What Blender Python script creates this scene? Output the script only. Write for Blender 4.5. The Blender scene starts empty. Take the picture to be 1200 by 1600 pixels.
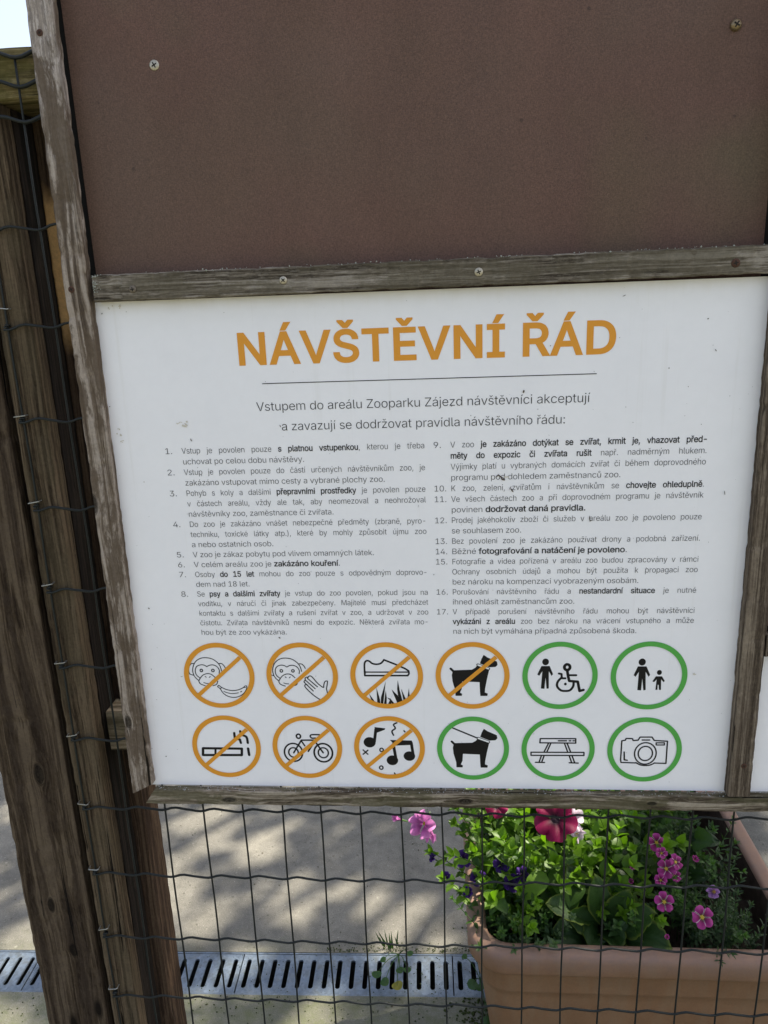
import bpy, math, random
from mathutils import Vector, Matrix, noise
from mathutils.geometry import delaunay_2d_cdt, tessellate_polygon
R = math.radians
scene = bpy.context.scene
col = scene.collection

# ------------------------------------------------------------------ camera
cam_d = bpy.data.cameras.new('camera')
cam_d.sensor_fit = 'VERTICAL'; cam_d.sensor_height = 32.0; cam_d.lens = 24.0
cam_d.clip_start = 0.02; cam_d.clip_end = 500
cam = bpy.data.objects.new('camera', cam_d); col.objects.link(cam)
yaw, pitch, roll = R(-4.66), R(15.385), R(2.179)
fwd = Vector((math.sin(yaw)*math.cos(pitch), math.cos(yaw)*math.cos(pitch), -math.sin(pitch)))
rt = Vector((math.cos(yaw), -math.sin(yaw), 0)); dn = fwd.cross(rt)
r2 = math.cos(roll)*rt + math.sin(roll)*dn; d2 = -math.sin(roll)*rt + math.cos(roll)*dn
cam.matrix_world = Matrix(((r2.x, -d2.x, -fwd.x, 0.0), (r2.y, -d2.y, -fwd.y, -0.8513), (r2.z, -d2.z, -fwd.z, 1.5), (0, 0, 0, 1)))
scene.camera = cam

# ------------------------------------------------------------------ light
SUN = Vector((0.62, 0.38, 0.86)).normalized()
w = bpy.data.worlds.new('World'); scene.world = w; w.use_nodes = True
nt = w.node_tree; bg = nt.nodes['Background']
sky = nt.nodes.new('ShaderNodeTexSky'); sky.sky_type = 'NISHITA'; sky.sun_disc = False
sky.sun_elevation = math.asin(SUN.z); sky.sun_rotation = math.atan2(SUN.x, SUN.y)
sky.air_density = 1.0; sky.dust_density = 4.0; sky.ozone_density = 1.8
hz = nt.nodes.new('ShaderNodeHueSaturation'); hz.inputs['Saturation'].default_value = 0.66   # thin summer haze
nt.links.new(sky.outputs[0], hz.inputs['Color']); nt.links.new(hz.outputs[0], bg.inputs[0]); bg.inputs[1].default_value = 0.15
sd = bpy.data.lights.new('sun', 'SUN'); sd.energy = 5.0; sd.angle = R(0.55); sd.color = (1.0, 0.92, 0.76)
so = bpy.data.objects.new('sun', sd); col.objects.link(so)
so.rotation_euler = SUN.to_track_quat('Z', 'Y').to_euler(); so.location = (5, 3, 8)
vs = scene.view_settings
vs.view_transform = 'Standard'; vs.look = 'None'; vs.gamma = 1.0; vs.use_curve_mapping = False
vs.exposure = 1.2
scene.cycles.max_bounces = 8

# ------------------------------------------------------------------ helpers
def tag(o, label=None, cat=None, group=None, kind=None):
    if label: o['label'] = label
    if cat: o['category'] = cat
    if group: o['group'] = group
    if kind: o['kind'] = kind
    return o
def thing(name, label, cat, loc, group=None):
    o = bpy.data.objects.new(name, None); col.objects.link(o); o.location = loc
    o.empty_display_size = 0.05
    return tag(o, label, cat, group)
def worldloc(o):
    p = Vector((0, 0, 0))
    while o: p = p + o.location; o = o.parent
    return p
def obj(name, V, F, m, parent=None, smooth=False, at=None, attrs=None, mats=None):
    """V in world coordinates (no rotated parents)"""
    base = worldloc(parent) if parent else Vector((0, 0, 0))
    loc = Vector(at) if at is not None else base
    me = bpy.data.meshes.new(name)
    me.from_pydata([(v[0]-loc.x, v[1]-loc.y, v[2]-loc.z) for v in V], [], F)
    if attrs:
        for k, vals in attrs.items():
            a = me.attributes.new(k, 'FLOAT', 'POINT'); a.data.foreach_set('value', vals)
    if smooth: me.shade_smooth()
    for mm in ([m] if m else []) : me.materials.append(mm)
    o = bpy.data.objects.new(name, me); col.objects.link(o)
    o.location = loc - base
    if parent: o.parent = parent
    return o
def clone(o, parent, loc=None, rot=None):
    c = o.copy(); col.objects.link(c); c.parent = parent
    if loc is not None: c.location = loc
    if rot is not None: c.rotation_euler = rot
    for ch in o.children: clone(ch, c)
    return c

class N:
    """tiny node-tree helper"""
    def __init__(s, name):
        s.m = bpy.data.materials.new(name); s.m.use_nodes = True; s.t = s.m.node_tree
        s.b = s.t.nodes['Principled BSDF']; s.out = s.t.nodes['Material Output']
    def n(s, typ, **k):
        x = s.t.nodes.new('ShaderNode'+typ)
        for a, v in k.items(): setattr(x, a, v)
        return x
    def l(s, a, b): s.t.links.new(a, b)
    def coord(s, scale=(1, 1, 1), off=(0, 0, 0), rot=(0, 0, 0)):
        c = s.n('TexCoord'); mp = s.n('Mapping'); s.l(c.outputs['Object'], mp.inputs[0])
        mp.inputs['Scale'].default_value = scale; mp.inputs['Location'].default_value = off; mp.inputs['Rotation'].default_value = rot
        return mp.outputs[0]
    def noise(s, v, scale, detail=4, rough=0.55, dist=0.0):
        x = s.n('TexNoise'); s.l(v, x.inputs['Vector']); x.inputs['Scale'].default_value = scale
        x.inputs['Detail'].default_value = detail; x.inputs['Roughness'].default_value = rough; x.inputs['Distortion'].default_value = dist
        return x.outputs[0]
    def ramp(s, f, stops):
        x = s.n('ValToRGB'); s.l(f, x.inputs[0]); e = x.color_ramp.elements
        while len(e) < len(stops): e.new(0.5)
        for i, (p, c) in enumerate(stops):
            e[i].position = p; c = (c, c, c) if not isinstance(c, (tuple, list)) else c
            e[i].color = (*c, 1)
        return x.outputs[0]
    def mix(s, f, a, b, mode='MIX'):
        x = s.n('Mix', data_type='RGBA', blend_type=mode)
        for v, i in ((f, 0), (a, 6), (b, 7)):
            if isinstance(v, (int, float)): x.inputs[i].default_value = v
            elif isinstance(v, tuple): x.inputs[i].default_value = (*v, 1)
            else: s.l(v, x.inputs[i])
        return x.outputs[2]
    def math(s, op, a, b=0.0):
        x = s.n('Math', operation=op)
        for v, i in ((a, 0), (b, 1)):
            if isinstance(v, (int, float)): x.inputs[i].default_value = v
            else: s.l(v, x.inputs[i])
        return x.outputs[0]
    def bump(s, h, dist=0.001, strength=1.0):
        x = s.n('Bump'); x.inputs['Distance'].default_value = dist; x.inputs['Strength'].default_value = strength
        s.l(h, x.inputs['Height']); s.l(x.outputs[0], s.b.inputs['Normal'])
    def set(s, col=None, rough=None, spec=None, metal=None):
        for v, k in ((col, 'Base Color'), (rough, 'Roughness'), (spec, 'Specular IOR Level'), (metal, 'Metallic')):
            if v is None: continue
            if isinstance(v, (int, float)): s.b.inputs[k].default_value = v
            elif isinstance(v, tuple): s.b.inputs[k].default_value = (*v, 1)
            else: s.l(v, s.b.inputs[k])
        return s.m

def wood(name, dark, mid, light, axis, seed, patch=0.5, patchcol=None, line=520, rough=0.85, deep=0.0009, knots=True, fresh=None, warp=0.02, flake=0.3, aged_from=None, pale=None, knot_at=()):
    """weathered softwood: long fibres along axis, growth-ring swirls, patches, knots"""
    k = N(name)
    def st(a_): return tuple(a_ if i == axis else 1.0 for i in range(3))
    # waver: slow sideways drift of the fibres, stronger round hidden knots
    raw = k.coord((1, 1, 1), (seed*1.37, seed*0.71, seed*2.13))
    wn = k.n('TexNoise'); k.l(k.coord(st(0.22), (seed*2.37, seed*0.21, seed*1.13)), wn.inputs['Vector']); wn.inputs['Scale'].default_value = 17; wn.inputs['Detail'].default_value = 2.5
    sub = k.n('VectorMath', operation='SUBTRACT'); k.l(wn.outputs['Color'], sub.inputs[0]); sub.inputs[1].default_value = (0.5, 0.5, 0.5)
    mul = k.n('VectorMath', operation='MULTIPLY'); k.l(sub.outputs[0], mul.inputs[0]); mul.inputs[1].default_value = tuple(0.0 if i == axis else warp for i in range(3))
    add = k.n('VectorMath', operation='ADD'); k.l(raw, add.inputs[0]); k.l(mul.outputs[0], add.inputs[1])
    knot_mask = None
    for (ka, kb, kr) in knot_at:      # fibres part round each knot; (cross, along, radius) in object space
        cc = [0.0, 0.0, 0.0]; cross = [i for i in (0, 2) if i != axis][0] if axis != 1 else 0
        cc[cross] = ka; cc[axis] = kb; oc = k.coord()
        s1 = k.n('VectorMath', operation='SUBTRACT'); k.l(oc, s1.inputs[0]); s1.inputs[1].default_value = tuple(cc)
        msk = [0.0, 0.0, 0.0]; msk[cross] = 1/kr; msk[axis] = 0.42/kr
        s2 = k.n('VectorMath', operation='MULTIPLY'); k.l(s1.outputs[0], s2.inputs[0]); s2.inputs[1].default_value = tuple(msk)
        ln = k.n('VectorMath', operation='LENGTH'); k.l(s2.outputs[0], ln.inputs[0]); d_ = ln.outputs['Value']
        fall = k.math('DIVIDE', kr*1.3, k.math('ADD', k.math('MULTIPLY', d_, d_), 0.5))
        dv = [0.0, 0.0, 0.0]; dv[cross] = 1.0
        s3 = k.n('VectorMath', operation='NORMALIZE'); k.l(s2.outputs[0], s3.inputs[0])
        s4 = k.n('VectorMath', operation='MULTIPLY'); k.l(s3.outputs[0], s4.inputs[0]); s4.inputs[1].default_value = tuple(-x for x in dv)
        s5 = k.n('VectorMath', operation='SCALE'); k.l(s4.outputs[0], s5.inputs[0]); k.l(fall, s5.inputs['Scale'])
        a2 = k.n('VectorMath', operation='ADD'); k.l(add.outputs[0], a2.inputs[0]); k.l(s5.outputs[0], a2.inputs[1]); add = a2
        km = k.ramp(k.math('ADD', d_, k.math('MULTIPLY', k.math('SINE', k.math('MULTIPLY', d_, 26.0)), 0.06)), [(0.75, 0.25), (0.98, 1.0)])
        knot_mask = km if knot_mask is None else k.math('MINIMUM', knot_mask, km)
    def stretched(a_, off=0.0):
        m_ = k.n('VectorMath', operation='MULTIPLY'); k.l(add.outputs[0], m_.inputs[0]); m_.inputs[1].default_value = st(a_)
        return m_.outputs[0]
    g1 = k.noise(stretched(0.012), line, 3, 0.6)
    g2 = k.noise(stretched(0.03), line*3.1, 4, 0.65)
    g3 = k.noise(stretched(0.02), line*0.30, 2, 0.5)
    f = k.math('ADD', k.math('MULTIPLY', g1, 0.55), k.math('ADD', k.math('MULTIPLY', g2, 0.25), k.math('MULTIPLY', g3, 0.20)))
    c = k.ramp(f, [(0.435, dark), (0.495, mid), (0.56, light)])
    fl = k.ramp(k.noise(stretched(0.14), line*1.9, 8, 0.8), [(0.51, 0.0), (0.57, 1.0)])
    fa = k.math('MULTIPLY', fl, flake)
    if aged_from:      # bleached and flaking only on the exposed upper stretch
        sz = k.n('SeparateXYZ'); k.l(k.coord(), sz.inputs[0])
        up = k.ramp(k.math('ADD', sz.outputs[axis], k.math('MULTIPLY', k.noise(raw, 9, 4, 0.6), 0.25)), [(aged_from[0], 0.06), (aged_from[1], 1.0)])
        fa = k.math('MULTIPLY', fa, up); c = k.mix(k.math('MULTIPLY', up, 0.35), c, pale or light)
    c = k.mix(fa, c, pale or light)
    pn = k.noise(k.coord(tuple([1 if i != axis else 0.30 for i in range(3)]), (seed*3.1, seed, seed*2)), 48, 8, 0.7, 0.3)
    pm = k.ramp(pn, [(0.46, 0.0), (0.53, 1.0)])
    c = k.mix(k.math('MULTIPLY', pm, patch), c, patchcol or dark)
    crack = k.ramp(k.noise(k.coord(tuple([1 if i != axis else 0.018 for i in range(3)]), (seed, seed*5, seed*3)), 130, 3, 0.5, 0.2), [(0.31, 0.0), (0.335, 1.0)])
    c = k.mix(crack, tuple(x*0.25 for x in dark), c)
    if knots:
        vo = k.n('TexVoronoi', feature='F1'); k.l(k.coord(tuple([1 if i != axis else 0.32 for i in range(3)]), (seed*7, seed*2, seed)), vo.inputs['Vector']); vo.inputs['Scale'].default_value = 9.0
        kn = k.ramp(vo.outputs['Distance'], [(0.035, 0.0), (0.075, 1.0)])
        c = k.mix(kn, tuple(x*0.4 for x in dark), c)
    if knot_mask is not None: c = k.mix(1.0, c, knot_mask, 'MULTIPLY')
    if fresh:
        c = fresh(k, c)
    dirt = k.noise(raw, 260, 4, 0.7)
    c = k.mix(0.35, c, k.ramp(dirt, [(0.3, 0.45), (0.7, 1.35)]), 'MULTIPLY')
    h = k.math('ADD', k.math('MULTIPLY', f, 1.0), k.math('MULTIPLY', crack, 0.7))
    k.bump(h, deep, 1.0)
    return k.set(c, rough, 0.12)

def plank(p0, p1, u, v, hu, hv, seg=40, jit=0.0006, bev=0.0015, cut0=0.0, cut1=0.0, seed=0, edge=0.0):
    """board from p0 to p1; cross axes u, v with half sizes hu, hv; cut = end skew along u; uneven worn edges"""
    p0, p1, u, v = Vector(p0), Vector(p1), Vector(u), Vector(v)
    a = (p1-p0); Ln = a.length; a.normalize()
    prof = []
    def side(x0, y0, x1, y1, n):
        for i in range(n):
            t = i/n; prof.append((x0+(x1-x0)*t, y0+(y1-y0)*t))
    side(-hu+bev, -hv, hu-bev, -hv, 4); side(hu-bev, -hv, hu, -hv+bev, 1)
    side(hu, -hv+bev, hu, hv-bev, 3); side(hu, hv-bev, hu-bev, hv, 1)
    side(hu-bev, hv, -hu+bev, hv, 4); side(-hu+bev, hv, -hu, hv-bev, 1)
    side(-hu, hv-bev, -hu, -hv+bev, 3); side(-hu, -hv+bev, -hu+bev, -hv, 1)
    n = len(prof); V = []; F = []
    for i in range(seg+1):
        t = i/seg
        for j, (x, y) in enumerate(prof):
            s = t*Ln + (cut0*x*(1-t) + cut1*x*t)
            q = Vector((s*9+seed*9.1, x*30+seed, y*30))
            e = noise.noise_vector(q)*jit*0.8 + noise.noise_vector(q*17.0)*jit*0.45
            corner = min(abs(abs(x)-hu), bev*1.01)+min(abs(abs(y)-hv), bev*1.01)
            if edge and corner < bev*1.2:
                k = (max(0.0, noise.noise(Vector((s*60+seed*3, x*20, y*20))))+0.6*max(0.0, noise.noise(Vector((s*260+seed*3, x*20, y*20))))) * edge * 0.012
                x = x*(1-k/max(hu, 1e-5)); y = y*(1-k/max(hv, 1e-5))
            P = p0 + a*s + u*x + v*y
            P += (u*e.x + v*e.y)
            V.append(P)
    for i in range(seg):
        for j in range(n):
            b = i*n+j; c = i*n+(j+1) % n
            F.append((b, c, c+n, b+n))
    for ring, rev in ((0, True), (seg, False)):
        cpt = sum((V[ring*n+j] for j in range(n)), Vector())/n; V.append(cpt); ci = len(V)-1
        for j in range(n):
            b = ring*n+j; c = ring*n+(j+1) % n
            F.append((c, b, ci) if rev else (b, c, ci))
    return V, F

def tube(pts, rad, n=8, V=None, F=None, caps=True):
    V = [] if V is None else V; F = [] if F is None else F
    pts = [Vector(p) for p in pts]; b0 = len(V)
    rads = rad if isinstance(rad, (list, tuple)) else [rad]*len(pts)
    prev = None
    for i, p in enumerate(pts):
        d = (pts[min(i+1, len(pts)-1)] - pts[max(i-1, 0)]).normalized()
        if prev is None:
            up = Vector((0, 0, 1)) if abs(d.z) < 0.9 else Vector((1, 0, 0)); x = d.cross(up).normalized()
        else:
            x = (prev - d*prev.dot(d)).normalized()
        prev = x; y = d.cross(x)
        for j in range(n):
            t = 2*math.pi*j/n; V.append(p + (x*math.cos(t)+y*math.sin(t))*rads[i])
    for i in range(len(pts)-1):
        for j in range(n):
            a = b0+i*n+j; c = b0+i*n+(j+1) % n
            F.append((a, c, c+n, a+n))
    if caps:
        F.append(tuple(b0+j for j in range(n))[::-1]); F.append(tuple(b0+(len(pts)-1)*n+j for j in range(n)))
    return V, F
def catmull(P, k=5, closed=False):
    out = []; n = len(P)
    for i in range(n if closed else n-1):
        g = (lambda j: P[j % n]) if closed else (lambda j: P[max(0, min(n-1, j))])
        a, b, c, d = g(i-1), g(i), g(i+1), g(i+2)
        for s in range(k):
            t = s/k
            out.append(tuple(0.5*((2*b[m])+(-a[m]+c[m])*t+(2*a[m]-5*b[m]+4*c[m]-d[m])*t*t+(-a[m]+3*b[m]-3*c[m]+d[m])*t**3) for m in range(len(b))))
    if not closed: out.append(tuple(P[-1]))
    return out
def plain(name, c, rough=0.6, spec=0.4, metal=0.0, mott=0.0, mscale=200):
    k = N(name)
    if mott:
        v = k.coord(); nz = k.noise(v, mscale, 5, 0.65)
        cc = k.mix(1.0, c, k.ramp(nz, [(0.25, 1-mott), (0.75, 1+mott)]), 'MULTIPLY')
        k.bump(nz, 0.0002, 0.6)
        return k.set(cc, rough, spec, metal)
    return k.set(c, rough, spec, metal)
# ------------------------------------------------------------------ materials of the setting
def concrete_mat():
    k = N('concrete')
    v = k.coord()
    big = k.noise(v, 3.2, 5, 0.6, 0.3)
    mid = k.noise(v, 28, 6, 0.7)
    fine = k.noise(v, 420, 3, 0.7)
    c = k.ramp(big, [(0.3, (0.120, 0.114, 0.100)), (0.5, (0.172, 0.163, 0.143)), (0.7, (0.232, 0.218, 0.186))])
    c = k.mix(0.8, c, k.ramp(mid, [(0.3, 0.72), (0.5, 1.0), (0.7, 1.2)]), 'MULTIPLY')
    c = k.mix(0.9, c, k.ramp(fine, [(0.3, 0.6), (0.6, 1.15)]), 'MULTIPLY')
    gr = k.ramp(k.noise(v, 190, 2, 0.5), [(0.62, 0.0), (0.70, 1.0)])
    c = k.mix(k.math('MULTIPLY', gr, 0.5), c, (0.09, 0.085, 0.07))
    lt = k.ramp(k.noise(v, 150, 2, 0.5, 0.4), [(0.66, 0.0), (0.72, 1.0)])
    c = k.mix(k.math('MULTIPLY', lt, 0.35), c, (0.42, 0.40, 0.35))
    # small dark pits and dirt spots
    vo = k.n('TexVoronoi', feature='F1'); k.l(v, vo.inputs['Vector']); vo.inputs['Scale'].default_value = 62
    pit = k.ramp(vo.outputs['Distance'], [(0.10, 0.0), (0.22, 1.0)])
    pm = k.ramp(k.noise(v, 13, 3, 0.6), [(0.50, 1.0), (0.60, 0.0)])
    pit = k.math('MAXIMUM', pit, pm)
    c = k.mix(pit, k.mix(0.65, c, (0.07, 0.065, 0.05)), c)
    # algae beside the drain, near the fence
    sp = k.n('SeparateXYZ'); k.l(v, sp.inputs[0])
    near = k.ramp(k.math('ADD', sp.outputs[1], k.math('MULTIPLY', k.noise(v, 9, 5, 0.7), 0.35)), [(0.55, 1.0), (0.86, 0.0)])
    al = k.ramp(k.noise(v, 30, 6, 0.75), [(0.42, 0.0), (0.62, 1.0)])
    c = k.mix(k.math('MULTIPLY', k.math('MULTIPLY', near, al), 0.75), c, (0.085, 0.10, 0.035))
    c = k.mix(k.math('MULTIPLY', near, 0.35), c, (0.16, 0.17, 0.10))
    h = k.math('ADD', k.math('MULTIPLY', fine, 0.6), k.math('ADD', mid, k.math('MULTIPLY', pit, 0.5)))
    k.bump(h, 0.002, 0.8)
    return k.set(c, 0.92, 0.25)
CONC = concrete_mat()

# ------------------------------------------------------------------ ground with the drain trench left open
SL = 0.024
def yb(x): return 0.632 + SL*x
def yf(x): return 0.514 + SL*x
X0, X1 = -3.3, 2.7
gv, gf = [], []
def quad(a, b, c, d): 
    n = len(gv); gv.extend([a, b, c, d]); gf.append((n, n+1, n+2, n+3))
Bq = 160.0
z = 0.0
quad((X0, -Bq, z), (X1, -Bq, z), (X1, yf(X1), z), (X0, yf(X0), z))
quad((X0, yb(X0), z), (X1, yb(X1), z), (X1, Bq, z), (X0, Bq, z))
quad((-Bq, -Bq, z), (X0, -Bq, z), (X0, Bq, z), (-Bq, Bq, z))
quad((X1, -Bq, z), (Bq, -Bq, z), (Bq, Bq, z), (X1, Bq, z))
tag(obj('ground', gv, gf, CONC), kind='structure')

# drain: cast channel with steel grates laid end to end
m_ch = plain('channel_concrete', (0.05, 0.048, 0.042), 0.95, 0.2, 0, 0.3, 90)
def steel():
    k = N('galvanised_steel')
    v = k.coord()
    vo = k.n('TexVoronoi', feature='F1'); k.l(v, vo.inputs['Vector']); vo.inputs['Scale'].default_value = 160
    n = k.noise(v, 22, 5, 0.65)
    c = k.ramp(n, [(0.3, (0.085, 0.11, 0.145)), (0.6, (0.16, 0.20, 0.255))])
    bw = k.n('RGBToBW'); k.l(vo.outputs['Color'], bw.inputs[0]); c = k.mix(0.25, c, bw.outputs[0], 'SOFT_LIGHT')
    d = k.ramp(k.noise(v, 45, 6, 0.75), [(0.48, 0.0), (0.66, 1.0)])
    c = k.mix(k.math('MULTIPLY', d, 0.55), c, (0.10, 0.10, 0.08))
    k.bump(n, 0.0004, 0.5)
    return k.set(c, k.ramp(n, [(0.3, 0.42), (0.7, 0.62)]), 0.5, 0.45)
STEEL = steel()
drain = thing('drainage_channel', 'long blue grey steel drain grating with parallel slots, sunk in the concrete', 'drain', (0, 0.573, 0))
V, F = [], []
prof = [(0.0, 0.0), (0.0, -0.14), (1.0, -0.14), (1.0, 0.0)]
for x in (X0, X1):
    for t, zz in prof: V.append((x, yf(x)*(1-t)+yb(x)*t, zz))
for i in range(3): F.append((i, i+1, i+5, i+4))
F += [(0, 1, 2, 3)[::-1], (4, 5, 6, 7)]
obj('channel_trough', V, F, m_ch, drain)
for nm, sgn in (('frame_rail', 0), ('frame_rail', 1)):
    V = []
    for x in (X0, X1):
        y = yb(x)-0.0005 if sgn else yf(x)+0.0005; s = -1 if sgn else 1
        for a, b in ((0, -0.001), (0.004, -0.001), (0.004, -0.014), (0, -0.014)): V.append((x, y+s*a, b))
    obj(nm, V, [(0, 1, 5, 4), (1, 2, 6, 5), (2, 3, 7, 6), (3, 0, 4, 7), (0, 3, 2, 1), (4, 5, 6, 7)], STEEL, drain)
# one grate section
PIT = 0.031; NS = 16; LS = PIT*NS
def grate_mesh():
    V, F = [], []
    top = -0.002; th = 0.005; Wd = 0.1075
    for i in range(NS):
        x0 = i*PIT+(0.0006 if i == 0 else 0); x1 = (i+1)*PIT-(0.0006 if i == NS-1 else 0); xc = (i+0.5)*PIT
        hole = []
        hw, y0, y1 = 0.0056, 0.0145, Wd-0.0145
        for a in range(7): t = math.pi*a/6; hole.append((xc+hw*math.cos(t), y1-hw+hw*math.sin(t)))
        for a in range(7): t = math.pi+math.pi*a/6; hole.append((xc+hw*math.cos(t), y0+hw+hw*math.sin(t)))
        outer = [(x0, 0), (x1, 0), (x1, Wd), (x0, Wd)]
        P = [[Vector((*p, 0)) for p in outer], [Vector((*p, 0)) for p in hole]]
        flat = [p for q in P for p in q]; b = len(V)
        V += [(p.x, p.y, top) for p in flat]
        for t in tessellate_polygon(P):
            a_, b_, c_ = [flat[q] for q in t]
            nn = (b_-a_).cross(c_-a_).z
            F.append(tuple(b+q for q in (t if nn > 0 else t[::-1])))
        hb = b+4; nh = len(hole); l0 = len(V)
        V += [(p[0], p[1], top-th) for p in hole]
        for a in range(nh): F.append((hb+a, l0+a, l0+(a+1) % nh, hb+(a+1) % nh))
    b = len(V)
    V += [(0.0006, 0, top), (LS-0.0006, 0, top), (LS-0.0006, Wd, top), (0.0006, Wd, top)]
    V += [(x, y, top-0.02) for x, y, _ in V[b:b+4]]
    for a in range(4): F.append((b+a, b+4+a, b+4+(a+1) % 4, b+(a+1) % 4))
    return V, F
gV, gF = grate_mesh()
xs = -2.98; k0 = None
while xs < 2.2:
    o_at = (xs, yf(xs)+0.0053, 0)
    if k0 is None:
        k0 = obj('grate_section', [(x+o_at[0], y+o_at[1], zz) for x, y, zz in gV], gF, STEEL, drain, at=o_at)
        k0.rotation_euler.z = math.atan(SL)
    else:
        c = clone(k0, drain, loc=Vector(o_at)-Vector((0, 0.573, 0)))
    xs += LS*math.cos(math.atan(SL))+0.0016

# ------------------------------------------------------------------ timber
def lit_fresh_band(k, c):  # fresh wood band, brightened in colour as if sunlit
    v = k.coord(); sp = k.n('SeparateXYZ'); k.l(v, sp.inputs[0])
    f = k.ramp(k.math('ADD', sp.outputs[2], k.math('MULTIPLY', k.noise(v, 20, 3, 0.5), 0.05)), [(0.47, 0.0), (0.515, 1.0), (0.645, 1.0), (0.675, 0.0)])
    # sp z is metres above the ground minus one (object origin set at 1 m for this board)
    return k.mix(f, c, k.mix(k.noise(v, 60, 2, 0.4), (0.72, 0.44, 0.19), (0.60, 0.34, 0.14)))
KNOTS_A = ((0.0085, 0.895, 0.008), (-0.008, 0.68, 0.006), (0.013, 0.60, 0.006), (-0.02, 1.12, 0.006))
W_A = wood('wood_board_dark', (0.021, 0.013, 0.008), (0.052, 0.035, 0.021), (0.11, 0.080, 0.053), 2, 3.0, 0.35, (0.06, 0.042, 0.03), warp=0.022, knot_at=KNOTS_A, line=120)
W_B = wood('wood_post_brown', (0.026, 0.017, 0.010), (0.068, 0.047, 0.028), (0.125, 0.090, 0.057), 2, 7.0, 0.4, (0.075, 0.058, 0.034), warp=0.010, line=200, knots=False)
W_D = wood('wood_post_rear', (0.025, 0.015, 0.010), (0.060, 0.036, 0.022), (0.11, 0.072, 0.046), 2, 11.0, 0.3, (0.05, 0.03, 0.02), warp=0.012, line=170, fresh=lit_fresh_band)
W_SHADE = wood('wood_shade_black', (0.006, 0.005, 0.004), (0.014, 0.010, 0.008), (0.028, 0.021, 0.016), 2, 31.0, 0.2, (0.01, 0.008, 0.006), line=200, knots=False, flake=0.1)  # near-black colour standing in for shade beside the stapled post
W_CAP = wood('wood_cap_green', (0.055, 0.042, 0.016), (0.13, 0.098, 0.04), (0.22, 0.175, 0.085), 0, 5.0, 0.6, (0.085, 0.075, 0.022), warp=0.030, line=130)
W_BEAM = wood('wood_beam_sawn', (0.10, 0.075, 0.045), (0.22, 0.17, 0.11), (0.36, 0.29, 0.20), 0, 9.0, 0.45, (0.10, 0.085, 0.05), warp=0.020, line=90, knots=False)
W_SL = wood('wood_slat_grey', (0.060, 0.041, 0.027), (0.165, 0.125, 0.092), (0.32, 0.265, 0.22), 2, 13.0, 0.85, (0.10, 0.072, 0.05), warp=0.022, flake=0.7, aged_from=(0.80, 1.06), pale=(0.50, 0.44, 0.41), knot_at=((-0.408, 0.405, 0.006), (-0.403, 0.120, 0.005)), line=170, deep=0.0012)
W_RT = wood('wood_rail_top', (0.045, 0.035, 0.025), (0.125, 0.102, 0.078), (0.27, 0.235, 0.195), 0, 17.0, 0.6, (0.105, 0.088, 0.06), warp=0.012, line=260, knots=False, deep=0.0013)
W_RB = wood('wood_rail_bottom', (0.050, 0.037, 0.024), (0.155, 0.122, 0.088), (0.31, 0.26, 0.20), 0, 21.0, 0.7, (0.085, 0.075, 0.04), warp=0.035, knot_at=((0.0085, -0.283, 0.0045), (0.0105, 0.0205, 0.004), (0.0105, 0.25, 0.003)), line=190, deep=0.0012)
W_RP = wood('wood_post_right', (0.045, 0.033, 0.023), (0.10, 0.075, 0.055), (0.22, 0.175, 0.13), 2, 25.0, 0.4, (0.07, 0.05, 0.035), warp=0.006, line=300, knots=False, deep=0.0012)
RUST = plain('rusty_steel', (0.075, 0.035, 0.022), 0.7, 0.4, 0.4, 0.4, 900)
ZINC = plain('zinc_screw', (0.42, 0.37, 0.29), 0.38, 0.5, 0.75, 0.25, 900)
DARK = plain('screw_recess', (0.02, 0.017, 0.014), 0.8, 0.2)
WIRE = plain('coated_wire', (0.011, 0.013, 0.0125), 0.5, 0.3, 0.0, 0.3, 500)
STAPLE = plain('staple_steel', (0.36, 0.35, 0.32), 0.45, 0.5, 0.7)

XA, YA, ZA = Vector((1, 0, 0)), Vector((0, 1, 0)), Vector((0, 0, 1))
def board(name, label, cat, mat, x0, x1, y0, y1, z0, z1, seed, group=None, jit=0.00035, edge=0.1, lean=0.0, zo=None):
    V, F = plank((( x0+x1)/2+lean, (y0+y1)/2, z0), ((x0+x1)/2-lean, (y0+y1)/2, z1), XA, YA, (x1-x0)/2, (y1-y0)/2, seg=int((z1-z0)/0.012), jit=jit, bev=0.0014, seed=seed, edge=edge)
    return tag(obj(name, V, F, mat, at=((x0+x1)/2, (y0+y1)/2, zo if zo is not None else z0)), label, cat, group)
board('timber_board', 'wide dark brown knotty board standing leftmost, beside the narrow stapled post', 'board', W_A, -0.612, -0.517, 0.0245, 0.0685, 0.0, 1.72, 2, edge=0.18)
pB = board('fence_post', 'narrow brown fence post with the wire mesh stapled down its face', 'post', W_B, -0.5085, -0.4685, 0.0255, 0.050, 0.0, 1.7185, 4)
board('shade_post', 'added post directly behind the stapled post, coloured almost black for the shade in the gap', 'post', W_SHADE, -0.5070, -0.4688, 0.0515, 0.096, 0.0, 1.7185, 5)
board('rear_post', 'dark rear post behind the stapled one, its upper part pale orange fresh wood with sunlight put into the colour', 'post', W_D, -0.575, -0.4505, 0.0975, 0.15, 0.0, 1.7185, 6, zo=1.0)
board('corner_post', 'dark post carrying the beams behind the right bay of the notice board', 'post', W_B, 0.99, 1.06, 0.0975, 0.15, 0.0, 1.7185, 8)
V, F = plank((-2.2, 0.078, 1.7455), (1.3, 0.078, 1.7455), YA, ZA, 0.052, 0.026, seg=180, jit=0.0012, bev=0.003, seed=9, edge=0.1)
tag(obj('top_beam', V, F, W_CAP, at=(0, 0.078, 1.72)), 'mossy greenish cap beam across the top of the fence posts, under the sky', 'beam')
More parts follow.
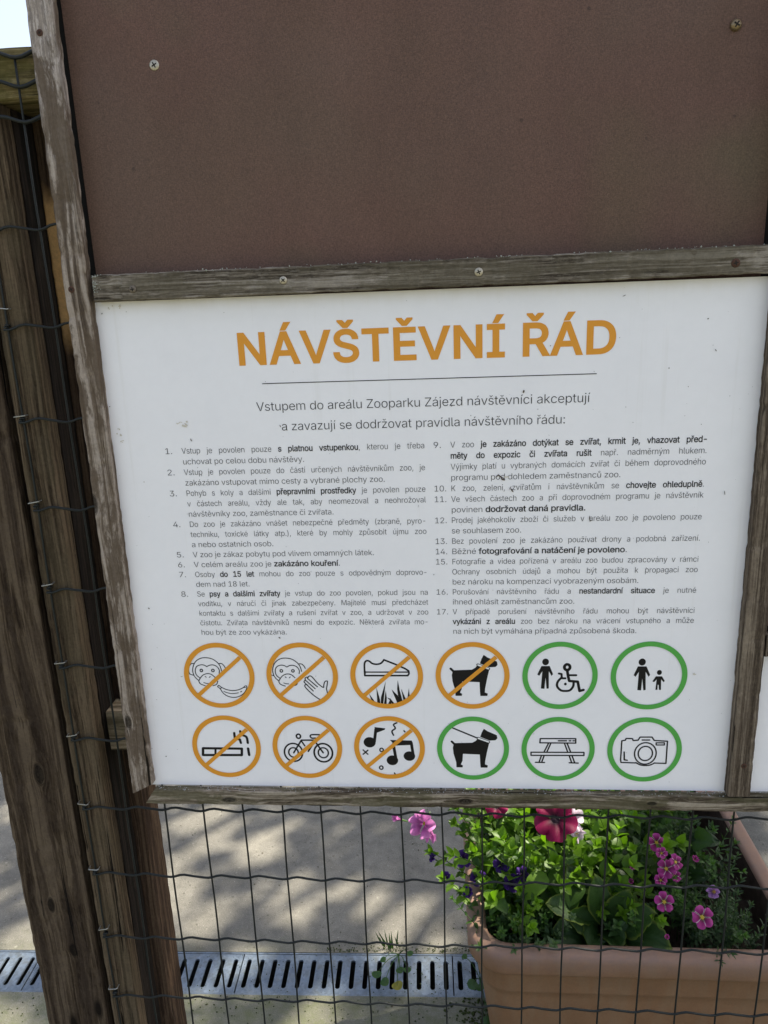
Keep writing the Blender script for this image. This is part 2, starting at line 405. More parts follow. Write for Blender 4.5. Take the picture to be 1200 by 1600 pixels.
V, F = plank((-0.467, 0.078, 0.941), (0.99, 0.078, 0.941), YA, ZA, 0.0185, 0.030, seg=90, jit=0.0005, bev=0.0012, seed=10)
tag(obj('cross_beam', V, F, W_BEAM, at=(0, 0.078, 0.941)), 'pale sawn cross beam behind the board, its cut face showing between post and grey slat', 'beam')

def dome(c, r, hgt, n=14, axis=-1):
    V = [Vector((c[0], c[1]-hgt, c[2]))]; F = []
    rings = [(0.5, 0.93), (0.85, 0.62), (1.0, 0.25), (1.0, -0.1)]
    for q, hh in rings:
        for j in range(n):
            t = 2*math.pi*j/n; V.append(Vector((c[0]+r*q*math.cos(t), c[1]-hgt*hh, c[2]+r*q*math.sin(t))))
    for j in range(n): F.append((0, 1+(j+1) % n, 1+j))
    for i in range(len(rings)-1):
        for j in range(n):
            a = 1+i*n+j; b = 1+i*n+(j+1) % n; F.append((a, b, b+n, a+n))
    return V, F
def cross_mesh(c, r, rot):
    V, F = [], []
    for a in (rot, rot+math.pi/2):
        dx, dz = math.cos(a), math.sin(a); b = len(V)
        off = 0.0 if a == rot else -0.00008
        for s, t in ((-1, -0.22), (1, -0.22), (1, 0.22), (-1, 0.22)):
            V.append((c[0]+r*(s*dx-t*dz), c[1]+off, c[2]+r*(s*dz+t*dx)))
        F.append((b, b+1, b+2, b+3))
    return V, F
def screw(parent, x, y, zz, r, mat, rot=0.3, hgt=0.0012):
    V, F = dome((x, y, zz), r, hgt)
    s = obj('screw', V, F, mat, parent, smooth=True, at=(x, y, zz))
    V, F = cross_mesh((x, y-hgt-0.0001, zz), r*0.55, rot)
    obj('screw_recess', V, F, DARK, s)
    return s
V, F = dome((-0.5065, 0.0255, 1.560), 0.0095, 0.004); obj('bolt', V, F, plain('bolt_zinc', (0.25, 0.25, 0.23), 0.45, 0.5, 0.7, 0.3, 400), pB, smooth=True)

# ------------------------------------------------------------------ welded wire mesh
MY = 0.0225
mesh = thing('wire_mesh', 'dark green coated wire mesh fence with wavy horizontal wires, stapled to the brown post', 'wire fence', (0, MY, 0))
VX = [-0.4965, -0.4395] + [-0.3845+0.0535*i for i in range(26)]
HZ = [1.378-0.1064*i for i in range(13)]
HZ = [1.7625, 1.7345, 1.6995, 1.591, 1.485] + HZ
rnd = random.Random(4)
for i, x in enumerate(VX):
    pts = []; z1 = 1.758 if i else 1.70
    ph = rnd.random()*6; lean = rnd.uniform(-0.0012, 0.0012)
    n = 46
    for j in range(n+1):
        zz = 0.02+(z1-0.02)*j/n
        dx = 0.0011*math.sin(zz*5+ph)+0.0006*math.sin(zz*23+ph*2)+lean*(zz-0.9)
        dy = 0.0006*math.sin(zz*9+ph)
        if zz > 1.70: dy -= (zz-1.70)*0.02
        pts.append((x+dx, MY+dy, zz))
    V, F = tube(pts, 0.00125, 6)
    obj('vertical_wire', V, F, WIRE, mesh, smooth=True)
for i, zz in enumerate(HZ):
    pts = []
    top3 = i < 3
    xs_ = VX[0]-(0.004 if not top3 else 0.45)
    step = 0.0066
    x = xs_
    k = 0; w0 = rnd.random()
    while x < VX[-1]+0.01:
        u = (x-VX[2])/0.0535
        fr = u-math.floor(u)
        amp = 0.0021
        if top3:
            dz = -0.0035*math.cos(2*math.pi*fr)+0.001; dy = -0.0015
        else:
            dz = amp*(1.15*math.sin(2*math.pi*(fr-0.12))+0.25*math.sin(4*math.pi*(fr-0.1))) + 0.0006*math.sin(x*30+i*2); dy = -0.0016+0.0007*math.cos(2*math.pi*fr)
        dz += 0.0012*math.sin(x*4+i)
        pts.append((x, MY-0.0008+dy, zz+dz)); x += step
    V, F = tube(pts, 0.0016 if not top3 else 0.0021, 6)
    obj('horizontal_wire', V, F, WIRE, mesh, smooth=True)
    if not top3:
        # wire end wrapped once round the edge wire
        P = []
        for j in range(11):
            t = 2*math.pi*j/10*1.1
            P.append((VX[0]-0.0005+0.0028*math.cos(t+1.2), MY-0.0002-0.0026*math.sin(t+1.2), zz+0.0008+0.003*j/10))
        V, F = tube(P, 0.0012, 6); obj('wire_end', V, F, WIRE, mesh, smooth=True)
for zz in (1.508, 1.3835, 1.278, 1.171, 1.064, 0.958, 0.8545, 0.748, 0.6445, 0.538, 0.43, 0.32, 0.21):
    a = rnd.uniform(-0.15, 0.2)
    P = [(-0.5052, 0.027, zz-0.0005), (-0.5052, 0.0195, zz-0.0005), (-0.5040, 0.0182, zz), (-0.4925, 0.0182, zz+0.0115*a), (-0.4913, 0.0195, zz+0.0115*a), (-0.4913, 0.027, zz+0.0115*a)]
    V, F = tube(P, 0.00075, 6); obj('staple', V, F, STAPLE, mesh)

# ------------------------------------------------------------------ notice board: frame, brown panel
nb = thing('notice_board', 'weathered wooden notice board frame with a bare brown fibreboard panel above the rules sign', 'notice board', (0, 0.0, 0.878))
def brown_mat():
    k = N('brown_film_board')
    v = k.coord()
    a = k.noise(k.coord((1, 1, 0.3)), 1300, 2, 0.6); b = k.noise(k.coord((0.3, 1, 1)), 1300, 2, 0.6)
    f = k.math('ADD', k.math('MULTIPLY', a, 0.5), k.math('MULTIPLY', b, 0.5))
    big = k.noise(v, 3.5, 3, 0.5)
    c = k.ramp(big, [(0.35, (0.115, 0.069, 0.049)), (0.55, (0.121, 0.065, 0.048)), (0.7, (0.110, 0.075, 0.046))])
    c = k.mix(0.85, c, k.ramp(f, [(0.38, 0.72), (0.62, 1.28)]), 'MULTIPLY')
    c = k.mix(0.5, c, k.ramp(k.noise(k.coord((1, 1, 0.35)), 7, 8, 0.72), [(0.3, 0.74), (0.7, 1.22)]), 'MULTIPLY')
    vo = k.n('TexVoronoi', feature='F1'); k.l(v, vo.inputs['Vector']); vo.inputs['Scale'].default_value = 26
    c = k.mix(k.ramp(vo.outputs['Distance'], [(0.035, 0.55), (0.06, 0.0)]), c, (0.035, 0.022, 0.018))
    c = k.mix(0.35, c, k.ramp(k.noise(v, 520, 5, 0.8), [(0.3, 0.75), (0.7, 1.25)]), 'MULTIPLY')
    k.bump(f, 0.0002, 0.6)
    return k.set(c, k.ramp(k.noise(v, 8, 4, 0.6), [(0.3, 0.45), (0.7, 0.65)]), 0.25)
BROWN = brown_mat()
def slab(x0, x1, y0, y1, z0, z1):
    V = [(x, y, zz) for zz in (z0, z1) for y in (y0, y1) for x in (x0, x1)]
    return V, [(0, 1, 5, 4), (1, 3, 7, 5), (3, 2, 6, 7), (2, 0, 4, 6), (4, 5, 7, 6), (0, 2, 3, 1)]
V, F = slab(-0.3795, 0.333, 0.0125, 0.0165, 1.505, 1.98); bp = obj('brown_panel', V, F, BROWN, nb)
V, F = slab(0.372, 1.05, 0.0125, 0.0165, 1.115, 1.98); obj('brown_panel', V, F, BROWN, nb)
V, F = slab(-0.397, 1.05, 0.0168, 0.0182, 0.905, 1.98); obj('shade_backing', V, F, plain('gap_shade_black', (0.012, 0.010, 0.009), 0.8, 0.2, 0, 0.3, 300), nb)  # added sheet, near black so the gaps read as deep shade
V, F = plank((-0.3905, -0.006, 1.97), (-0.3964, -0.006, 0.9005), XA, YA, 0.0140, 0.006, seg=190, jit=0.0005, bev=0.0012, cut1=-0.5, seed=20, edge=0.12)
sl = obj('slat', V, F, W_SL, nb); tag(sl, 'tall grey weathered left slat, pinkish and flaking towards the top')
V, F = plank((-0.3735, -0.0075, 1.5237), (0.3365, -0.0075, 1.5262), ZA, YA, 0.0142, 0.0072, seg=150, jit=0.0005, bev=0.0012, seed=21, edge=0.16)
rt_ = obj('rail', V, F, W_RT, nb); tag(rt_, 'horizontal grooved rail between the brown panel and the white sign')
V, F = plank((-0.388, -0.006, 0.8886), (1.06, -0.006, 0.8886), ZA, YA, 0.0104, 0.006, seg=260, jit=0.0005, bev=0.0012, cut0=0.65, seed=22, edge=0.12)
rb_ = obj('rail', V, F, W_RB, nb); tag(rb_, 'bottom rail with swirling grain and a pale fuzzy top edge')
V, F = plank((0.3520, -0.0075, 0.9022), (0.3500, -0.0075, 1.97), XA, YA, 0.0132, 0.0075, seg=180, jit=0.0006, bev=0.0015, seed=23, edge=0.1)
rp_ = obj('slat', V, F, W_RP, nb); tag(rp_, 'dark brown right slat with fine straight grain')
V, F = plank((0.3655, -0.0075, 1.1015), (1.06, -0.0075, 1.1015), ZA, YA, 0.0135, 0.007, seg=80, jit=0.0005, bev=0.0012, seed=24, edge=0.1)
obj('rail', V, F, W_RP, nb)
# splinters and lichen crumbs along the rail's top edge
V, F = [], []
rnd = random.Random(8)
def crumb(V, F, c, r):
    b = len(V); P = [(0, 0, 1), (0, 0, -1), (1, 0, 0), (-1, 0, 0), (0, 1, 0), (0, -1, 0)]
    for p in P: V.append((c[0]+p[0]*r*rnd.uniform(.5, 1.4), c[1]+p[1]*r*rnd.uniform(.5, 1.4), c[2]+p[2]*r*rnd.uniform(.5, 1.2)))
    for t in ((0, 2, 4), (0, 4, 3), (0, 3, 5), (0, 5, 2), (1, 4, 2), (1, 3, 4), (1, 5, 3), (1, 2, 5)): F.append(tuple(b+i for i in t))
for i in range(150):
    t = rnd.random(); cx = -0.372+0.708*t
    if noise.noise(Vector((cx*14, 3, 1))) < -0.05 and rnd.random() < 0.75: continue
    crumb(V, F, (cx, -0.0148+rnd.uniform(-.0006, .004), 1.5379+0.0025*t+rnd.uniform(-.001, .0007)), rnd.uniform(.0003, .0011))
for i in range(40): crumb(V, F, (-0.3725+rnd.random()**2*0.008, -0.0150, 1.5375-rnd.random()**1.5*0.018), rnd.uniform(.0004, .0010))
tag(obj('lichen', V, F, plain('lichen_grey', (0.30, 0.31, 0.27), 0.9, 0.2), rt_), kind='stuff')
V, F = [], []
for i in range(420):
    crumb(V, F, (rnd.uniform(-0.38, 0.42), rnd.uniform(-.0115, -.0006), 0.8992+rnd.uniform(-.0003, .0004)), rnd.uniform(.0003, .0009))
tag(obj('lichen', V, F, plain('crumbs_pale', (0.36, 0.36, 0.35), 0.9, 0.2), rb_), kind='stuff')

screw(bp, -0.2895, 0.0125, 1.7415, 0.0052, ZINC, 0.5)
screw(bp, 0.2885, 0.0125, 1.7440, 0.0056, plain('bronze_screw', (0.22, 0.16, 0.09), 0.35, 0.5, 0.7), 1.0, 0.0045)
screw(rt_, -0.3295, -0.0147, 1.5215, 0.0040, plain('dull_screw', (0.16, 0.13, 0.10), 0.55, 0.4, 0.6), 0.1)
screw(rt_, -0.1655, -0.0147, 1.5245, 0.0042, ZINC, 0.7)
screw(rt_, 0.0395, -0.0147, 1.5248, 0.0045, ZINC, 0.4)
screw(rt_, 0.297, -0.0147, 1.5235, 0.0045, RUST, 0.2)
for x, zz, r in ((-0.3945, 1.770, 0.0033), (-0.3985, 1.524, 0.0036)): screw(sl, x, -0.0120, zz, r, RUST, 0.4, 0.0004)
screw(rp_, 0.3540, -0.0150, 0.945, 0.0034, RUST, 0.4, 0.0004)

# blank white panel in the next bay
def white_mat(seed):
    k = N('white_plastic_panel')
    v = k.coord((1, 1, 1), (seed, seed, seed))
    n = k.noise(v, 9, 5, 0.6); f = k.noise(v, 70, 5, 0.7)
    c = k.ramp(n, [(0.3, (0.82, 0.795, 0.82)), (0.7, (0.86, 0.835, 0.855))])
    c = k.mix(0.5, c, k.ramp(f, [(0.25, 0.95), (0.6, 1.0)]), 'MULTIPLY')
    # fly dirt: sparse tiny specks of uneven size
    vo = k.n('TexVoronoi', feature='F1'); k.l(v, vo.inputs['Vector']); vo.inputs['Scale'].default_value = 46; vo.inputs['Randomness'].default_value = 1
    keep = k.n('SeparateColor'); k.l(vo.outputs['Color'], keep.inputs[0])
    rad = k.math('MULTIPLY', k.math('MAXIMUM', k.math('SUBTRACT', keep.outputs[0], 0.72), 0.0), 0.16)
    sp = k.math('LESS_THAN', vo.outputs['Distance'], rad)
    c = k.mix(k.math('MULTIPLY', sp, 0.55), c, (0.25, 0.20, 0.14))
    sm = k.ramp(k.noise(v, 15, 6, 0.8), [(0.66, 0.0), (0.80, 1.0)])
    c = k.mix(k.math('MULTIPLY', sm, 0.25), c, (0.52, 0.46, 0.36))
    dr = k.ramp(k.noise(k.coord((1, 1, 0.03), (seed, 2, 1)), 90, 4, 0.6), [(0.60, 0.0), (0.74, 1.0)])
    c = k.mix(k.math('MULTIPLY', dr, 0.14), c, (0.50, 0.46, 0.38))
    # brownish wash-out line under the rail
    s = k.n('SeparateXYZ'); k.l(k.coord(), s.inputs[0])
    tp = k.ramp(k.math('ADD', s.outputs[2], k.math('MULTIPLY', k.noise(k.coord((1, 1, 0.2)), 60, 4, 0.7), 0.02)), [(0.607, 0.0), (0.625, 1.0)])
    c = k.mix(k.math('MULTIPLY', tp, 0.3), c, (0.55, 0.47, 0.36))
    k.bump(k.noise(v, 5, 2, 0.4), 0.0012, 0.25)
    return k.set(c, k.ramp(f, [(0.3, 0.30), (0.7, 0.42)]), 0.45)
V, F = slab(0.3535, 1.05, 0.0002, 0.0035, 0.8995, 1.1085)
tag(obj('blank_panel', V, F, white_mat(4.0), at=(0.7, 0, 0.8995)), 'plain white panel at the right edge, beyond the dark right slat', 'panel')

# ------------------------------------------------------------------ the rules sign
# letter outlines: advance width, then closed contours as x,y pairs in 1/1000 em (light, medium, bold)
GLYPHS = {
'L': {"'": [206,[[121,325,128,502,78,502,85,325]]],
 '(': [273,[[98,169,102,132,118,57,145,-19,163,-56,181,-89,225,-89,191,-13,172,40,158,89,146,160,144,207,147,259,154,315,167,372,194,459,225,532,181,532,159,491,138,439,121,382,103,292,97,235]]],
 ')': [273,[[92,-89,127,-20,155,55,164,93,175,169,177,207,174,263,160,352,135,439,114,491,92,532,49,532,79,459,106,372,119,315,128,232,129,184,127,161,115,91,93,16,49,-89]]],
 ',': [188,[[79,-112,127,64,74,64,46,-112]]],
 '-': [453,[[121,237,121,195,330,195,330,237]]],
 '.': [188,[[103,4,117,9,128,20,133,33,133,49,128,62,117,73,103,79,88,79,74,73,63,62,57,49,57,33,63,20,74,9,88,3]]],
 '0': [453,[[253,2,277,8,299,17,319,30,337,46,353,66,366,89,377,116,393,179,397,215,397,293,393,329,377,392,366,419,352,442,336,462,319,479,299,492,277,501,253,506,227,508,201,506,177,501,155,492,135,479,117,462,101,442,87,419,76,392,60,329,56,293,56,215,60,179,76,116,87,89,116,46,134,30,154,17,176,8,200,2,227,0],[207,44,189,49,158,68,145,83,124,119,110,166,106,193,103,222,103,286,110,342,116,367,124,389,145,426,173,452,189,460,207,465,227,467,264,460,280,452,295,440,320,409,337,367,348,315,351,254,350,223,348,193,337,142,320,100,308,83,295,68,264,49,227,42]]],
 '1': [453,[[384,7,384,47,84,47,84,7],[201,502,93,423,93,372,207,455,220,455,220,7,269,7,269,502]]],
 '2': [453,[[382,7,382,49,145,49,145,63,301,227,342,279,359,307,364,320,371,346,374,372,369,409,355,441,345,456,332,469,303,490,266,504,225,508,183,504,146,490,116,468,92,439,78,403,73,369,120,369,127,405,132,417,148,438,169,454,194,464,224,467,251,464,264,460,287,449,306,433,320,411,324,399,327,386,327,359,322,335,312,312,288,278,71,45,71,7]]],
 '3': [453,[[242,2,265,5,286,11,323,29,353,55,374,87,380,105,386,145,381,184,365,219,353,234,340,248,305,269,285,277,263,281,219,282,217,293,365,463,365,502,77,502,77,459,295,459,295,446,164,296,164,255,223,254,262,247,278,240,304,223,322,200,333,173,335,159,335,129,328,101,321,89,312,78,291,61,264,49,234,43,189,45,150,58,130,73,114,93,108,105,103,125,52,125,58,94,66,77,88,48,118,25,135,16,175,4,218,0]]],
 '4': [453,[[406,113,406,155,101,155,101,168,298,502,251,502,47,156,47,113],[336,7,336,310,289,310,289,7]]],
 '5': [453,[[244,2,286,12,305,21,338,46,363,79,372,98,382,140,384,163,381,197,366,243,350,269,329,291,317,300,305,308,277,320,246,326,217,326,192,322,169,314,149,303,139,294,126,294,144,459,359,459,359,502,102,502,75,259,126,253,142,265,165,275,204,284,234,283,265,275,291,260,312,238,320,224,327,210,334,179,334,146,327,115,312,88,303,77,280,58,252,46,208,43,182,49,159,60,140,75,132,85,120,106,116,123,68,123,73,95,80,79,100,50,112,38,143,18,161,10,200,1]]],
 '6': [453,[[248,2,269,5,288,12,323,32,338,45,361,76,377,114,382,157,377,200,371,219,353,252,328,278,312,288,277,302,257,306,235,307,207,303,190,297,176,288,164,277,155,264,157,268,147,268,308,502,256,502,108,281,86,236,72,180,72,139,82,97,91,78,115,45,129,32,164,12,204,2,226,0],[211,42,196,45,170,57,158,65,139,86,125,112,121,127,118,158,121,190,139,229,158,250,170,258,197,269,211,272,242,272,256,269,282,258,304,240,313,229,321,217,331,189,334,173,334,141,327,112,321,98,294,65,270,50,256,45,242,42]]],
 '7': [453,[[160,7,383,450,383,502,69,502,69,459,331,459,331,447,109,7]]],
 '8': [453,[[251,1,294,10,332,28,347,39,373,66,388,98,394,135,393,150,386,179,374,204,357,226,336,243,324,250,293,259,293,272,315,280,329,288,342,299,363,328,373,362,373,398,370,415,355,446,345,460,319,482,286,499,267,504,247,507,205,507,166,499,133,482,119,472,97,446,82,415,79,398,79,361,89,327,110,299,123,288,160,272,160,259,128,250,117,243,95,226,78,205,62,165,59,135,60,116,64,98,80,66,105,39,121,28,158,10,179,5,202,1],[209,43,178,49,152,60,131,77,123,87,116,99,109,125,108,139,112,167,124,193,132,204,153,222,180,235,210,242,242,242,272,235,299,222,320,204,328,193,340,167,343,153,344,139,340,111,329,87,321,77,300,60,259,45,226,42],[212,283,199,285,174,294,145,317,133,338,126,362,126,389,129,401,138,424,146,434,163,450,174,456,199,464,226,467,266,461,289,450,307,434,314,424,326,389,326,362,323,350,313,327,298,308,288,300,253,285,226,282]]],
 '9': [453,[[204,507,164,497,146,488,115,464,91,433,82,415,72,374,72,329,81,290,99,256,111,243,141,220,176,206,196,203,237,203,254,208,269,216,283,226,297,244,295,240,305,240,144,7,197,7,309,172,344,228,366,272,373,292,381,329,382,347,377,392,362,431,338,463,307,488,288,497,248,507],[241,466,256,464,283,452,294,444,313,423,327,397,331,382,334,367,334,334,327,305,321,292,313,279,294,259,270,244,256,240,241,237,211,237,197,240,170,251,148,269,139,280,126,306,122,320,119,335,119,368,126,397,132,411,139,423,159,444,183,459,197,464,226,467]]],
 ':': [188,[[103,4,117,9,128,20,133,33,133,49,128,62,117,73,103,79,88,79,74,73,63,62,57,49,57,33,63,20,74,9,88,3],[103,279,117,284,128,295,133,308,133,324,128,338,117,348,103,354,88,354,74,348,63,337,57,324,57,308,63,295,74,284,88,279]]],
 'A': [480,[[80,7,184,305,236,471,242,471,283,336,400,7,453,7,271,502,206,502,27,7],[363,149,363,192,117,192,117,149]]],
 'B': [456,[[246,7,275,8,300,12,341,24,373,45,394,70,401,85,410,118,411,136,407,171,396,200,370,232,348,246,308,256,308,272,333,281,361,298,375,314,385,334,391,374,387,408,382,424,365,452,341,475,308,492,288,497,241,502,67,502,67,7],[117,238,265,237,296,230,321,217,341,199,349,188,355,176,362,150,361,119,356,102,347,87,335,74,318,63,298,56,273,51,117,50],[117,459,240,459,285,453,303,445,318,434,329,421,342,390,343,372,340,346,329,322,322,312,303,296,266,281,238,278,117,278]]],
 'C': [510,[[286,1,338,11,370,25,411,55,433,80,442,94,457,126,464,153,414,153,402,121,380,91,351,68,317,53,280,46,244,47,200,59,180,70,145,100,131,120,119,141,109,166,102,193,96,254,98,286,102,315,118,367,145,408,161,425,180,438,221,457,244,461,280,463,329,452,362,434,388,409,402,387,414,355,464,355,456,383,442,415,422,442,398,466,369,484,321,502,286,508,236,506,207,501,180,491,154,477,131,460,110,440,92,417,76,390,64,360,55,328,49,292,47,254,49,216,55,181,64,148,76,118,110,68,131,48,154,31,207,8,236,2]]],
 'D': [502,[[255,9,289,15,319,24,347,37,372,53,393,73,412,96,427,122,439,151,453,218,453,293,439,359,427,388,412,414,394,436,373,456,349,472,322,485,293,494,260,500,100,502,100,459,221,459,250,457,277,453,301,445,323,434,343,421,360,404,386,364,395,340,405,286,405,225,401,197,395,170,386,146,374,124,342,88,321,74,299,64,273,56,245,51,103,50,103,7],[67,502,67,7,117,7,117,502]]],
 'E': [419,[[368,7,368,50,117,50,117,236,348,236,348,279,117,279,117,459,365,459,365,502,67,502,67,7]]],
 'F': [410,[[117,7,117,228,339,228,339,271,117,271,117,459,362,459,362,502,67,502,67,7]]],
 'G': [520,[[297,2,350,14,373,25,395,39,414,55,445,94,464,143,469,171,471,249,290,249,290,206,433,192,422,194,417,158,403,120,392,103,365,76,330,56,311,50,269,46,245,47,222,52,180,70,145,101,131,120,109,166,102,193,96,254,102,315,118,367,145,408,161,425,179,438,220,457,242,461,279,463,305,459,329,451,361,433,386,407,400,387,413,356,465,356,458,382,434,427,399,464,385,474,355,490,321,502,284,508,234,506,205,501,178,491,153,477,129,460,109,440,91,417,63,360,55,328,49,292,47,254,49,216,63,149,76,119,91,92,109,68,130,48,153,31,179,18,207,8,237,2,269,0]]],
 'H': [517,[[117,7,117,239,399,239,399,7,450,7,450,502,399,502,399,282,117,282,117,502,67,502,67,7]]],
 'J': [396,[[216,3,243,10,268,22,289,38,307,59,319,83,327,112,329,146,329,502,279,502,279,145,273,102,265,84,253,69,223,49,205,44,165,44,147,49,130,58,116,69,105,84,97,102,92,122,90,166,40,166,43,112,50,83,63,59,80,38,102,22,126,10,154,3,185,0]]],
 'K': [467,[[225,284,228,283,434,502,367,502,180,299,112,214,110,160],[117,7,117,502,67,502,67,7],[435,7,228,297,197,259,376,7]]],
 'L': [393,[[354,7,354,50,117,50,117,502,67,502,67,7]]],
 'M': [628,[[115,7,115,309,112,450,122,450,172,307,291,7,337,7,461,324,503,450,514,450,511,299,511,7,561,7,561,502,481,502,354,172,317,54,317,56,312,55,273,179,147,502,67,502,67,7]]],
 'N': [523,[[118,7,118,307,112,445,119,446,208,294,391,7,456,7,456,502,406,502,406,157,411,62,403,61,346,165,132,502,67,502,67,7]]],
 'O': [533,[[298,2,327,8,380,31,403,48,424,68,442,92,457,118,470,148,479,181,484,216,486,254,484,292,479,328,470,360,457,390,442,417,424,440,403,460,380,477,354,491,327,501,298,506,267,508,236,506,207,501,180,491,154,477,131,460,110,440,92,417,76,390,64,360,55,328,49,292,47,254,49,216,55,181,64,148,76,118,110,68,131,48,154,31,207,8,236,2,267,0],[244,47,200,59,180,70,145,100,131,119,109,166,102,193,96,254,102,316,109,343,119,367,145,409,180,439,200,449,221,457,267,463,312,457,353,439,372,425,403,390,425,343,432,316,436,286,436,222,432,193,425,166,415,141,403,119,372,83,333,59,312,52,290,47]]],
 'P': [445,[[117,7,117,459,232,459,270,456,300,445,313,437,323,428,340,405,349,378,351,363,352,348,349,318,340,290,324,267,313,258,286,243,252,236,116,235,116,193,263,194,287,198,309,205,346,225,373,252,383,269,397,306,400,326,400,369,397,389,383,426,373,443,346,470,309,490,263,500,235,502,67,502,67,7]]],
 'R': [449,[[117,7,117,459,233,459,270,456,301,446,313,439,333,420,346,395,349,382,352,367,352,337,346,309,340,297,333,286,313,267,287,255,253,249,103,248,103,205,236,205,288,210,310,215,330,224,362,246,374,259,392,292,401,331,401,373,398,393,384,430,362,459,347,472,310,491,288,497,236,502,67,502,67,7],[416,7,299,222,242,222,357,7]]],
 'S': [447,[[251,0,276,3,320,17,339,27,369,52,389,84,400,119,400,155,394,182,381,205,364,224,344,239,321,252,285,266,210,286,178,297,155,307,135,320,118,338,109,362,109,388,116,412,131,432,141,441,164,454,193,463,225,466,269,460,289,453,306,443,321,431,333,416,343,385,393,385,392,396,381,429,371,444,360,458,331,482,294,499,273,504,251,507,203,507,160,499,123,482,107,471,81,444,71,428,60,392,61,350,67,329,77,311,91,294,131,267,186,246,274,221,299,211,330,192,344,174,352,152,352,125,343,99,326,77,315,68,274,48,224,42,193,44,164,52,138,65,128,73,110,94,98,129,46,129,53,98,60,80,70,64,82,50,112,25,151,8,173,3,198,-1]]],
 'T': [449,[[200,459,200,7,250,7,250,459,410,459,410,502,39,502,39,459]]],
 'U': [517,[[287,0,338,12,380,34,413,65,437,104,444,126,450,173,450,502,400,502,400,178,396,142,390,125,383,109,373,95,349,71,317,54,280,45,259,44,238,45,200,54,169,71,155,82,144,95,134,109,127,125,121,142,117,178,117,502,67,502,67,173,73,126,81,104,104,65,137,34,157,22,180,12,230,0]]],
 'V': [480,[[273,7,453,502,400,502,296,204,244,38,238,38,196,174,79,502,27,502,209,7]]],
 'Y': [472,[[261,7,261,210,442,502,385,502,271,315,257,290,234,238,239,238,216,289,87,502,29,502,211,210,211,7]]],
 'Z': [438,[[392,7,392,50,100,48,163,133,390,464,390,502,47,502,47,459,285,459,338,461,279,381,49,44,49,7]]],
 'a': [389,[[175,-1,201,4,223,12,240,23,253,36,268,59,284,59,284,7,329,7,329,271,322,304,301,339,282,354,249,369,215,376,179,377,164,375,135,368,108,357,95,350,72,330,51,296,96,282,112,306,136,324,169,336,196,338,233,333,252,323,267,309,277,291,283,254,279,239,269,229,245,221,153,209,103,197,81,187,63,174,49,157,44,147,38,123,39,91,47,61,62,37,84,19,112,6,143,-1],[159,39,137,42,118,50,102,61,96,68,87,85,85,94,85,116,92,136,113,157,142,169,251,187,266,192,282,204,282,125,275,101,262,79,243,60,218,46,188,39]]],
 'b': [424,[[251,0,291,12,326,35,353,67,363,88,372,110,382,160,382,217,372,267,352,310,340,327,325,342,291,364,272,372,251,376,213,377,186,371,165,361,149,348,122,312,106,312,106,502,60,502,60,7,105,7,105,66,122,66,143,36,157,22,176,10,199,2,229,-1],[203,41,186,44,157,59,145,70,126,96,118,112,109,149,106,168,106,210,118,266,134,295,145,307,157,318,186,332,202,336,238,336,270,326,284,317,307,294,316,280,323,264,332,229,335,210,335,169,323,114,315,98,296,71,270,51,255,45,238,41]]],
 'c': [396,[[221,-1,259,6,302,27,320,42,335,60,342,70,354,97,309,108,298,85,282,66,261,51,236,42,207,39,171,44,141,60,128,71,109,99,96,132,92,150,89,187,92,226,96,244,109,277,128,305,155,325,188,336,207,337,227,336,244,332,267,321,292,300,308,271,352,282,340,308,327,327,301,350,281,362,258,370,221,377,183,376,140,364,121,354,103,341,74,308,62,288,53,266,47,242,41,187,43,160,53,110,62,88,74,68,103,35,140,12,161,5,183,0]]],
 'd': [424,[[211,0,238,5,259,16,275,29,303,66,320,66,320,7,365,7,365,502,318,502,318,312,302,312,275,348,259,361,239,371,212,377,174,376,153,372,134,364,99,342,72,309,61,290,53,267,46,243,43,217,41,189,43,160,46,134,53,110,72,67,99,35,115,22,133,12,173,0],[187,41,155,51,141,60,118,83,109,98,96,131,92,150,89,189,92,229,96,247,109,280,128,306,140,317,154,326,186,336,222,336,239,332,268,318,280,307,299,281,306,266,316,230,319,189,316,149,312,130,299,96,280,70,267,59,239,44,205,40]]],
 'e': [404,[[231,0,248,2,280,11,307,25,330,44,339,55,356,86,310,97,297,75,275,55,256,46,224,39,194,40,178,43,147,55,134,64,112,88,97,119,93,137,89,177,90,227,92,243,102,273,119,299,130,310,156,327,171,333,188,336,223,336,239,333,267,320,289,299,310,256,316,215,323,216,82,214,82,177,364,177,361,241,350,279,335,311,303,346,277,362,249,372,220,377,181,376,138,364,119,353,86,325,73,307,62,287,46,240,41,187,43,159,53,110,62,88,87,51,103,35,141,12,162,5,212,-1]]],
 'f': [254,[[14,372,14,334,221,334,221,372],[134,7,135,432,142,456,149,465,168,477,181,480,207,481,227,476,223,478,234,517,237,516,221,520,175,522,150,517,138,512,109,491,102,482,91,459,88,431,88,7]]],
 'g': [425,[[229,-142,250,-140,288,-129,320,-111,344,-86,360,-52,364,-32,365,-9,365,372,320,372,320,312,304,312,283,341,269,355,239,371,212,377,174,376,153,372,116,354,85,327,72,310,61,290,46,245,41,191,46,138,53,114,62,93,85,58,116,33,153,17,174,13,195,12,226,15,249,22,267,33,287,53,302,75,319,75,319,-6,317,-29,311,-50,301,-67,287,-81,270,-91,251,-99,207,-105,163,-99,141,-90,124,-78,99,-50,60,-72,87,-105,109,-121,136,-133,187,-143],[187,53,170,56,141,70,118,91,109,105,96,136,92,154,89,193,92,231,96,248,109,281,129,307,141,317,155,326,187,336,223,336,239,332,268,318,291,296,300,282,307,267,316,232,319,213,319,172,307,118,299,103,280,79,268,69,239,56,205,52]]],
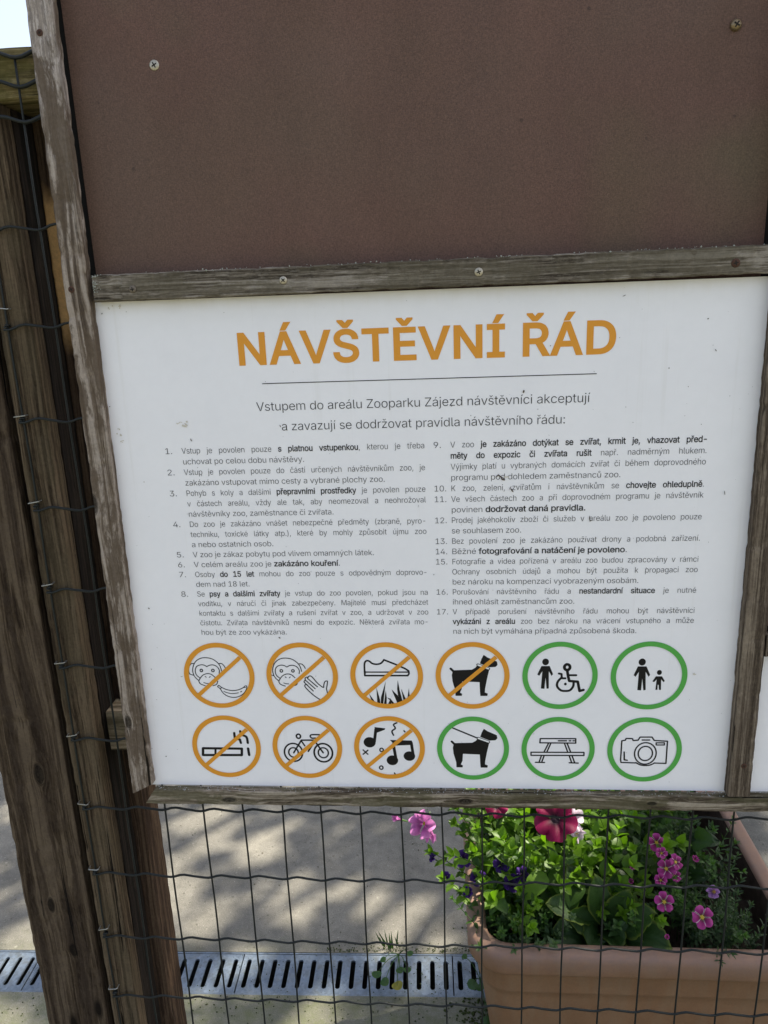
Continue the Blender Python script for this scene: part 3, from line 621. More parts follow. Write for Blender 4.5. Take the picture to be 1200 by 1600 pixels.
 'h': [410,[[107,243,114,273,127,298,146,317,157,324,196,336,230,335,248,330,264,321,278,309,289,294,297,277,302,257,303,7,350,7,349,263,341,301,326,332,316,344,292,362,262,373,227,377,189,372,156,356,142,344,130,328,113,295,106,295,106,502,60,502,60,7,106,7]]],
 'i': [167,[[106,7,106,372,60,372,60,7],[91,451,97,452,109,460,117,471,119,483,117,496,109,507,103,511,91,516,77,516,64,511,54,502,49,490,49,476,54,465,70,452]]],
 'j': [167,[[60,-29,56,-56,46,-77,27,-90,-3,-94,-3,-136,21,-135,49,-128,61,-123,81,-108,95,-87,104,-61,106,-46,106,372,60,372],[91,451,97,452,113,465,118,476,118,490,113,502,103,511,91,516,76,516,64,511,54,502,49,490,49,476,58,460,70,452]]],
 'k': [381,[[174,207,181,207,345,373,287,372,124,204,117,204,116,151],[106,7,106,502,60,502,60,7],[358,7,191,218,157,185,297,7]]],
 'l': [189,[[145,5,175,9,172,8,164,46,169,47,136,45,120,52,114,58,108,75,107,86,106,502,60,502,61,66,71,36,79,25,90,16,120,6]]],
 'm': [610,[[106,7,106,238,110,268,120,293,144,320,176,335,199,338,216,336,245,326,268,305,276,291,280,276,281,7,328,7,328,247,334,283,345,303,361,320,393,335,419,338,435,337,464,327,489,307,497,292,503,254,503,7,550,7,549,276,541,310,526,338,506,358,467,376,437,379,409,376,384,368,361,355,351,347,335,328,322,302,312,302,302,328,293,343,269,366,255,373,219,379,186,374,155,358,131,331,117,303,105,303,105,372,60,372,60,7]]],
 'n': [410,[[107,243,114,273,127,298,146,317,157,324,196,336,230,335,248,330,264,321,278,309,289,294,297,277,302,257,303,7,350,7,349,263,341,301,326,332,316,344,291,362,262,373,227,377,189,372,156,356,142,344,130,328,113,295,105,295,104,372,60,372,60,7,106,7]]],
 'o': [415,[[232,1,275,12,312,35,328,51,353,88,369,134,372,160,374,187,369,242,353,288,341,308,328,326,295,354,275,364,232,376,183,376,140,364,121,354,103,341,74,308,62,288,53,266,47,242,41,187,43,160,53,110,62,88,74,68,103,35,140,12,161,5,183,0],[188,41,171,44,141,60,128,71,109,99,96,132,92,150,89,187,92,226,96,244,109,277,128,305,141,316,171,332,188,336,227,336,244,332,275,316,298,292,307,277,314,261,323,225,326,207,326,168,314,115,298,84,287,71,275,60,244,44,207,39]]],
 'p': [424,[[106,-136,106,66,122,66,143,36,157,22,176,10,199,2,229,-1,251,0,291,12,326,35,353,67,372,110,382,160,383,189,382,217,372,267,363,290,340,327,309,354,272,372,251,376,213,377,186,371,165,361,149,348,122,312,105,312,105,372,60,372,60,-136],[203,41,186,44,157,59,145,70,126,96,118,112,109,149,106,168,106,210,118,266,134,295,145,307,157,318,186,332,202,336,238,336,270,326,284,317,307,294,316,280,323,264,332,229,335,210,335,169,323,114,315,98,296,71,270,51,255,45,238,41]]],
 'q': [424,[[365,372,320,372,320,312,303,312,275,348,259,361,239,371,212,377,174,376,153,372,134,364,99,342,72,309,61,290,53,267,46,243,43,217,41,189,46,134,61,88,72,67,99,35,115,22,133,12,173,0,211,0,238,5,259,16,275,29,302,66,318,66,318,-136,365,-136],[187,41,155,51,141,60,118,83,109,98,96,131,92,150,89,189,92,229,96,247,109,280,128,306,140,317,154,326,186,336,222,336,239,332,268,318,280,307,299,281,306,266,316,230,319,189,316,149,312,130,299,96,280,70,267,59,239,44,205,40]]],
 'r': [259,[[106,7,106,237,107,251,114,276,135,307,156,321,180,330,193,332,219,333,243,330,236,331,236,377,197,377,169,368,156,361,136,342,120,314,104,314,104,372,60,372,60,7]]],
 's': [365,[[203,0,240,7,257,13,285,30,307,51,320,77,323,91,324,106,318,140,311,154,301,166,271,187,251,196,154,220,129,231,111,246,106,255,101,277,103,290,108,303,127,323,154,336,187,340,206,339,236,329,257,312,272,286,315,295,301,324,293,335,264,360,237,371,205,377,150,374,134,370,104,357,91,348,71,327,63,315,55,289,55,256,60,240,77,213,107,192,151,177,214,162,240,154,250,148,259,141,271,124,275,103,274,90,260,66,249,56,235,48,201,39,181,38,148,42,120,54,99,75,89,98,44,89,52,66,67,43,88,24,101,16,130,5,146,2,182,-1]]],
 't': [227,[[14,372,14,334,197,334,197,372],[72,93,78,55,86,39,111,16,127,9,146,5,180,3,206,7,196,45,199,46,182,43,158,43,138,50,125,65,119,85,119,464,72,464]]],
 'u': [410,[[202,3,237,14,253,23,267,35,280,51,297,85,305,85,305,7,350,7,350,372,303,372,303,152,300,121,296,106,290,93,274,71,264,63,253,56,228,46,200,43,180,45,145,58,132,70,121,85,113,102,108,122,106,144,106,372,60,372,60,139,64,96,69,78,84,48,105,25,118,17,148,6,165,3]]],
 'v': [389,[[221,7,361,372,310,372,219,119,194,28,196,28,165,136,79,372,28,372,167,7]]],
 'w': [567,[[193,7,256,226,281,330,286,330,322,187,374,7,424,7,535,372,485,372,430,174,400,49,393,49,375,134,311,372,257,372,203,174,174,49,166,49,142,156,82,372,32,372,143,7]]],
 'x': [379,[[88,7,151,102,191,174,186,174,220,115,291,7,344,7,213,199,213,184,338,372,286,372,230,288,188,213,194,214,150,288,96,372,42,372,166,186,167,203,35,7]]],
 'y': [389,[[53,-133,84,-138,115,-136,126,-133,155,-118,171,-102,185,-82,192,-69,361,372,310,372,219,119,193,28,196,28,165,135,79,372,28,372,170,-1,153,-50,136,-79,121,-90,105,-96,88,-97,67,-94,56,-134]]],
 'z': [380,[[331,7,331,49,119,49,119,63,325,333,325,372,55,372,55,330,261,330,261,317,49,43,49,7]]],
 'Á': [480,[[80,7,184,305,236,471,242,471,283,336,400,7,453,7,271,502,206,502,27,7],[363,149,363,192,117,192,117,149],[259,565,315,651,265,651,224,565]]],
 'Í': [300,[[262,7,262,50,175,50,175,459,262,459,262,502,38,502,38,459,125,459,125,50,38,50,38,7],[170,565,226,651,176,651,135,565]]],
 'á': [389,[[175,-1,201,4,223,12,240,23,253,36,268,59,284,59,284,7,329,7,329,271,322,304,301,339,282,354,249,369,215,376,179,377,164,375,135,368,108,357,95,350,72,330,51,296,96,282,112,306,136,324,169,336,196,338,233,333,252,323,267,309,277,291,283,254,279,239,269,229,245,221,153,209,103,197,81,187,63,174,49,157,44,147,38,123,39,91,47,61,62,37,84,19,112,6,143,-1],[159,39,137,42,118,50,102,61,96,68,87,85,85,94,85,116,92,136,113,157,142,169,251,187,266,192,282,204,282,125,275,101,262,79,243,60,218,46,188,39],[208,436,265,522,215,522,174,436]]],
 'é': [404,[[231,0,248,2,280,11,307,25,330,44,339,55,356,86,310,97,297,75,275,55,256,46,224,39,194,40,178,43,147,55,134,64,112,88,97,119,93,137,89,177,90,227,92,243,102,273,119,299,130,310,156,327,171,333,188,336,223,336,239,333,267,320,289,299,310,256,316,215,323,216,82,214,82,177,364,177,361,241,350,279,335,311,303,346,277,362,249,372,220,377,181,376,138,364,119,353,86,325,73,307,62,287,46,240,41,187,43,159,53,110,62,88,87,51,103,35,141,12,162,5,212,-1],[223,436,280,522,229,522,188,436]]],
 'í': [167,[[106,7,106,372,60,372,60,7],[103,436,159,522,109,522,68,436]]],
 'ó': [415,[[232,1,275,12,312,35,328,51,353,88,369,134,372,160,374,187,369,242,353,288,341,308,328,326,295,354,275,364,232,376,183,376,140,364,121,354,103,341,74,308,62,288,53,266,47,242,41,187,43,160,53,110,62,88,74,68,103,35,140,12,161,5,183,0],[188,41,171,44,141,60,128,71,109,99,96,132,92,150,89,187,92,226,96,244,109,277,128,305,141,316,171,332,188,336,227,336,244,332,275,316,298,292,307,277,314,261,323,225,326,207,326,168,314,115,298,84,287,71,275,60,244,44,207,39],[227,436,283,522,233,522,192,436]]],
 'ú': [410,[[202,3,237,14,253,23,267,35,280,51,297,85,305,85,305,7,350,7,350,372,303,372,303,152,300,121,296,106,290,93,274,71,264,63,253,56,228,46,200,43,180,45,145,58,132,70,121,85,113,102,108,122,106,144,106,372,60,372,60,139,64,96,69,78,84,48,105,25,118,17,148,6,165,3],[224,436,281,522,230,522,189,436]]],
 'ý': [389,[[53,-133,84,-138,115,-136,126,-133,155,-118,171,-102,185,-82,192,-69,361,372,310,372,219,119,193,28,196,28,165,135,79,372,28,372,170,-1,153,-50,136,-79,121,-90,105,-96,88,-97,67,-94,56,-134],[214,436,270,522,220,522,179,436]]],
 'č': [396,[[221,-1,259,6,302,27,320,42,335,60,342,70,354,97,309,108,298,85,282,66,261,51,236,42,207,39,171,44,141,60,128,71,109,99,96,132,92,150,89,187,92,226,96,244,109,277,128,305,155,325,188,336,207,337,227,336,244,332,267,321,292,300,308,271,352,282,340,308,327,327,301,350,281,362,258,370,221,377,183,376,140,364,121,354,103,341,74,308,62,288,53,266,47,242,41,187,43,160,53,110,62,88,74,68,103,35,140,12,161,5,183,0],[105,522,105,529,181,443,233,443,310,529,310,522,259,522,207,458,155,522]]],
 'ď': [493,[[211,0,238,5,259,16,275,29,303,66,320,66,320,7,365,7,365,502,318,502,318,312,302,312,275,348,259,361,239,371,212,377,174,376,153,372,134,364,99,342,72,309,61,290,53,267,46,243,43,217,41,189,43,160,46,134,53,110,72,67,99,35,115,22,133,12,173,0],[187,41,155,51,141,60,118,83,109,98,96,131,92,150,89,189,92,229,96,247,109,280,128,306,140,317,154,326,186,336,222,336,239,332,268,318,280,307,299,281,306,266,316,230,319,189,316,149,312,130,299,96,280,70,267,59,239,44,205,40],[456,411,471,525,425,525,425,411]]],
 'Ě': [419,[[368,7,368,50,117,50,117,236,348,236,348,279,117,279,117,459,365,459,365,502,67,502,67,7],[116,651,116,659,192,572,244,572,320,659,320,651,270,651,218,587,165,651]]],
 'ě': [404,[[231,0,248,2,280,11,307,25,330,44,339,55,356,86,310,97,297,75,275,55,256,46,224,39,194,40,178,43,147,55,134,64,112,88,97,119,93,137,89,177,90,227,92,243,102,273,119,299,130,310,156,327,171,333,188,336,223,336,239,333,267,320,289,299,310,256,316,215,323,216,82,214,82,177,364,177,361,241,350,279,335,311,303,346,277,362,249,372,220,377,181,376,138,364,119,353,86,325,73,307,62,287,46,240,41,187,43,159,53,110,62,88,87,51,103,35,141,12,162,5,212,-1],[102,522,102,529,178,443,230,443,306,529,306,522,256,522,204,458,151,522]]],
 'ľ': [226,[[145,5,175,9,172,8,164,46,169,47,136,45,120,52,114,58,108,75,107,86,106,502,60,502,61,66,71,36,79,25,90,16,120,6],[200,411,216,525,170,525,170,411]]],
 'ň': [410,[[107,243,114,273,127,298,146,317,157,324,196,336,230,335,248,330,264,321,278,309,289,294,297,277,302,257,303,7,350,7,349,263,341,301,326,332,316,344,291,362,262,373,227,377,189,372,156,356,142,344,130,328,113,295,105,295,104,372,60,372,60,7,106,7],[103,522,103,529,179,443,231,443,307,529,307,522,257,522,205,458,152,522]]],
 'Ř': [449,[[117,7,117,459,233,459,270,456,301,446,313,439,333,420,346,395,349,382,352,367,352,337,346,309,340,297,333,286,313,267,287,255,253,249,103,248,103,205,236,205,288,210,310,215,330,224,362,246,374,259,392,292,401,331,401,373,398,393,384,430,362,459,347,472,310,491,288,497,236,502,67,502,67,7],[416,7,299,222,242,222,357,7],[120,651,120,659,196,572,248,572,324,659,324,651,274,651,222,587,169,651]]],
 'ř': [259,[[106,7,106,237,107,251,114,276,135,307,156,321,180,330,193,332,219,333,243,330,236,331,236,377,197,377,169,368,156,361,136,342,120,314,104,314,104,372,60,372,60,7],[41,522,41,529,118,443,169,443,246,529,246,522,195,522,143,458,91,522]]],
 'Š': [447,[[251,0,276,3,320,17,339,27,369,52,389,84,400,119,400,155,394,182,381,205,364,224,344,239,321,252,285,266,210,286,178,297,155,307,135,320,118,338,109,362,109,388,116,412,131,432,141,441,164,454,193,463,225,466,269,460,289,453,306,443,321,431,333,416,343,385,393,385,392,396,381,429,371,444,360,458,331,482,294,499,273,504,251,507,203,507,160,499,123,482,107,471,81,444,71,428,60,392,61,350,67,329,77,311,91,294,131,267,186,246,274,221,299,211,330,192,344,174,352,152,352,125,343,99,326,77,315,68,274,48,224,42,193,44,164,52,138,65,128,73,110,94,98,129,46,129,53,98,60,80,70,64,82,50,112,25,151,8,173,3,198,-1],[121,651,121,659,197,572,248,572,325,659,325,651,275,651,223,587,170,651]]],
 'š': [365,[[203,0,240,7,257,13,285,30,307,51,320,77,323,91,324,106,318,140,311,154,301,166,271,187,251,196,154,220,129,231,111,246,106,255,101,277,103,290,108,303,127,323,154,336,187,340,206,339,236,329,257,312,272,286,315,295,301,324,293,335,264,360,237,371,205,377,150,374,134,370,104,357,91,348,71,327,63,315,55,289,55,256,60,240,77,213,107,192,151,177,214,162,240,154,250,148,259,141,271,124,275,103,274,90,260,66,249,56,235,48,201,39,181,38,148,42,120,54,99,75,89,98,44,89,52,66,67,43,88,24,101,16,130,5,146,2,182,-1],[84,522,84,529,160,443,212,443,288,529,288,522,238,522,186,458,134,522]]],
 'ť': [262,[[14,372,14,334,197,334,197,372],[72,93,78,55,86,39,111,16,127,9,146,5,180,3,206,7,196,45,199,46,182,43,158,43,138,50,125,65,119,85,119,464,72,464],[203,433,219,547,173,547,173,433]]],
 'ů': [410,[[202,3,237,14,253,23,267,35,280,51,297,85,305,85,305,7,350,7,350,372,303,372,303,152,300,121,296,106,290,93,274,71,264,63,253,56,228,46,200,43,180,45,145,58,132,70,121,85,113,102,108,122,106,144,106,372,60,372,60,139,64,96,69,78,84,48,105,25,118,17,148,6,165,3],[216,412,246,422,270,442,284,469,287,490,286,500,281,519,276,528,270,537,255,551,227,565,194,567,164,557,140,537,126,510,123,490,124,479,129,460,134,451,140,442,155,428,173,417,183,414,205,411],[195,441,178,448,164,462,159,471,156,490,159,509,170,525,178,531,195,538,215,538,233,531,247,517,254,499,254,480,247,462,233,448,215,441]]],
 'ž': [380,[[331,7,331,49,119,49,119,63,325,333,325,372,55,372,55,330,261,330,261,317,49,43,49,7],[85,522,85,529,161,443,213,443,289,529,289,522,239,522,187,458,134,522]]],
 '’': [177,[[93,325,141,502,88,502,60,325]]]},
'M': {"'": [206,[[141,305,149,522,57,522,65,305]]],
 '(': [273,[[78,168,89,90,111,12,145,-65,169,-109,256,-109,221,-33,184,70,169,140,164,207,167,257,174,311,194,396,224,480,256,552,169,552,141,499,119,445,101,387,88,326,77,236]]],
 ')': [273,[[104,-109,146,-28,174,50,184,89,196,167,196,235,191,295,172,387,154,445,132,499,104,552,17,552,50,480,87,367,103,284,109,207,107,163,96,96,74,22,64,-4,17,-109]]],
 ',': [188,[[94,-132,154,84,56,84,22,-132]]],
 '-': [453,[[101,257,101,175,350,175,350,257]]],
 '.': [188,[[107,-16,128,-8,144,9,153,29,153,53,144,74,128,90,107,99,84,99,63,90,46,74,38,53,36,41,38,29,46,8,63,-8,84,-16]]],
 '0': [453,[[256,-18,283,-12,308,-1,331,14,352,32,369,54,384,80,397,109,413,176,417,213,417,295,413,332,406,367,384,428,369,454,351,476,331,495,308,510,283,520,256,526,227,529,170,520,145,510,122,495,102,476,84,454,69,428,57,399,47,367,40,332,36,295,36,213,40,176,47,141,57,109,69,80,84,54,102,32,122,14,145,-1,170,-12,197,-18,227,-20],[211,64,184,74,172,83,151,110,143,127,130,170,126,196,123,224,123,285,130,338,136,361,151,399,161,414,184,435,211,445,227,446,256,441,281,426,292,414,311,381,318,361,327,313,330,285,330,224,318,147,311,127,292,95,281,83,257,68,242,64]]],
 '1': [453,[[404,-13,404,68,63,68,63,-13],[194,522,73,433,73,332,214,435,199,435,199,-13,289,-13,289,522]]],
 '2': [453,[[402,-13,402,70,166,70,166,55,316,214,358,267,377,298,388,328,394,373,393,394,382,434,360,469,346,484,330,497,292,517,249,527,225,529,179,523,157,517,137,508,102,483,87,467,75,449,58,408,54,386,52,349,139,349,141,375,146,397,150,407,162,424,188,441,224,447,258,441,276,432,291,419,297,412,305,393,307,361,303,341,281,301,239,252,51,53,51,-13]]],
 '3': [453,[[244,-19,269,-15,314,1,334,12,368,41,392,78,400,99,406,145,405,167,400,189,382,229,369,247,353,263,334,276,314,288,291,296,265,301,239,303,198,301,201,251,385,456,385,522,57,522,57,439,275,439,275,453,144,304,144,235,201,235,240,231,269,222,290,208,305,190,315,157,316,145,313,120,304,100,289,84,258,68,233,63,205,63,170,71,151,81,143,88,131,103,127,112,120,145,29,145,39,87,48,67,74,34,90,20,127,-2,149,-10,194,-19]]],
 '4': [453,[[426,92,426,176,122,176,122,162,333,522,239,522,27,162,27,92],[356,-13,356,331,269,331,269,-13]]],
 '5': [453,[[247,-18,294,-7,315,4,335,17,352,32,367,50,380,69,391,91,398,114,404,163,401,201,391,236,384,252,366,281,342,306,299,333,283,339,248,346,215,346,187,341,160,332,132,314,148,314,162,439,379,439,379,522,84,522,53,241,132,232,161,252,183,259,218,264,245,261,268,251,278,244,295,226,308,203,312,190,315,162,312,134,303,110,296,100,280,82,259,70,247,66,210,63,189,68,170,77,155,89,143,105,139,113,133,143,45,143,49,109,54,89,72,53,85,37,99,22,134,-1,175,-15,198,-19]]],
 '6': [453,[[251,-18,274,-14,317,3,352,30,367,47,379,66,396,109,402,157,397,204,381,246,356,280,322,306,281,322,235,327,201,323,172,310,143,283,124,248,158,248,347,522,245,522,107,318,68,244,55,202,50,162,56,112,73,68,100,31,136,3,156,-7,178,-14,202,-18,226,-20],[214,62,191,68,171,80,156,97,144,119,141,131,138,158,139,172,144,197,149,208,171,234,191,246,202,249,226,252,239,251,262,246,281,234,297,217,308,196,314,171,314,143,303,108,281,80,262,68,251,65,239,62]]],
 '7': [453,[[173,-13,404,446,404,522,49,522,49,439,310,439,310,451,76,-13]]],
 '8': [453,[[252,-19,300,-9,322,0,342,10,376,38,389,54,408,92,414,135,413,153,406,185,399,201,382,228,359,251,333,268,313,275,313,258,341,271,357,284,370,300,389,338,395,380,389,421,382,440,360,473,346,487,312,510,271,524,226,529,181,524,140,510,106,487,92,473,70,439,63,421,57,380,63,338,71,318,82,300,96,284,112,271,140,258,140,275,120,268,93,251,70,228,61,215,53,201,42,169,39,135,40,113,45,92,63,54,92,23,110,10,152,-9,175,-15,200,-19],[211,63,173,72,153,84,140,99,131,117,128,139,135,172,155,198,186,216,212,222,240,222,266,216,297,198,317,172,321,162,324,139,321,117,306,91,290,77,255,65,226,62],[214,303,193,308,175,317,156,337,151,346,146,365,148,396,161,421,183,438,203,445,226,447,250,445,278,433,291,421,301,405,306,386,304,355,296,337,277,317,249,305]]],
 '9': [453,[[202,527,179,523,136,506,100,478,73,443,56,400,50,352,52,327,62,283,83,244,113,214,150,193,194,183,229,182,241,184,262,190,280,199,289,205,309,226,329,261,295,261,106,-13,207,-13,345,191,375,242,385,265,398,307,402,347,396,396,379,441,367,460,352,477,336,492,317,505,274,523,226,529],[239,446,251,444,272,435,297,411,308,390,311,378,314,364,314,337,308,312,290,282,272,268,251,259,226,256,214,257,202,259,181,268,171,275,156,292,141,325,138,352,139,365,141,378,150,401,163,420,172,428,181,435,202,444,226,447]]],
 ':': [188,[[107,-16,128,-8,144,9,153,29,153,53,144,74,128,90,107,99,84,99,63,90,46,74,38,53,36,41,38,29,46,8,63,-8,84,-16],[107,259,128,267,144,284,153,305,153,328,144,349,128,365,107,374,84,374,63,365,46,349,38,328,36,316,38,305,46,284,63,267,84,259]]],
 'A': [480,[[94,-13,203,298,249,443,262,491,215,491,264,330,386,-13,482,-13,285,522,192,522,-2,-13],[383,129,383,212,97,212,97,129]]],
 'B': [456,[[247,-13,303,-8,350,6,386,29,400,44,420,78,430,116,431,136,427,176,414,209,405,224,383,247,357,264,328,274,328,257,364,275,374,283,391,303,404,327,408,341,411,374,410,394,400,431,381,465,353,491,315,511,292,517,268,521,241,522,47,522,47,-13],[138,218,263,217,289,211,309,200,325,186,340,158,342,148,341,123,331,100,309,81,271,71,138,70],[138,439,240,439,279,434,293,428,312,409,322,386,322,361,317,342,306,326,292,313,262,301,238,298,138,298]]],
 'C': [510,[[287,-19,326,-13,362,-1,395,17,425,40,449,68,468,101,476,119,489,173,398,173,389,141,372,113,350,91,332,80,312,72,279,66,246,67,227,71,191,87,175,99,161,114,137,150,128,172,118,224,116,254,122,311,128,336,148,378,160,395,175,409,208,431,246,441,268,443,290,441,332,429,358,411,372,396,384,378,393,357,398,335,489,335,481,371,468,408,449,441,424,469,379,502,344,517,307,526,267,529,202,520,172,510,143,495,118,476,95,454,75,428,58,399,44,367,35,332,29,294,27,254,29,214,35,176,44,142,58,109,75,80,95,55,118,32,143,14,172,-1,202,-11,234,-18]]],
 'D': [502,[[258,-11,294,-5,327,5,357,19,384,37,408,59,428,84,445,113,458,144,467,179,473,216,475,255,473,295,467,331,458,365,445,397,429,425,409,450,385,472,359,490,330,504,297,514,263,520,80,522,80,439,221,439,272,433,294,426,313,417,330,405,344,391,357,374,375,334,385,284,385,227,381,200,367,154,357,135,344,118,329,104,311,92,291,83,243,71,83,70,83,-13],[47,522,47,-13,138,-13,138,522]]],
 'E': [419,[[388,-13,388,70,138,70,138,216,368,216,368,299,138,299,138,439,385,439,385,522,47,522,47,-13]]],
 'F': [410,[[138,-13,138,208,359,208,359,291,138,291,138,439,382,439,382,522,47,522,47,-13]]],
 'G': [520,[[300,-18,357,-5,383,7,407,22,428,40,462,84,475,110,484,138,489,168,491,269,270,269,270,186,437,212,403,218,401,182,392,146,376,115,352,92,323,75,306,70,269,66,247,67,228,71,191,87,175,99,148,131,128,172,118,224,116,254,122,311,128,336,137,358,160,395,174,410,190,421,207,431,226,437,265,443,290,441,311,436,331,428,348,417,370,395,382,377,399,336,491,336,477,389,460,423,450,439,425,467,396,491,363,509,326,521,286,528,265,529,232,526,200,520,170,510,142,495,116,476,94,454,74,428,57,399,44,367,35,332,29,294,27,254,29,214,35,177,44,142,57,110,74,81,94,55,117,33,143,14,171,-1,202,-11,234,-18,269,-20]]],
 'H': [517,[[138,-13,138,219,379,219,379,-13,470,-13,470,522,379,522,379,302,138,302,138,522,47,522,47,-13]]],
 'J': [396,[[219,-17,250,-9,278,4,303,23,323,47,338,76,347,109,349,145,349,522,259,522,259,146,253,108,238,83,228,74,201,64,168,64,154,68,131,83,116,108,112,125,111,186,20,186,23,109,31,76,46,47,66,23,91,4,120,-9,151,-17,185,-20]]],
 'K': [467,[[233,263,236,262,475,520,358,522,183,333,91,220,94,119],[138,-13,138,522,47,522,47,-13],[474,-13,229,331,171,260,365,-13]]],
 'L': [393,[[374,-13,374,70,138,70,138,522,47,522,47,-13]]],
 'M': [628,[[135,-13,135,329,131,470,94,470,158,286,277,-13,351,-13,480,317,530,470,494,470,491,327,491,-13,581,-13,581,522,467,522,340,192,290,36,339,36,292,186,160,522,47,522,47,-13]]],
 'N': [523,[[138,-13,138,317,131,469,87,462,191,283,380,-13,476,-13,476,522,386,522,386,145,393,39,433,45,406,100,354,190,143,522,47,522,47,-13]]],
 'O': [533,[[301,-18,362,-1,390,14,416,33,439,55,459,80,475,109,489,142,498,176,504,214,506,254,504,294,498,332,489,367,475,399,459,428,439,454,416,476,390,495,362,510,332,520,301,526,267,529,233,526,202,520,172,510,143,495,118,476,95,454,75,428,58,399,45,367,35,332,29,294,27,254,29,214,35,176,58,109,75,80,95,55,118,33,144,14,172,-1,202,-11,233,-18,267,-20],[246,67,227,71,191,87,175,99,148,130,128,172,118,224,116,254,122,312,128,336,137,359,161,395,175,410,191,422,209,431,246,441,267,443,307,437,343,422,359,410,386,379,406,337,412,312,416,284,416,224,406,172,397,150,386,130,359,99,343,87,307,71,287,67]]],
 'P': [445,[[138,-13,138,439,250,438,266,436,291,427,301,421,316,405,326,385,331,361,331,334,326,310,316,290,301,274,279,262,250,256,232,255,96,255,96,173,265,174,292,178,316,186,339,196,375,223,390,240,410,280,417,301,422,348,417,394,410,415,390,455,375,471,339,499,316,509,292,516,236,522,47,522,47,-13]]],
 'R': [449,[[138,-13,138,439,251,438,280,433,292,428,317,408,326,389,332,365,330,327,317,298,302,284,281,274,233,268,83,268,83,185,265,186,317,196,339,205,376,231,402,265,411,285,421,328,422,352,421,376,411,419,390,458,376,474,359,488,317,510,292,516,236,522,47,522,47,-13],[450,-13,311,242,208,242,345,-13]]],
 'S': [447,[[253,-21,280,-17,329,-1,350,10,384,39,408,75,415,95,420,117,421,139,418,174,413,190,398,217,378,239,342,264,279,289,185,316,156,330,140,342,131,357,129,365,129,385,134,403,153,425,172,436,210,445,245,444,264,441,280,435,295,427,307,417,321,392,327,365,415,365,412,399,407,420,399,439,388,456,359,487,322,509,300,518,277,524,227,529,177,524,132,510,94,487,78,472,53,437,45,417,40,395,41,346,48,321,60,299,77,280,98,263,149,237,267,202,300,188,316,177,327,164,332,149,332,128,325,109,303,84,281,72,239,63,196,64,160,76,141,88,133,96,119,125,116,150,24,150,28,113,42,71,53,53,83,21,122,-3,145,-11,196,-21]]],
 'T': [449,[[180,439,180,-13,270,-13,270,439,430,439,430,522,19,522,19,439]]],
 'U': [517,[[289,-20,318,-15,345,-7,392,18,412,34,429,52,444,73,464,120,469,146,470,173,470,522,380,522,380,179,376,147,365,119,357,107,337,87,324,79,295,68,259,65,223,68,193,79,181,87,160,107,152,119,141,147,137,179,137,522,47,522,47,173,54,120,62,96,73,73,88,52,105,34,125,18,148,4,173,-7,228,-20]]],
 'V': [480,[[287,-13,482,522,385,522,272,197,217,18,265,18,215,180,93,522,-2,522,195,-13]]],
 'Y': [472,[[281,-13,281,205,479,522,374,522,261,338,226,270,205,217,269,217,241,284,212,338,98,522,-7,522,190,205,190,-13]]],
 'Z': [438,[[412,-13,412,70,152,70,72,66,93,6,171,109,410,458,410,522,27,522,27,439,286,439,366,442,345,503,304,450,29,50,29,-13]]],
 'a': [389,[[177,-21,207,-16,243,1,261,15,280,38,264,39,264,-13,350,-13,350,252,346,293,341,310,334,326,316,352,293,371,255,389,205,397,178,397,145,392,129,388,98,375,70,356,57,344,37,314,23,283,107,258,122,286,139,302,163,314,196,318,217,316,234,310,247,302,255,290,261,276,262,267,263,255,259,246,241,241,149,229,96,216,71,204,49,189,32,168,21,141,17,108,22,70,28,53,47,24,73,1,106,-13,141,-21],[160,59,134,64,116,75,112,80,105,97,105,113,113,131,131,143,157,152,241,164,263,169,281,177,264,163,260,118,252,100,239,83,222,70,199,61]]],
 'b': [424,[[254,-20,278,-15,320,5,356,37,382,79,398,130,403,189,398,247,382,298,370,320,339,357,299,383,254,396,211,397,179,390,165,384,135,362,111,332,127,332,127,522,40,522,40,-13,125,-13,125,46,111,46,116,38,135,14,166,-8,195,-18,230,-21],[205,61,192,64,169,75,151,94,144,106,132,135,129,152,126,170,126,209,137,258,143,272,159,293,169,302,192,313,205,316,235,316,249,313,272,301,282,292,298,270,309,241,312,225,315,189,312,153,304,121,297,107,290,95,272,76,249,64,235,61]]],
 'c': [396,[[222,-21,251,-17,278,-9,302,3,324,19,344,38,359,60,366,72,380,112,295,133,290,114,277,90,263,76,252,69,231,62,207,59,177,64,164,69,153,76,134,96,121,122,112,153,109,187,112,222,127,268,143,291,164,307,191,316,207,317,224,316,245,310,257,304,272,292,286,271,294,246,378,268,370,294,358,318,333,350,312,367,289,380,264,390,222,397,181,396,155,391,132,383,110,371,72,339,57,319,44,297,27,246,21,187,23,158,27,130,44,79,72,37,90,20,110,5,155,-15,181,-20]]],
 'd': [424,[[213,-20,245,-14,280,6,297,23,314,45,300,46,300,-13,385,-13,385,522,298,522,298,332,314,332,281,370,246,390,214,397,171,396,147,391,125,383,86,357,69,340,55,320,33,274,22,219,22,159,26,130,33,104,55,57,69,37,86,20,104,5,125,-6,147,-15,170,-20],[190,61,176,64,153,76,134,95,127,107,112,153,109,189,110,208,116,241,127,270,134,282,152,301,175,313,189,316,219,316,233,313,256,302,274,283,281,272,296,227,299,189,296,152,281,106,274,94,255,75,233,64,205,60]]],
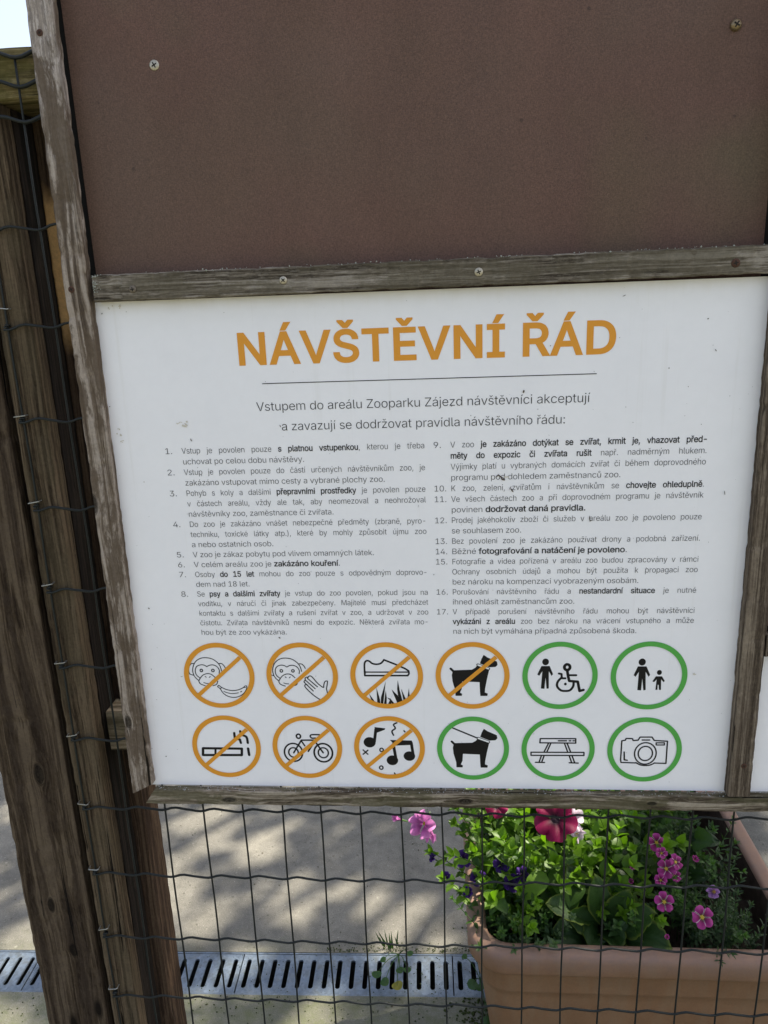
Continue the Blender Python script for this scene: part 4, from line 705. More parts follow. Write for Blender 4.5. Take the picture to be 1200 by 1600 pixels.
 'e': [404,[[232,-20,252,-18,287,-8,304,0,332,19,344,30,365,57,382,100,298,121,286,94,276,82,264,72,241,62,223,59,197,60,170,67,158,73,147,80,129,100,116,126,112,141,109,178,110,225,112,239,121,264,135,286,154,303,165,309,190,316,220,316,233,314,255,303,273,286,280,276,286,264,294,235,298,179,366,229,62,234,62,156,384,156,383,220,380,244,376,266,369,286,352,322,341,337,315,362,286,380,254,391,222,397,179,396,153,391,108,370,88,355,71,338,56,318,34,271,27,244,21,187,23,157,34,103,44,79,72,37,90,20,110,5,157,-15,184,-20]]],
 'f': [254,[[-7,392,-7,314,241,314,241,392],[155,-13,155,430,160,446,175,458,200,461,236,452,259,529,225,540,198,543,158,540,130,531,117,524,94,505,85,493,77,480,69,449,68,-13]]],
 'g': [425,[[231,-163,275,-155,295,-148,315,-139,332,-127,348,-113,361,-97,372,-78,380,-57,385,-9,385,392,300,392,300,332,315,332,298,354,281,371,246,390,214,397,171,396,148,391,126,383,86,357,55,321,33,275,22,221,22,161,27,134,43,84,70,45,87,29,106,15,126,5,148,-2,171,-7,213,-8,245,-1,269,10,289,25,313,55,298,55,297,-25,292,-42,285,-54,274,-65,261,-73,227,-83,193,-84,169,-80,151,-72,131,-57,105,-23,33,-64,46,-87,63,-109,86,-129,114,-146,166,-161,207,-164],[190,73,164,80,153,87,143,94,127,115,112,157,109,193,112,227,127,271,134,282,153,301,176,313,190,316,220,316,233,313,256,302,274,284,282,272,293,244,299,211,299,174,293,140,288,126,282,114,266,94,246,80,233,76,220,73]]],
 'h': [410,[[127,241,133,266,150,294,167,306,187,314,227,315,241,311,263,295,272,284,282,254,283,-13,370,-13,369,265,360,308,352,327,331,358,301,380,285,388,267,393,227,397,205,396,183,391,163,384,145,373,127,358,113,340,100,317,83,274,127,274,127,522,40,522,40,-13,127,-13]]],
 'i': [167,[[127,-13,127,392,40,392,40,-13],[95,431,114,438,130,453,138,472,138,494,130,513,114,528,95,536,73,536,53,528,38,513,29,494,29,472,38,453,53,438,73,431]]],
 'j': [167,[[40,-29,37,-50,34,-58,26,-68,12,-73,-23,-74,-23,-156,23,-155,40,-152,71,-141,96,-122,105,-110,113,-96,124,-65,127,-30,127,392,40,392],[94,431,114,438,130,453,138,472,138,494,130,513,114,528,94,536,73,536,53,528,37,513,29,494,29,472,37,453,53,438,73,431]]],
 'k': [381,[[182,186,189,186,387,391,279,392,115,225,97,225,98,110],[127,-13,127,522,40,522,40,-13],[398,-13,192,248,130,187,288,-13]]],
 'l': [189,[[145,-15,163,-14,196,-7,180,70,159,65,139,65,131,69,128,79,127,522,40,522,41,63,53,26,64,11,79,-1,97,-9,117,-14]]],
 'm': [610,[[127,-13,127,251,129,263,137,283,149,298,164,309,190,317,213,316,235,308,252,293,260,273,261,-13,348,-13,348,247,350,267,361,291,373,304,389,312,408,317,443,314,464,303,472,295,478,284,481,271,483,253,483,-13,570,-13,569,278,560,318,552,335,531,363,518,374,488,390,454,398,437,399,405,396,375,387,349,372,327,352,310,327,295,282,338,282,328,318,310,355,280,383,262,392,219,399,192,396,179,393,154,382,132,365,122,354,106,329,90,282,125,282,125,392,40,392,40,-13]]],
 'n': [410,[[127,241,133,266,150,294,167,306,187,314,227,315,241,311,263,295,272,284,282,254,283,-13,370,-13,370,241,366,287,360,308,342,343,317,370,285,388,248,396,227,397,205,396,163,384,145,373,127,358,113,340,100,317,83,274,125,274,125,392,40,392,40,-13,127,-13]]],
 'o': [415,[[234,-20,260,-15,305,5,343,37,358,57,371,79,388,130,393,158,393,217,381,272,371,297,343,339,325,356,305,371,283,383,260,391,234,396,181,396,155,391,132,383,110,371,72,339,57,319,44,297,27,246,21,187,23,158,27,130,44,79,72,37,90,20,110,5,155,-15,181,-20],[191,61,164,69,153,76,134,96,127,108,112,153,109,187,112,222,127,268,134,280,153,300,164,307,191,316,224,316,251,307,262,300,272,291,289,267,300,238,303,222,306,187,303,153,300,137,289,108,272,85,262,76,251,69,224,61,207,59]]],
 'p': [424,[[127,-156,127,46,111,46,136,14,167,-8,195,-18,230,-21,254,-20,278,-15,300,-6,320,5,339,20,356,37,370,57,382,79,391,104,398,130,402,159,402,219,398,247,382,298,370,320,339,357,299,383,277,391,254,396,211,397,179,390,165,384,144,370,127,354,111,332,125,332,125,392,40,392,40,-156],[205,61,192,64,169,75,151,94,144,106,132,135,129,152,126,170,126,209,137,258,143,272,159,293,169,302,192,313,205,316,235,316,249,313,272,301,282,292,298,270,309,241,312,225,315,189,312,153,304,121,297,107,290,95,272,76,249,64,235,61]]],
 'q': [424,[[385,392,300,392,300,332,314,332,281,370,246,390,214,397,171,396,147,391,125,383,86,357,69,340,55,320,33,274,22,219,22,159,26,130,33,104,43,79,69,37,104,5,147,-15,170,-20,195,-21,230,-18,258,-8,280,6,297,23,314,46,298,46,298,-156,385,-156],[190,61,176,64,153,76,134,95,127,107,112,153,109,189,110,208,116,241,127,270,134,282,152,301,175,313,189,316,219,316,233,313,256,302,274,283,281,272,296,227,299,189,296,152,281,106,274,94,255,75,233,64,205,60]]],
 'r': [259,[[127,-13,127,248,129,259,137,277,149,292,175,307,195,312,213,313,256,306,256,396,195,397,161,387,131,367,110,341,107,334,125,334,125,392,40,392,40,-13]]],
 's': [365,[[205,-20,226,-17,265,-5,282,3,311,26,323,39,339,71,343,88,342,128,337,147,328,165,316,180,300,194,258,215,161,239,132,253,122,270,126,293,131,300,148,312,173,319,187,320,216,316,234,306,252,282,260,262,341,280,332,308,318,335,299,359,287,369,259,384,226,394,207,397,166,397,128,389,93,374,79,364,54,339,45,324,35,292,36,252,41,233,50,215,63,199,79,185,98,174,146,157,221,139,239,131,249,121,254,110,254,95,251,87,237,73,213,62,199,59,166,59,141,66,123,78,116,86,103,122,20,104,27,74,42,43,52,29,77,7,108,-9,143,-18,182,-21]]],
 't': [227,[[-7,392,-7,314,217,314,217,392],[52,92,59,47,69,28,83,12,100,-1,120,-10,143,-15,168,-17,200,-15,228,-7,212,69,179,63,161,63,149,67,141,80,139,98,139,484,52,484]]],
 'u': [410,[[205,-17,246,-5,265,6,282,21,297,39,309,62,326,105,285,105,285,-13,370,-13,370,392,283,392,283,153,277,113,266,94,252,79,243,73,223,66,200,63,169,69,146,84,138,95,128,125,127,392,40,392,40,139,44,92,50,72,58,53,79,22,93,9,109,-1,143,-14,182,-18]]],
 'v': [389,[[235,-13,390,392,296,392,200,125,167,8,223,8,184,142,93,392,-1,392,154,-13]]],
 'w': [567,[[209,-13,268,194,307,351,260,351,306,168,359,-13,439,-13,562,392,470,392,400,138,375,28,418,28,405,94,384,180,326,392,242,392,183,179,149,28,191,28,156,181,97,392,5,392,128,-13]]],
 'x': [379,[[98,-13,168,92,228,195,149,195,211,92,280,-13,383,-13,200,242,200,141,376,392,275,392,213,299,172,224,152,193,231,193,176,285,107,392,4,392,179,143,180,246,-4,-13]]],
 'y': [389,[[46,-152,76,-158,92,-158,119,-156,145,-148,177,-125,187,-115,203,-92,216,-63,390,392,296,392,200,125,166,8,223,8,184,142,93,392,-1,392,149,-2,130,-52,121,-65,111,-73,89,-77,52,-71,32,-147]]],
 'z': [380,[[352,-13,352,69,139,69,139,56,346,326,346,392,35,392,35,310,241,310,241,324,29,50,29,-13]]],
 'Á': [480,[[94,-13,203,298,249,443,262,491,215,491,264,330,386,-13,482,-13,285,522,192,522,-2,-13],[383,129,383,212,97,212,97,129],[270,545,353,672,252,672,192,545]]],
 'Í': [300,[[282,-13,282,70,196,70,196,439,282,439,282,522,18,522,18,439,105,439,105,70,18,70,18,-13],[181,545,264,672,163,672,103,545]]],
 'á': [389,[[177,-21,207,-16,243,1,261,15,280,38,264,39,264,-13,350,-13,350,252,346,293,341,310,334,326,316,352,293,371,255,389,205,397,178,397,145,392,129,388,98,375,70,356,57,344,37,314,23,283,107,258,122,286,139,302,163,314,196,318,217,316,234,310,247,302,255,290,261,276,262,267,263,255,259,246,241,241,149,229,96,216,71,204,49,189,32,168,21,141,17,108,22,70,28,53,47,24,73,1,106,-13,141,-21],[160,59,134,64,116,75,112,80,105,97,105,113,113,131,131,143,157,152,241,164,263,169,281,177,264,163,260,118,252,100,239,83,222,70,199,61],[219,416,302,542,202,542,142,416]]],
 'é': [404,[[232,-20,252,-18,287,-8,304,0,332,19,344,30,365,57,382,100,298,121,286,94,276,82,264,72,241,62,223,59,197,60,170,67,158,73,147,80,129,100,116,126,112,141,109,178,110,225,112,239,121,264,135,286,154,303,165,309,190,316,220,316,233,314,255,303,273,286,280,276,286,264,294,235,298,179,366,229,62,234,62,156,384,156,383,220,380,244,376,266,369,286,352,322,341,337,315,362,286,380,254,391,222,397,179,396,153,391,108,370,88,355,71,338,56,318,34,271,27,244,21,187,23,157,34,103,44,79,72,37,90,20,110,5,157,-15,184,-20],[234,416,317,542,216,542,156,416]]],
 'í': [167,[[127,-13,127,392,40,392,40,-13],[114,416,197,542,96,542,36,416]]],
 'ó': [415,[[234,-20,260,-15,305,5,343,37,358,57,371,79,388,130,393,158,393,217,381,272,371,297,343,339,325,356,305,371,283,383,260,391,234,396,181,396,155,391,132,383,110,371,72,339,57,319,44,297,27,246,21,187,23,158,27,130,44,79,72,37,90,20,110,5,155,-15,181,-20],[191,61,164,69,153,76,134,96,127,108,112,153,109,187,112,222,127,268,134,280,153,300,164,307,191,316,224,316,251,307,262,300,272,291,289,267,300,238,303,222,306,187,303,153,300,137,289,108,272,85,262,76,251,69,224,61,207,59],[238,416,321,542,220,542,160,416]]],
 'ú': [410,[[205,-17,246,-5,265,6,282,21,297,39,309,62,326,105,285,105,285,-13,370,-13,370,392,283,392,283,153,277,113,266,94,252,79,243,73,223,66,200,63,169,69,146,84,138,95,128,125,127,392,40,392,40,139,44,92,50,72,58,53,79,22,93,9,109,-1,143,-14,182,-18],[235,416,318,542,217,542,157,416]]],
 'ý': [389,[[46,-152,76,-158,92,-158,119,-156,145,-148,177,-125,187,-115,203,-92,216,-63,390,392,296,392,200,125,166,8,223,8,184,142,93,392,-1,392,149,-2,130,-52,121,-65,111,-73,89,-77,52,-71,32,-147],[225,416,308,542,207,542,147,416]]],
 'č': [396,[[222,-21,251,-17,278,-9,302,3,324,19,344,38,359,60,366,72,380,112,295,133,290,114,277,90,263,76,252,69,231,62,207,59,177,64,164,69,153,76,134,96,121,122,112,153,109,187,112,222,127,268,143,291,164,307,191,316,207,317,224,316,245,310,257,304,272,292,286,271,294,246,378,268,370,294,358,318,333,350,312,367,289,380,264,390,222,397,181,396,155,391,132,383,110,371,72,339,57,319,44,297,27,246,21,187,23,158,27,130,44,79,72,37,90,20,110,5,155,-15,181,-20],[85,542,85,522,172,422,242,422,330,522,330,542,250,542,207,490,164,542]]],
 'ď': [493,[[213,-20,245,-14,280,6,297,23,314,45,300,46,300,-13,385,-13,385,522,298,522,298,332,314,332,281,370,246,390,214,397,171,396,147,391,125,383,86,357,69,340,55,320,33,274,22,219,22,159,26,130,33,104,55,57,69,37,86,20,104,5,125,-6,147,-15,170,-20],[190,61,176,64,153,76,134,95,127,107,112,153,109,189,110,208,116,241,127,270,134,282,152,301,175,313,189,316,219,316,233,313,256,302,274,283,281,272,296,227,299,189,296,152,281,106,274,94,255,75,233,64,205,60],[473,391,495,546,405,546,405,391]]],
 'Ě': [419,[[388,-13,388,70,138,70,138,216,368,216,368,299,138,299,138,439,385,439,385,522,47,522,47,-13],[96,672,96,651,183,552,253,552,340,651,340,672,260,672,218,619,175,672]]],
 'ě': [404,[[232,-20,252,-18,287,-8,304,0,332,19,344,30,365,57,382,100,298,121,286,94,276,82,264,72,241,62,223,59,197,60,170,67,158,73,147,80,129,100,116,126,112,141,109,178,110,225,112,239,121,264,135,286,154,303,165,309,190,316,220,316,233,314,255,303,273,286,280,276,286,264,294,235,298,179,366,229,62,234,62,156,384,156,383,220,380,244,376,266,369,286,352,322,341,337,315,362,286,380,254,391,222,397,179,396,153,391,108,370,88,355,71,338,56,318,34,271,27,244,21,187,23,157,34,103,44,79,72,37,90,20,110,5,157,-15,184,-20],[82,542,82,522,169,422,239,422,326,522,326,542,246,542,204,490,161,542]]],
 'ľ': [226,[[145,-15,163,-14,196,-7,180,70,159,65,139,65,131,69,128,79,127,522,40,522,41,63,53,26,64,11,79,-1,97,-9,117,-14],[218,391,239,546,150,546,150,391]]],
 'ň': [410,[[127,241,133,266,150,294,167,306,187,314,227,315,241,311,263,295,272,284,282,254,283,-13,370,-13,370,241,366,287,360,308,342,343,317,370,285,388,248,396,227,397,205,396,163,384,145,373,127,358,113,340,100,317,83,274,125,274,125,392,40,392,40,-13,127,-13],[83,542,83,522,170,422,240,422,327,522,327,542,247,542,205,490,162,542]]],
 'Ř': [449,[[138,-13,138,439,251,438,280,433,292,428,317,408,326,389,332,365,330,327,317,298,302,284,281,274,233,268,83,268,83,185,265,186,317,196,339,205,376,231,402,265,411,285,421,328,422,352,421,376,411,419,390,458,376,474,359,488,317,510,292,516,236,522,47,522,47,-13],[450,-13,311,242,208,242,345,-13],[100,672,100,651,187,552,257,552,345,651,345,672,264,672,222,619,179,672]]],
 'ř': [259,[[127,-13,127,248,129,259,137,277,149,292,175,307,195,312,213,313,256,306,256,396,195,397,161,387,131,367,110,341,107,334,125,334,125,392,40,392,40,-13],[21,542,21,522,108,422,178,422,266,522,266,542,186,542,143,490,100,542]]],
 'Š': [447,[[253,-21,280,-17,329,-1,350,10,384,39,408,75,415,95,420,117,421,139,418,174,413,190,398,217,378,239,342,264,279,289,185,316,156,330,140,342,131,357,129,365,129,385,134,403,153,425,172,436,210,445,245,444,264,441,280,435,295,427,307,417,321,392,327,365,415,365,412,399,407,420,399,439,388,456,359,487,322,509,300,518,277,524,227,529,177,524,132,510,94,487,78,472,53,437,45,417,40,395,41,346,48,321,60,299,77,280,98,263,149,237,267,202,300,188,316,177,327,164,332,149,332,128,325,109,303,84,281,72,239,63,196,64,160,76,141,88,133,96,119,125,116,150,24,150,28,113,42,71,53,53,83,21,122,-3,145,-11,196,-21],[100,672,100,651,188,552,257,552,345,651,345,672,265,672,223,619,180,672]]],
 'š': [365,[[205,-20,226,-17,265,-5,282,3,311,26,323,39,339,71,343,88,342,128,337,147,328,165,316,180,300,194,258,215,161,239,132,253,122,270,126,293,131,300,148,312,173,319,187,320,216,316,234,306,252,282,260,262,341,280,332,308,318,335,299,359,287,369,259,384,226,394,207,397,166,397,128,389,93,374,79,364,54,339,45,324,35,292,36,252,41,233,50,215,63,199,79,185,98,174,146,157,221,139,239,131,249,121,254,110,254,95,251,87,237,73,213,62,199,59,166,59,141,66,123,78,116,86,103,122,20,104,27,74,42,43,52,29,77,7,108,-9,143,-18,182,-21],[64,542,64,522,151,422,221,422,309,522,309,542,228,542,186,490,143,542]]],
 'ť': [262,[[-7,392,-7,314,217,314,217,392],[52,92,59,47,69,28,83,12,100,-1,120,-10,143,-15,168,-17,200,-15,228,-7,212,69,179,63,161,63,149,67,141,80,139,98,139,484,52,484],[221,412,242,567,153,567,153,412]]],
 'ů': [410,[[205,-17,246,-5,265,6,282,21,297,39,309,62,326,105,285,105,285,-13,370,-13,370,392,283,392,283,153,277,113,266,94,252,79,243,73,223,66,200,63,169,69,146,84,138,95,128,125,127,392,40,392,40,139,44,92,50,72,58,53,79,22,93,9,109,-1,143,-14,182,-18],[218,392,244,399,256,405,277,420,285,429,299,451,303,464,306,476,306,503,299,528,293,539,277,559,267,567,244,580,232,584,205,588,191,587,166,580,154,574,124,550,106,516,103,490,104,476,106,464,117,440,124,429,143,412,166,399,178,395,191,392],[199,461,184,469,178,478,176,496,184,510,194,517,205,519,216,517,230,506,234,495,234,484,230,474,221,465,211,461]]],
 'ž': [380,[[352,-13,352,69,139,69,139,56,346,326,346,392,35,392,35,310,241,310,241,324,29,50,29,-13],[65,542,65,522,152,422,222,422,309,522,309,542,229,542,187,490,144,542]]],
 '’': [177,[[108,305,168,522,70,522,36,305]]]},
'B': {'D': [502,[[258,-17,295,-11,329,0,360,14,388,33,412,55,433,81,450,110,464,143,473,178,479,215,481,255,479,295,473,333,464,367,450,400,434,429,413,454,389,476,362,495,332,509,299,520,263,526,226,528,74,528,74,433,220,433,271,427,291,421,310,412,340,387,362,353,370,332,379,283,379,227,375,201,370,178,352,138,325,109,308,97,289,88,267,81,242,77,77,76,77,-19],[41,528,41,-19,144,-19,144,528]]],
 'N': [523,[[144,-19,144,317,137,476,77,467,167,310,376,-19,482,-19,482,528,380,528,380,145,382,94,388,32,442,40,418,90,374,170,147,528,41,528,41,-19]]],
 'T': [449,[[174,433,174,-19,276,-19,276,433,436,433,436,528,13,528,13,433]]],
 'V': [480,[[291,-19,490,528,381,528,261,182,209,12,273,12,221,182,98,528,-11,528,191,-19]]],
 'Á': [480,[[99,-19,219,327,270,497,207,497,258,328,382,-19,490,-19,289,528,188,528,-11,-19],[389,123,389,218,91,218,91,123],[273,539,364,678,249,678,183,539]]],
 'Í': [300,[[288,-19,288,76,202,76,202,433,288,433,288,528,12,528,12,433,99,433,99,76,12,76,12,-19],[184,539,275,678,159,678,93,539]]],
 'Ě': [419,[[394,-19,394,76,144,76,144,210,374,210,374,305,144,305,144,433,391,433,391,528,41,528,41,-19],[90,678,90,649,180,546,255,546,346,649,346,678,257,678,218,629,178,678]]],
 'Ř': [449,[[144,-19,144,433,250,432,289,423,306,411,321,387,326,365,324,328,317,309,306,295,290,284,266,277,233,274,77,274,77,179,266,180,293,184,318,191,341,200,362,212,380,227,395,243,417,283,427,328,428,352,427,376,417,421,395,461,380,478,362,493,319,515,293,522,236,528,41,528,41,-19],[460,-19,314,248,198,248,342,-19],[94,678,94,649,184,546,260,546,351,649,351,678,261,678,222,629,182,678]]],
 'Š': [447,[[253,-27,281,-23,331,-7,353,5,389,35,413,73,421,94,426,116,427,138,423,175,418,192,403,220,382,243,345,269,306,286,187,321,167,330,151,341,140,353,135,366,135,384,140,400,157,420,186,434,211,439,245,438,278,429,302,413,315,390,322,359,422,359,418,401,404,441,393,460,363,491,324,515,302,524,278,530,227,535,176,530,152,524,109,504,90,491,74,476,59,459,39,418,34,396,35,345,43,319,55,296,73,275,94,258,147,231,277,192,297,183,312,172,321,161,326,148,326,129,320,112,308,96,279,78,239,69,197,70,162,81,138,100,128,117,121,156,17,156,22,112,37,69,48,49,79,16,98,3,143,-17,195,-27],[94,678,94,649,185,546,260,546,351,649,351,678,262,678,222,629,182,678]]]}}
def cdt_union(loops):
    V = []; E = []
    for l in loops:
        b = len(V); n = len(l); V += [Vector(p) for p in l]; E += [(b+i, b+(i+1) % n) for i in range(n)]
    v, e, f, _, _, _ = delaunay_2d_cdt(V, E, [], 0, 1e-5)
    K = []
    for t in f:
        cx = sum(v[i].x for i in t)/len(t); cy = sum(v[i].y for i in t)/len(t); wn = 0
        for i, j in E:
            p, q = V[i], V[j]
            if (p.y > cy) != (q.y > cy) and p.x+(q.x-p.x)*(cy-p.y)/(q.y-p.y) > cx: wn += 1 if q.y > p.y else -1
        if wn > 0: K.append(tuple(t))
    return v, K
_g = {}
def glyph(wt, ch):
    if (wt, ch) not in _g:
        a, L = GLYPHS[wt][ch]
        v, K = cdt_union([[(l[2*i]/1000, l[2*i+1]/1000) for i in range(len(l)//2)] for l in L])
        _g[wt, ch] = (a/1000, v, K)
    return _g[wt, ch]
SPW = 0.20; WIDE = {'L': 1.04, 'M': 1.04, 'B': 0.97}
def text_line(segs, x0, x1, zb, em, just=False, hs=0.87, y=-0.0003):
    """segs: [(weight, text)...]; fitted between x0 and x1"""
    items = [(wt, ch) for wt, s in segs for ch in s]
    gw = sum(glyph(wt, ch)[0] for wt, ch in items if ch != ' ')*em
    sp = sum(1 for wt, ch in items if ch == ' ')
    W = x1-x0
    if just:
        sw = (W-gw*hs)/max(1, sp)
        if sw < 0.13*em: hs = (W-sp*0.13*em)/gw; sw = 0.13*em
    else:
        hs = W/(gw+sp*SPW*em); sw = SPW*em*hs
    V = []; F = []; x = x0
    for wt, ch in items:
        if ch == ' ': x += sw; continue
        a, v, K = glyph(wt, ch); b = len(V)
        gm = a/2; gk = hs*WIDE[wt]
        V += [(x+(gm*hs+(p.x-gm)*gk)*em, y, zb+p.y*em) for p in v]; F += [tuple(b+i for i in t) for t in K]
        x += a*em*hs
    return V, F
sign = thing('rules_sign', 'white printed zoo visitor rules sign with orange heading, two text columns and twelve round pictograms', 'sign', (0, 0.0, 0.8995))
V, F = slab(-0.396, 0.3515, 0.0, 0.0035, 0.8995, 1.5095)
panel = obj('panel', V, F, white_mat(0.0), sign)
INK = plain('ink_black', (0.008, 0.007, 0.008), 0.5, 0.2); GREY = plain('ink_text', (0.016, 0.015, 0.018), 0.5, 0.2)
ORANGE = plain('ink_orange', (0.70, 0.285, 0.022), 0.42, 0.4); GREEN = plain('ink_green', (0.075, 0.36, 0.06), 0.42, 0.4)
WHITE = plain('print_white', (0.78, 0.78, 0.79), 0.4, 0.4)
V, F = text_line([('B', 'NÁVŠTĚVNÍ ŘÁD')], -0.2275, 0.1870, 1.4373, 0.0651)
n0 = 0
for ch in 'NÁVŠTĚVNÍŘÁD':
    n1 = n0+len(glyph('B', ch)[1])
    tag(obj('heading_letter', V[n0:n1], [tuple(i-n0 for i in t) for t in F if n0 <= t[0] < n1], ORANGE, sign), 'orange capital letter '+ch); n0 = n1
V, F = slab(-0.2000, 0.1660, -0.0003, -0.0001, 1.4152, 1.4161); obj('divider_line', V, F, GREY, sign)
V, F = text_line([('L', 'Vstupem do areálu Zooparku Zájezd návštěvníci akceptují')], -0.2090, 0.1600, 1.3853, 0.0196); tag(obj('intro_text', V, F, GREY, sign), kind='stuff')
V, F = text_line([('L', 'a zavazují se dodržovat pravidla návštěvního řádu:')], -0.1820, 0.1345, 1.3625, 0.0196); tag(obj('intro_text', V, F, GREY, sign), kind='stuff')
LEAD = 0.01257; Z1 = 1.3385; EM = 0.0134
c1 = [  # (row, number, [segments], right edge or None for justified)
 (0, '1.', 'Vstup je povolen pouze |s platnou vstupenkou|, kterou je třeba', None), (1, '', 'uchovat po celou dobu návštěvy.', -0.158),
 (2, '2.', 'Vstup je povolen pouze do částí určených návštěvníkům zoo, je', None), (3, '', 'zakázáno vstupovat mimo cesty a vybrané plochy zoo.', -0.0666),
 (4, '3.', 'Pohyb s koly a dalšími |přepravními prostředky| je povolen pouze', None), (5, '', 'v částech areálu, vždy ale tak, aby neomezoval a neohrožoval', None), (6, '', 'návštěvníky zoo, zaměstnance či zvířata.', -0.1275),
 (7, '4.', 'Do zoo je zakázáno vnášet nebezpečné předměty (zbraně, pyro-', None), (8, '', 'techniku, toxické látky atp.), které by mohly způsobit újmu zoo', None), (9, '', 'a nebo ostatních osob.', -0.2012),
 (10, '5.', 'V zoo je zákaz pobytu pod vlivem omamných látek.', -0.0826), (11, '6.', 'V celém areálu zoo je |zakázáno kouření|.', -0.1234),
 (12, '7.', 'Osoby |do 15 let| mohou do zoo pouze s odpovědným doprovo-', None), (13, '', 'dem nad 18 let.', -0.234),
 (14, '8.', 'Se |psy a dalšími zvířaty| je vstup do zoo povolen, pokud jsou na', None), (15, '', 'vodítku, v náručí či jinak zabezpečeny. Majitelé musí předcházet', None),
 (16, '', 'kontaktu s dalšími zvířaty a rušení zvířat v zoo, a udržovat v zoo', None), (17, '', 'čistotu. Zvířata návštěvníků nesmí do expozic. Některá zvířata mo-', None), (18, '', 'hou být ze zoo vykázána.', -0.1932)]
c2 = [
 (0, '9.', 'V zoo |je zakázáno dotýkat se zvířat, krmit je, vhazovat před-', None), (1, '', '|měty do expozic či zvířata rušit| např. nadměrným hlukem.', None), (2, '', 'Výjimky platí u vybraných domácích zvířat či během doprovodného', None), (3, '', 'programu pod dohledem zaměstnanců zoo.', 0.1966),
 (4, '10.', 'K zoo, zeleni, zvířatům i návštěvníkům se |chovejte ohleduplně|.', None), (5, '11.', 'Ve všech částech zoo a při doprovodném programu je návštěvník', None), (6, '', 'povinen |dodržovat daná pravidla.', 0.1593),
 (7, '12.', 'Prodej jakéhokoliv zboží či služeb v areálu zoo je povoleno pouze', None), (8, '', 'se souhlasem zoo.', 0.0879),
 (9, '13.', 'Bez povolení zoo je zakázáno používat drony a podobná zařízení.', None), (10, '14.', 'Běžné |fotografování a natáčení je povoleno|.', 0.2076),
 (11, '15.', 'Fotografie a videa pořízená v areálu zoo budou zpracovány v rámci', None), (12, '', 'Ochrany osobních údajů a mohou být použita k propagaci zoo', None), (13, '', 'bez nároku na kompenzaci vyobrazeným osobám.', 0.2224),
 (14, '16.', 'Porušování návštěvního řádu a |nestandardní situace| je nutné', None), (15, '', 'ihned ohlásit zaměstnancům zoo.', 0.1504),
 (16, '17.', 'V případě porušení návštěvního řádu mohou být návštěvníci', None), (17, '', '|vykázáni z areálu| zoo bez nároku na vrácení vstupného a může', None), (18, '', 'na nich být vymáhána případná způsobená škoda.', 0.2233)]
for colm, xl, xr, xn in ((c1, -0.3003, -0.0207, -0.3205), (c2, 0.0078, 0.2878, -0.0117)):
    cur = None
    for row, num, txt, right in colm + [(99, 'end', '', None)]:
        if num:
            if cur and cur[0]: tag(obj('rule_text', cur[0], cur[1], GREY, sign), kind='stuff')
            if cur and cur[2]: tag(obj('rule_text_bold', cur[2], cur[3], INK, sign), kind='stuff')
            cur = [[], [], [], []]
        if num == 'end': break
        zb = Z1-LEAD*row
        if num:
            V, F = text_line([('L', num)], xn, xn+(0.0098 if len(num) == 2 else 0.0148), zb, EM); b = len(cur[0])
            cur[0] += V; cur[1] += [tuple(b+i for i in t) for t in F]
        segs = [('L' if j % 2 == 0 else 'M', s) for j, s in enumerate(txt.split('|')) if s]
        # one fitted line, then split by weight so that the bold run keeps its darker ink
        V, F = text_line(segs, xl, right if right else xr, zb, EM, just=right is None)
        nv = 0; marks = []
        for wt, s in segs:
            for ch in s:
                if ch == ' ': continue
                n_ = len(glyph(wt, ch)[1]); marks.append((nv, nv+n_, wt)); nv += n_
        wt_of = [None]*nv
        for a_, b_, wt in marks: wt_of[a_:b_] = [wt]*(b_-a_)
        for wt, iv, jf in (('L', 0, 1), ('M', 2, 3)):
            idx = {}
            for t in F:
                if wt_of[t[0]] != wt: continue
                tt = []
                for i in t:
                    if i not in idx: idx[i] = len(cur[iv]); cur[iv].append(V[i])
                    tt.append(idx[i])
                cur[jf].append(tuple(tt))

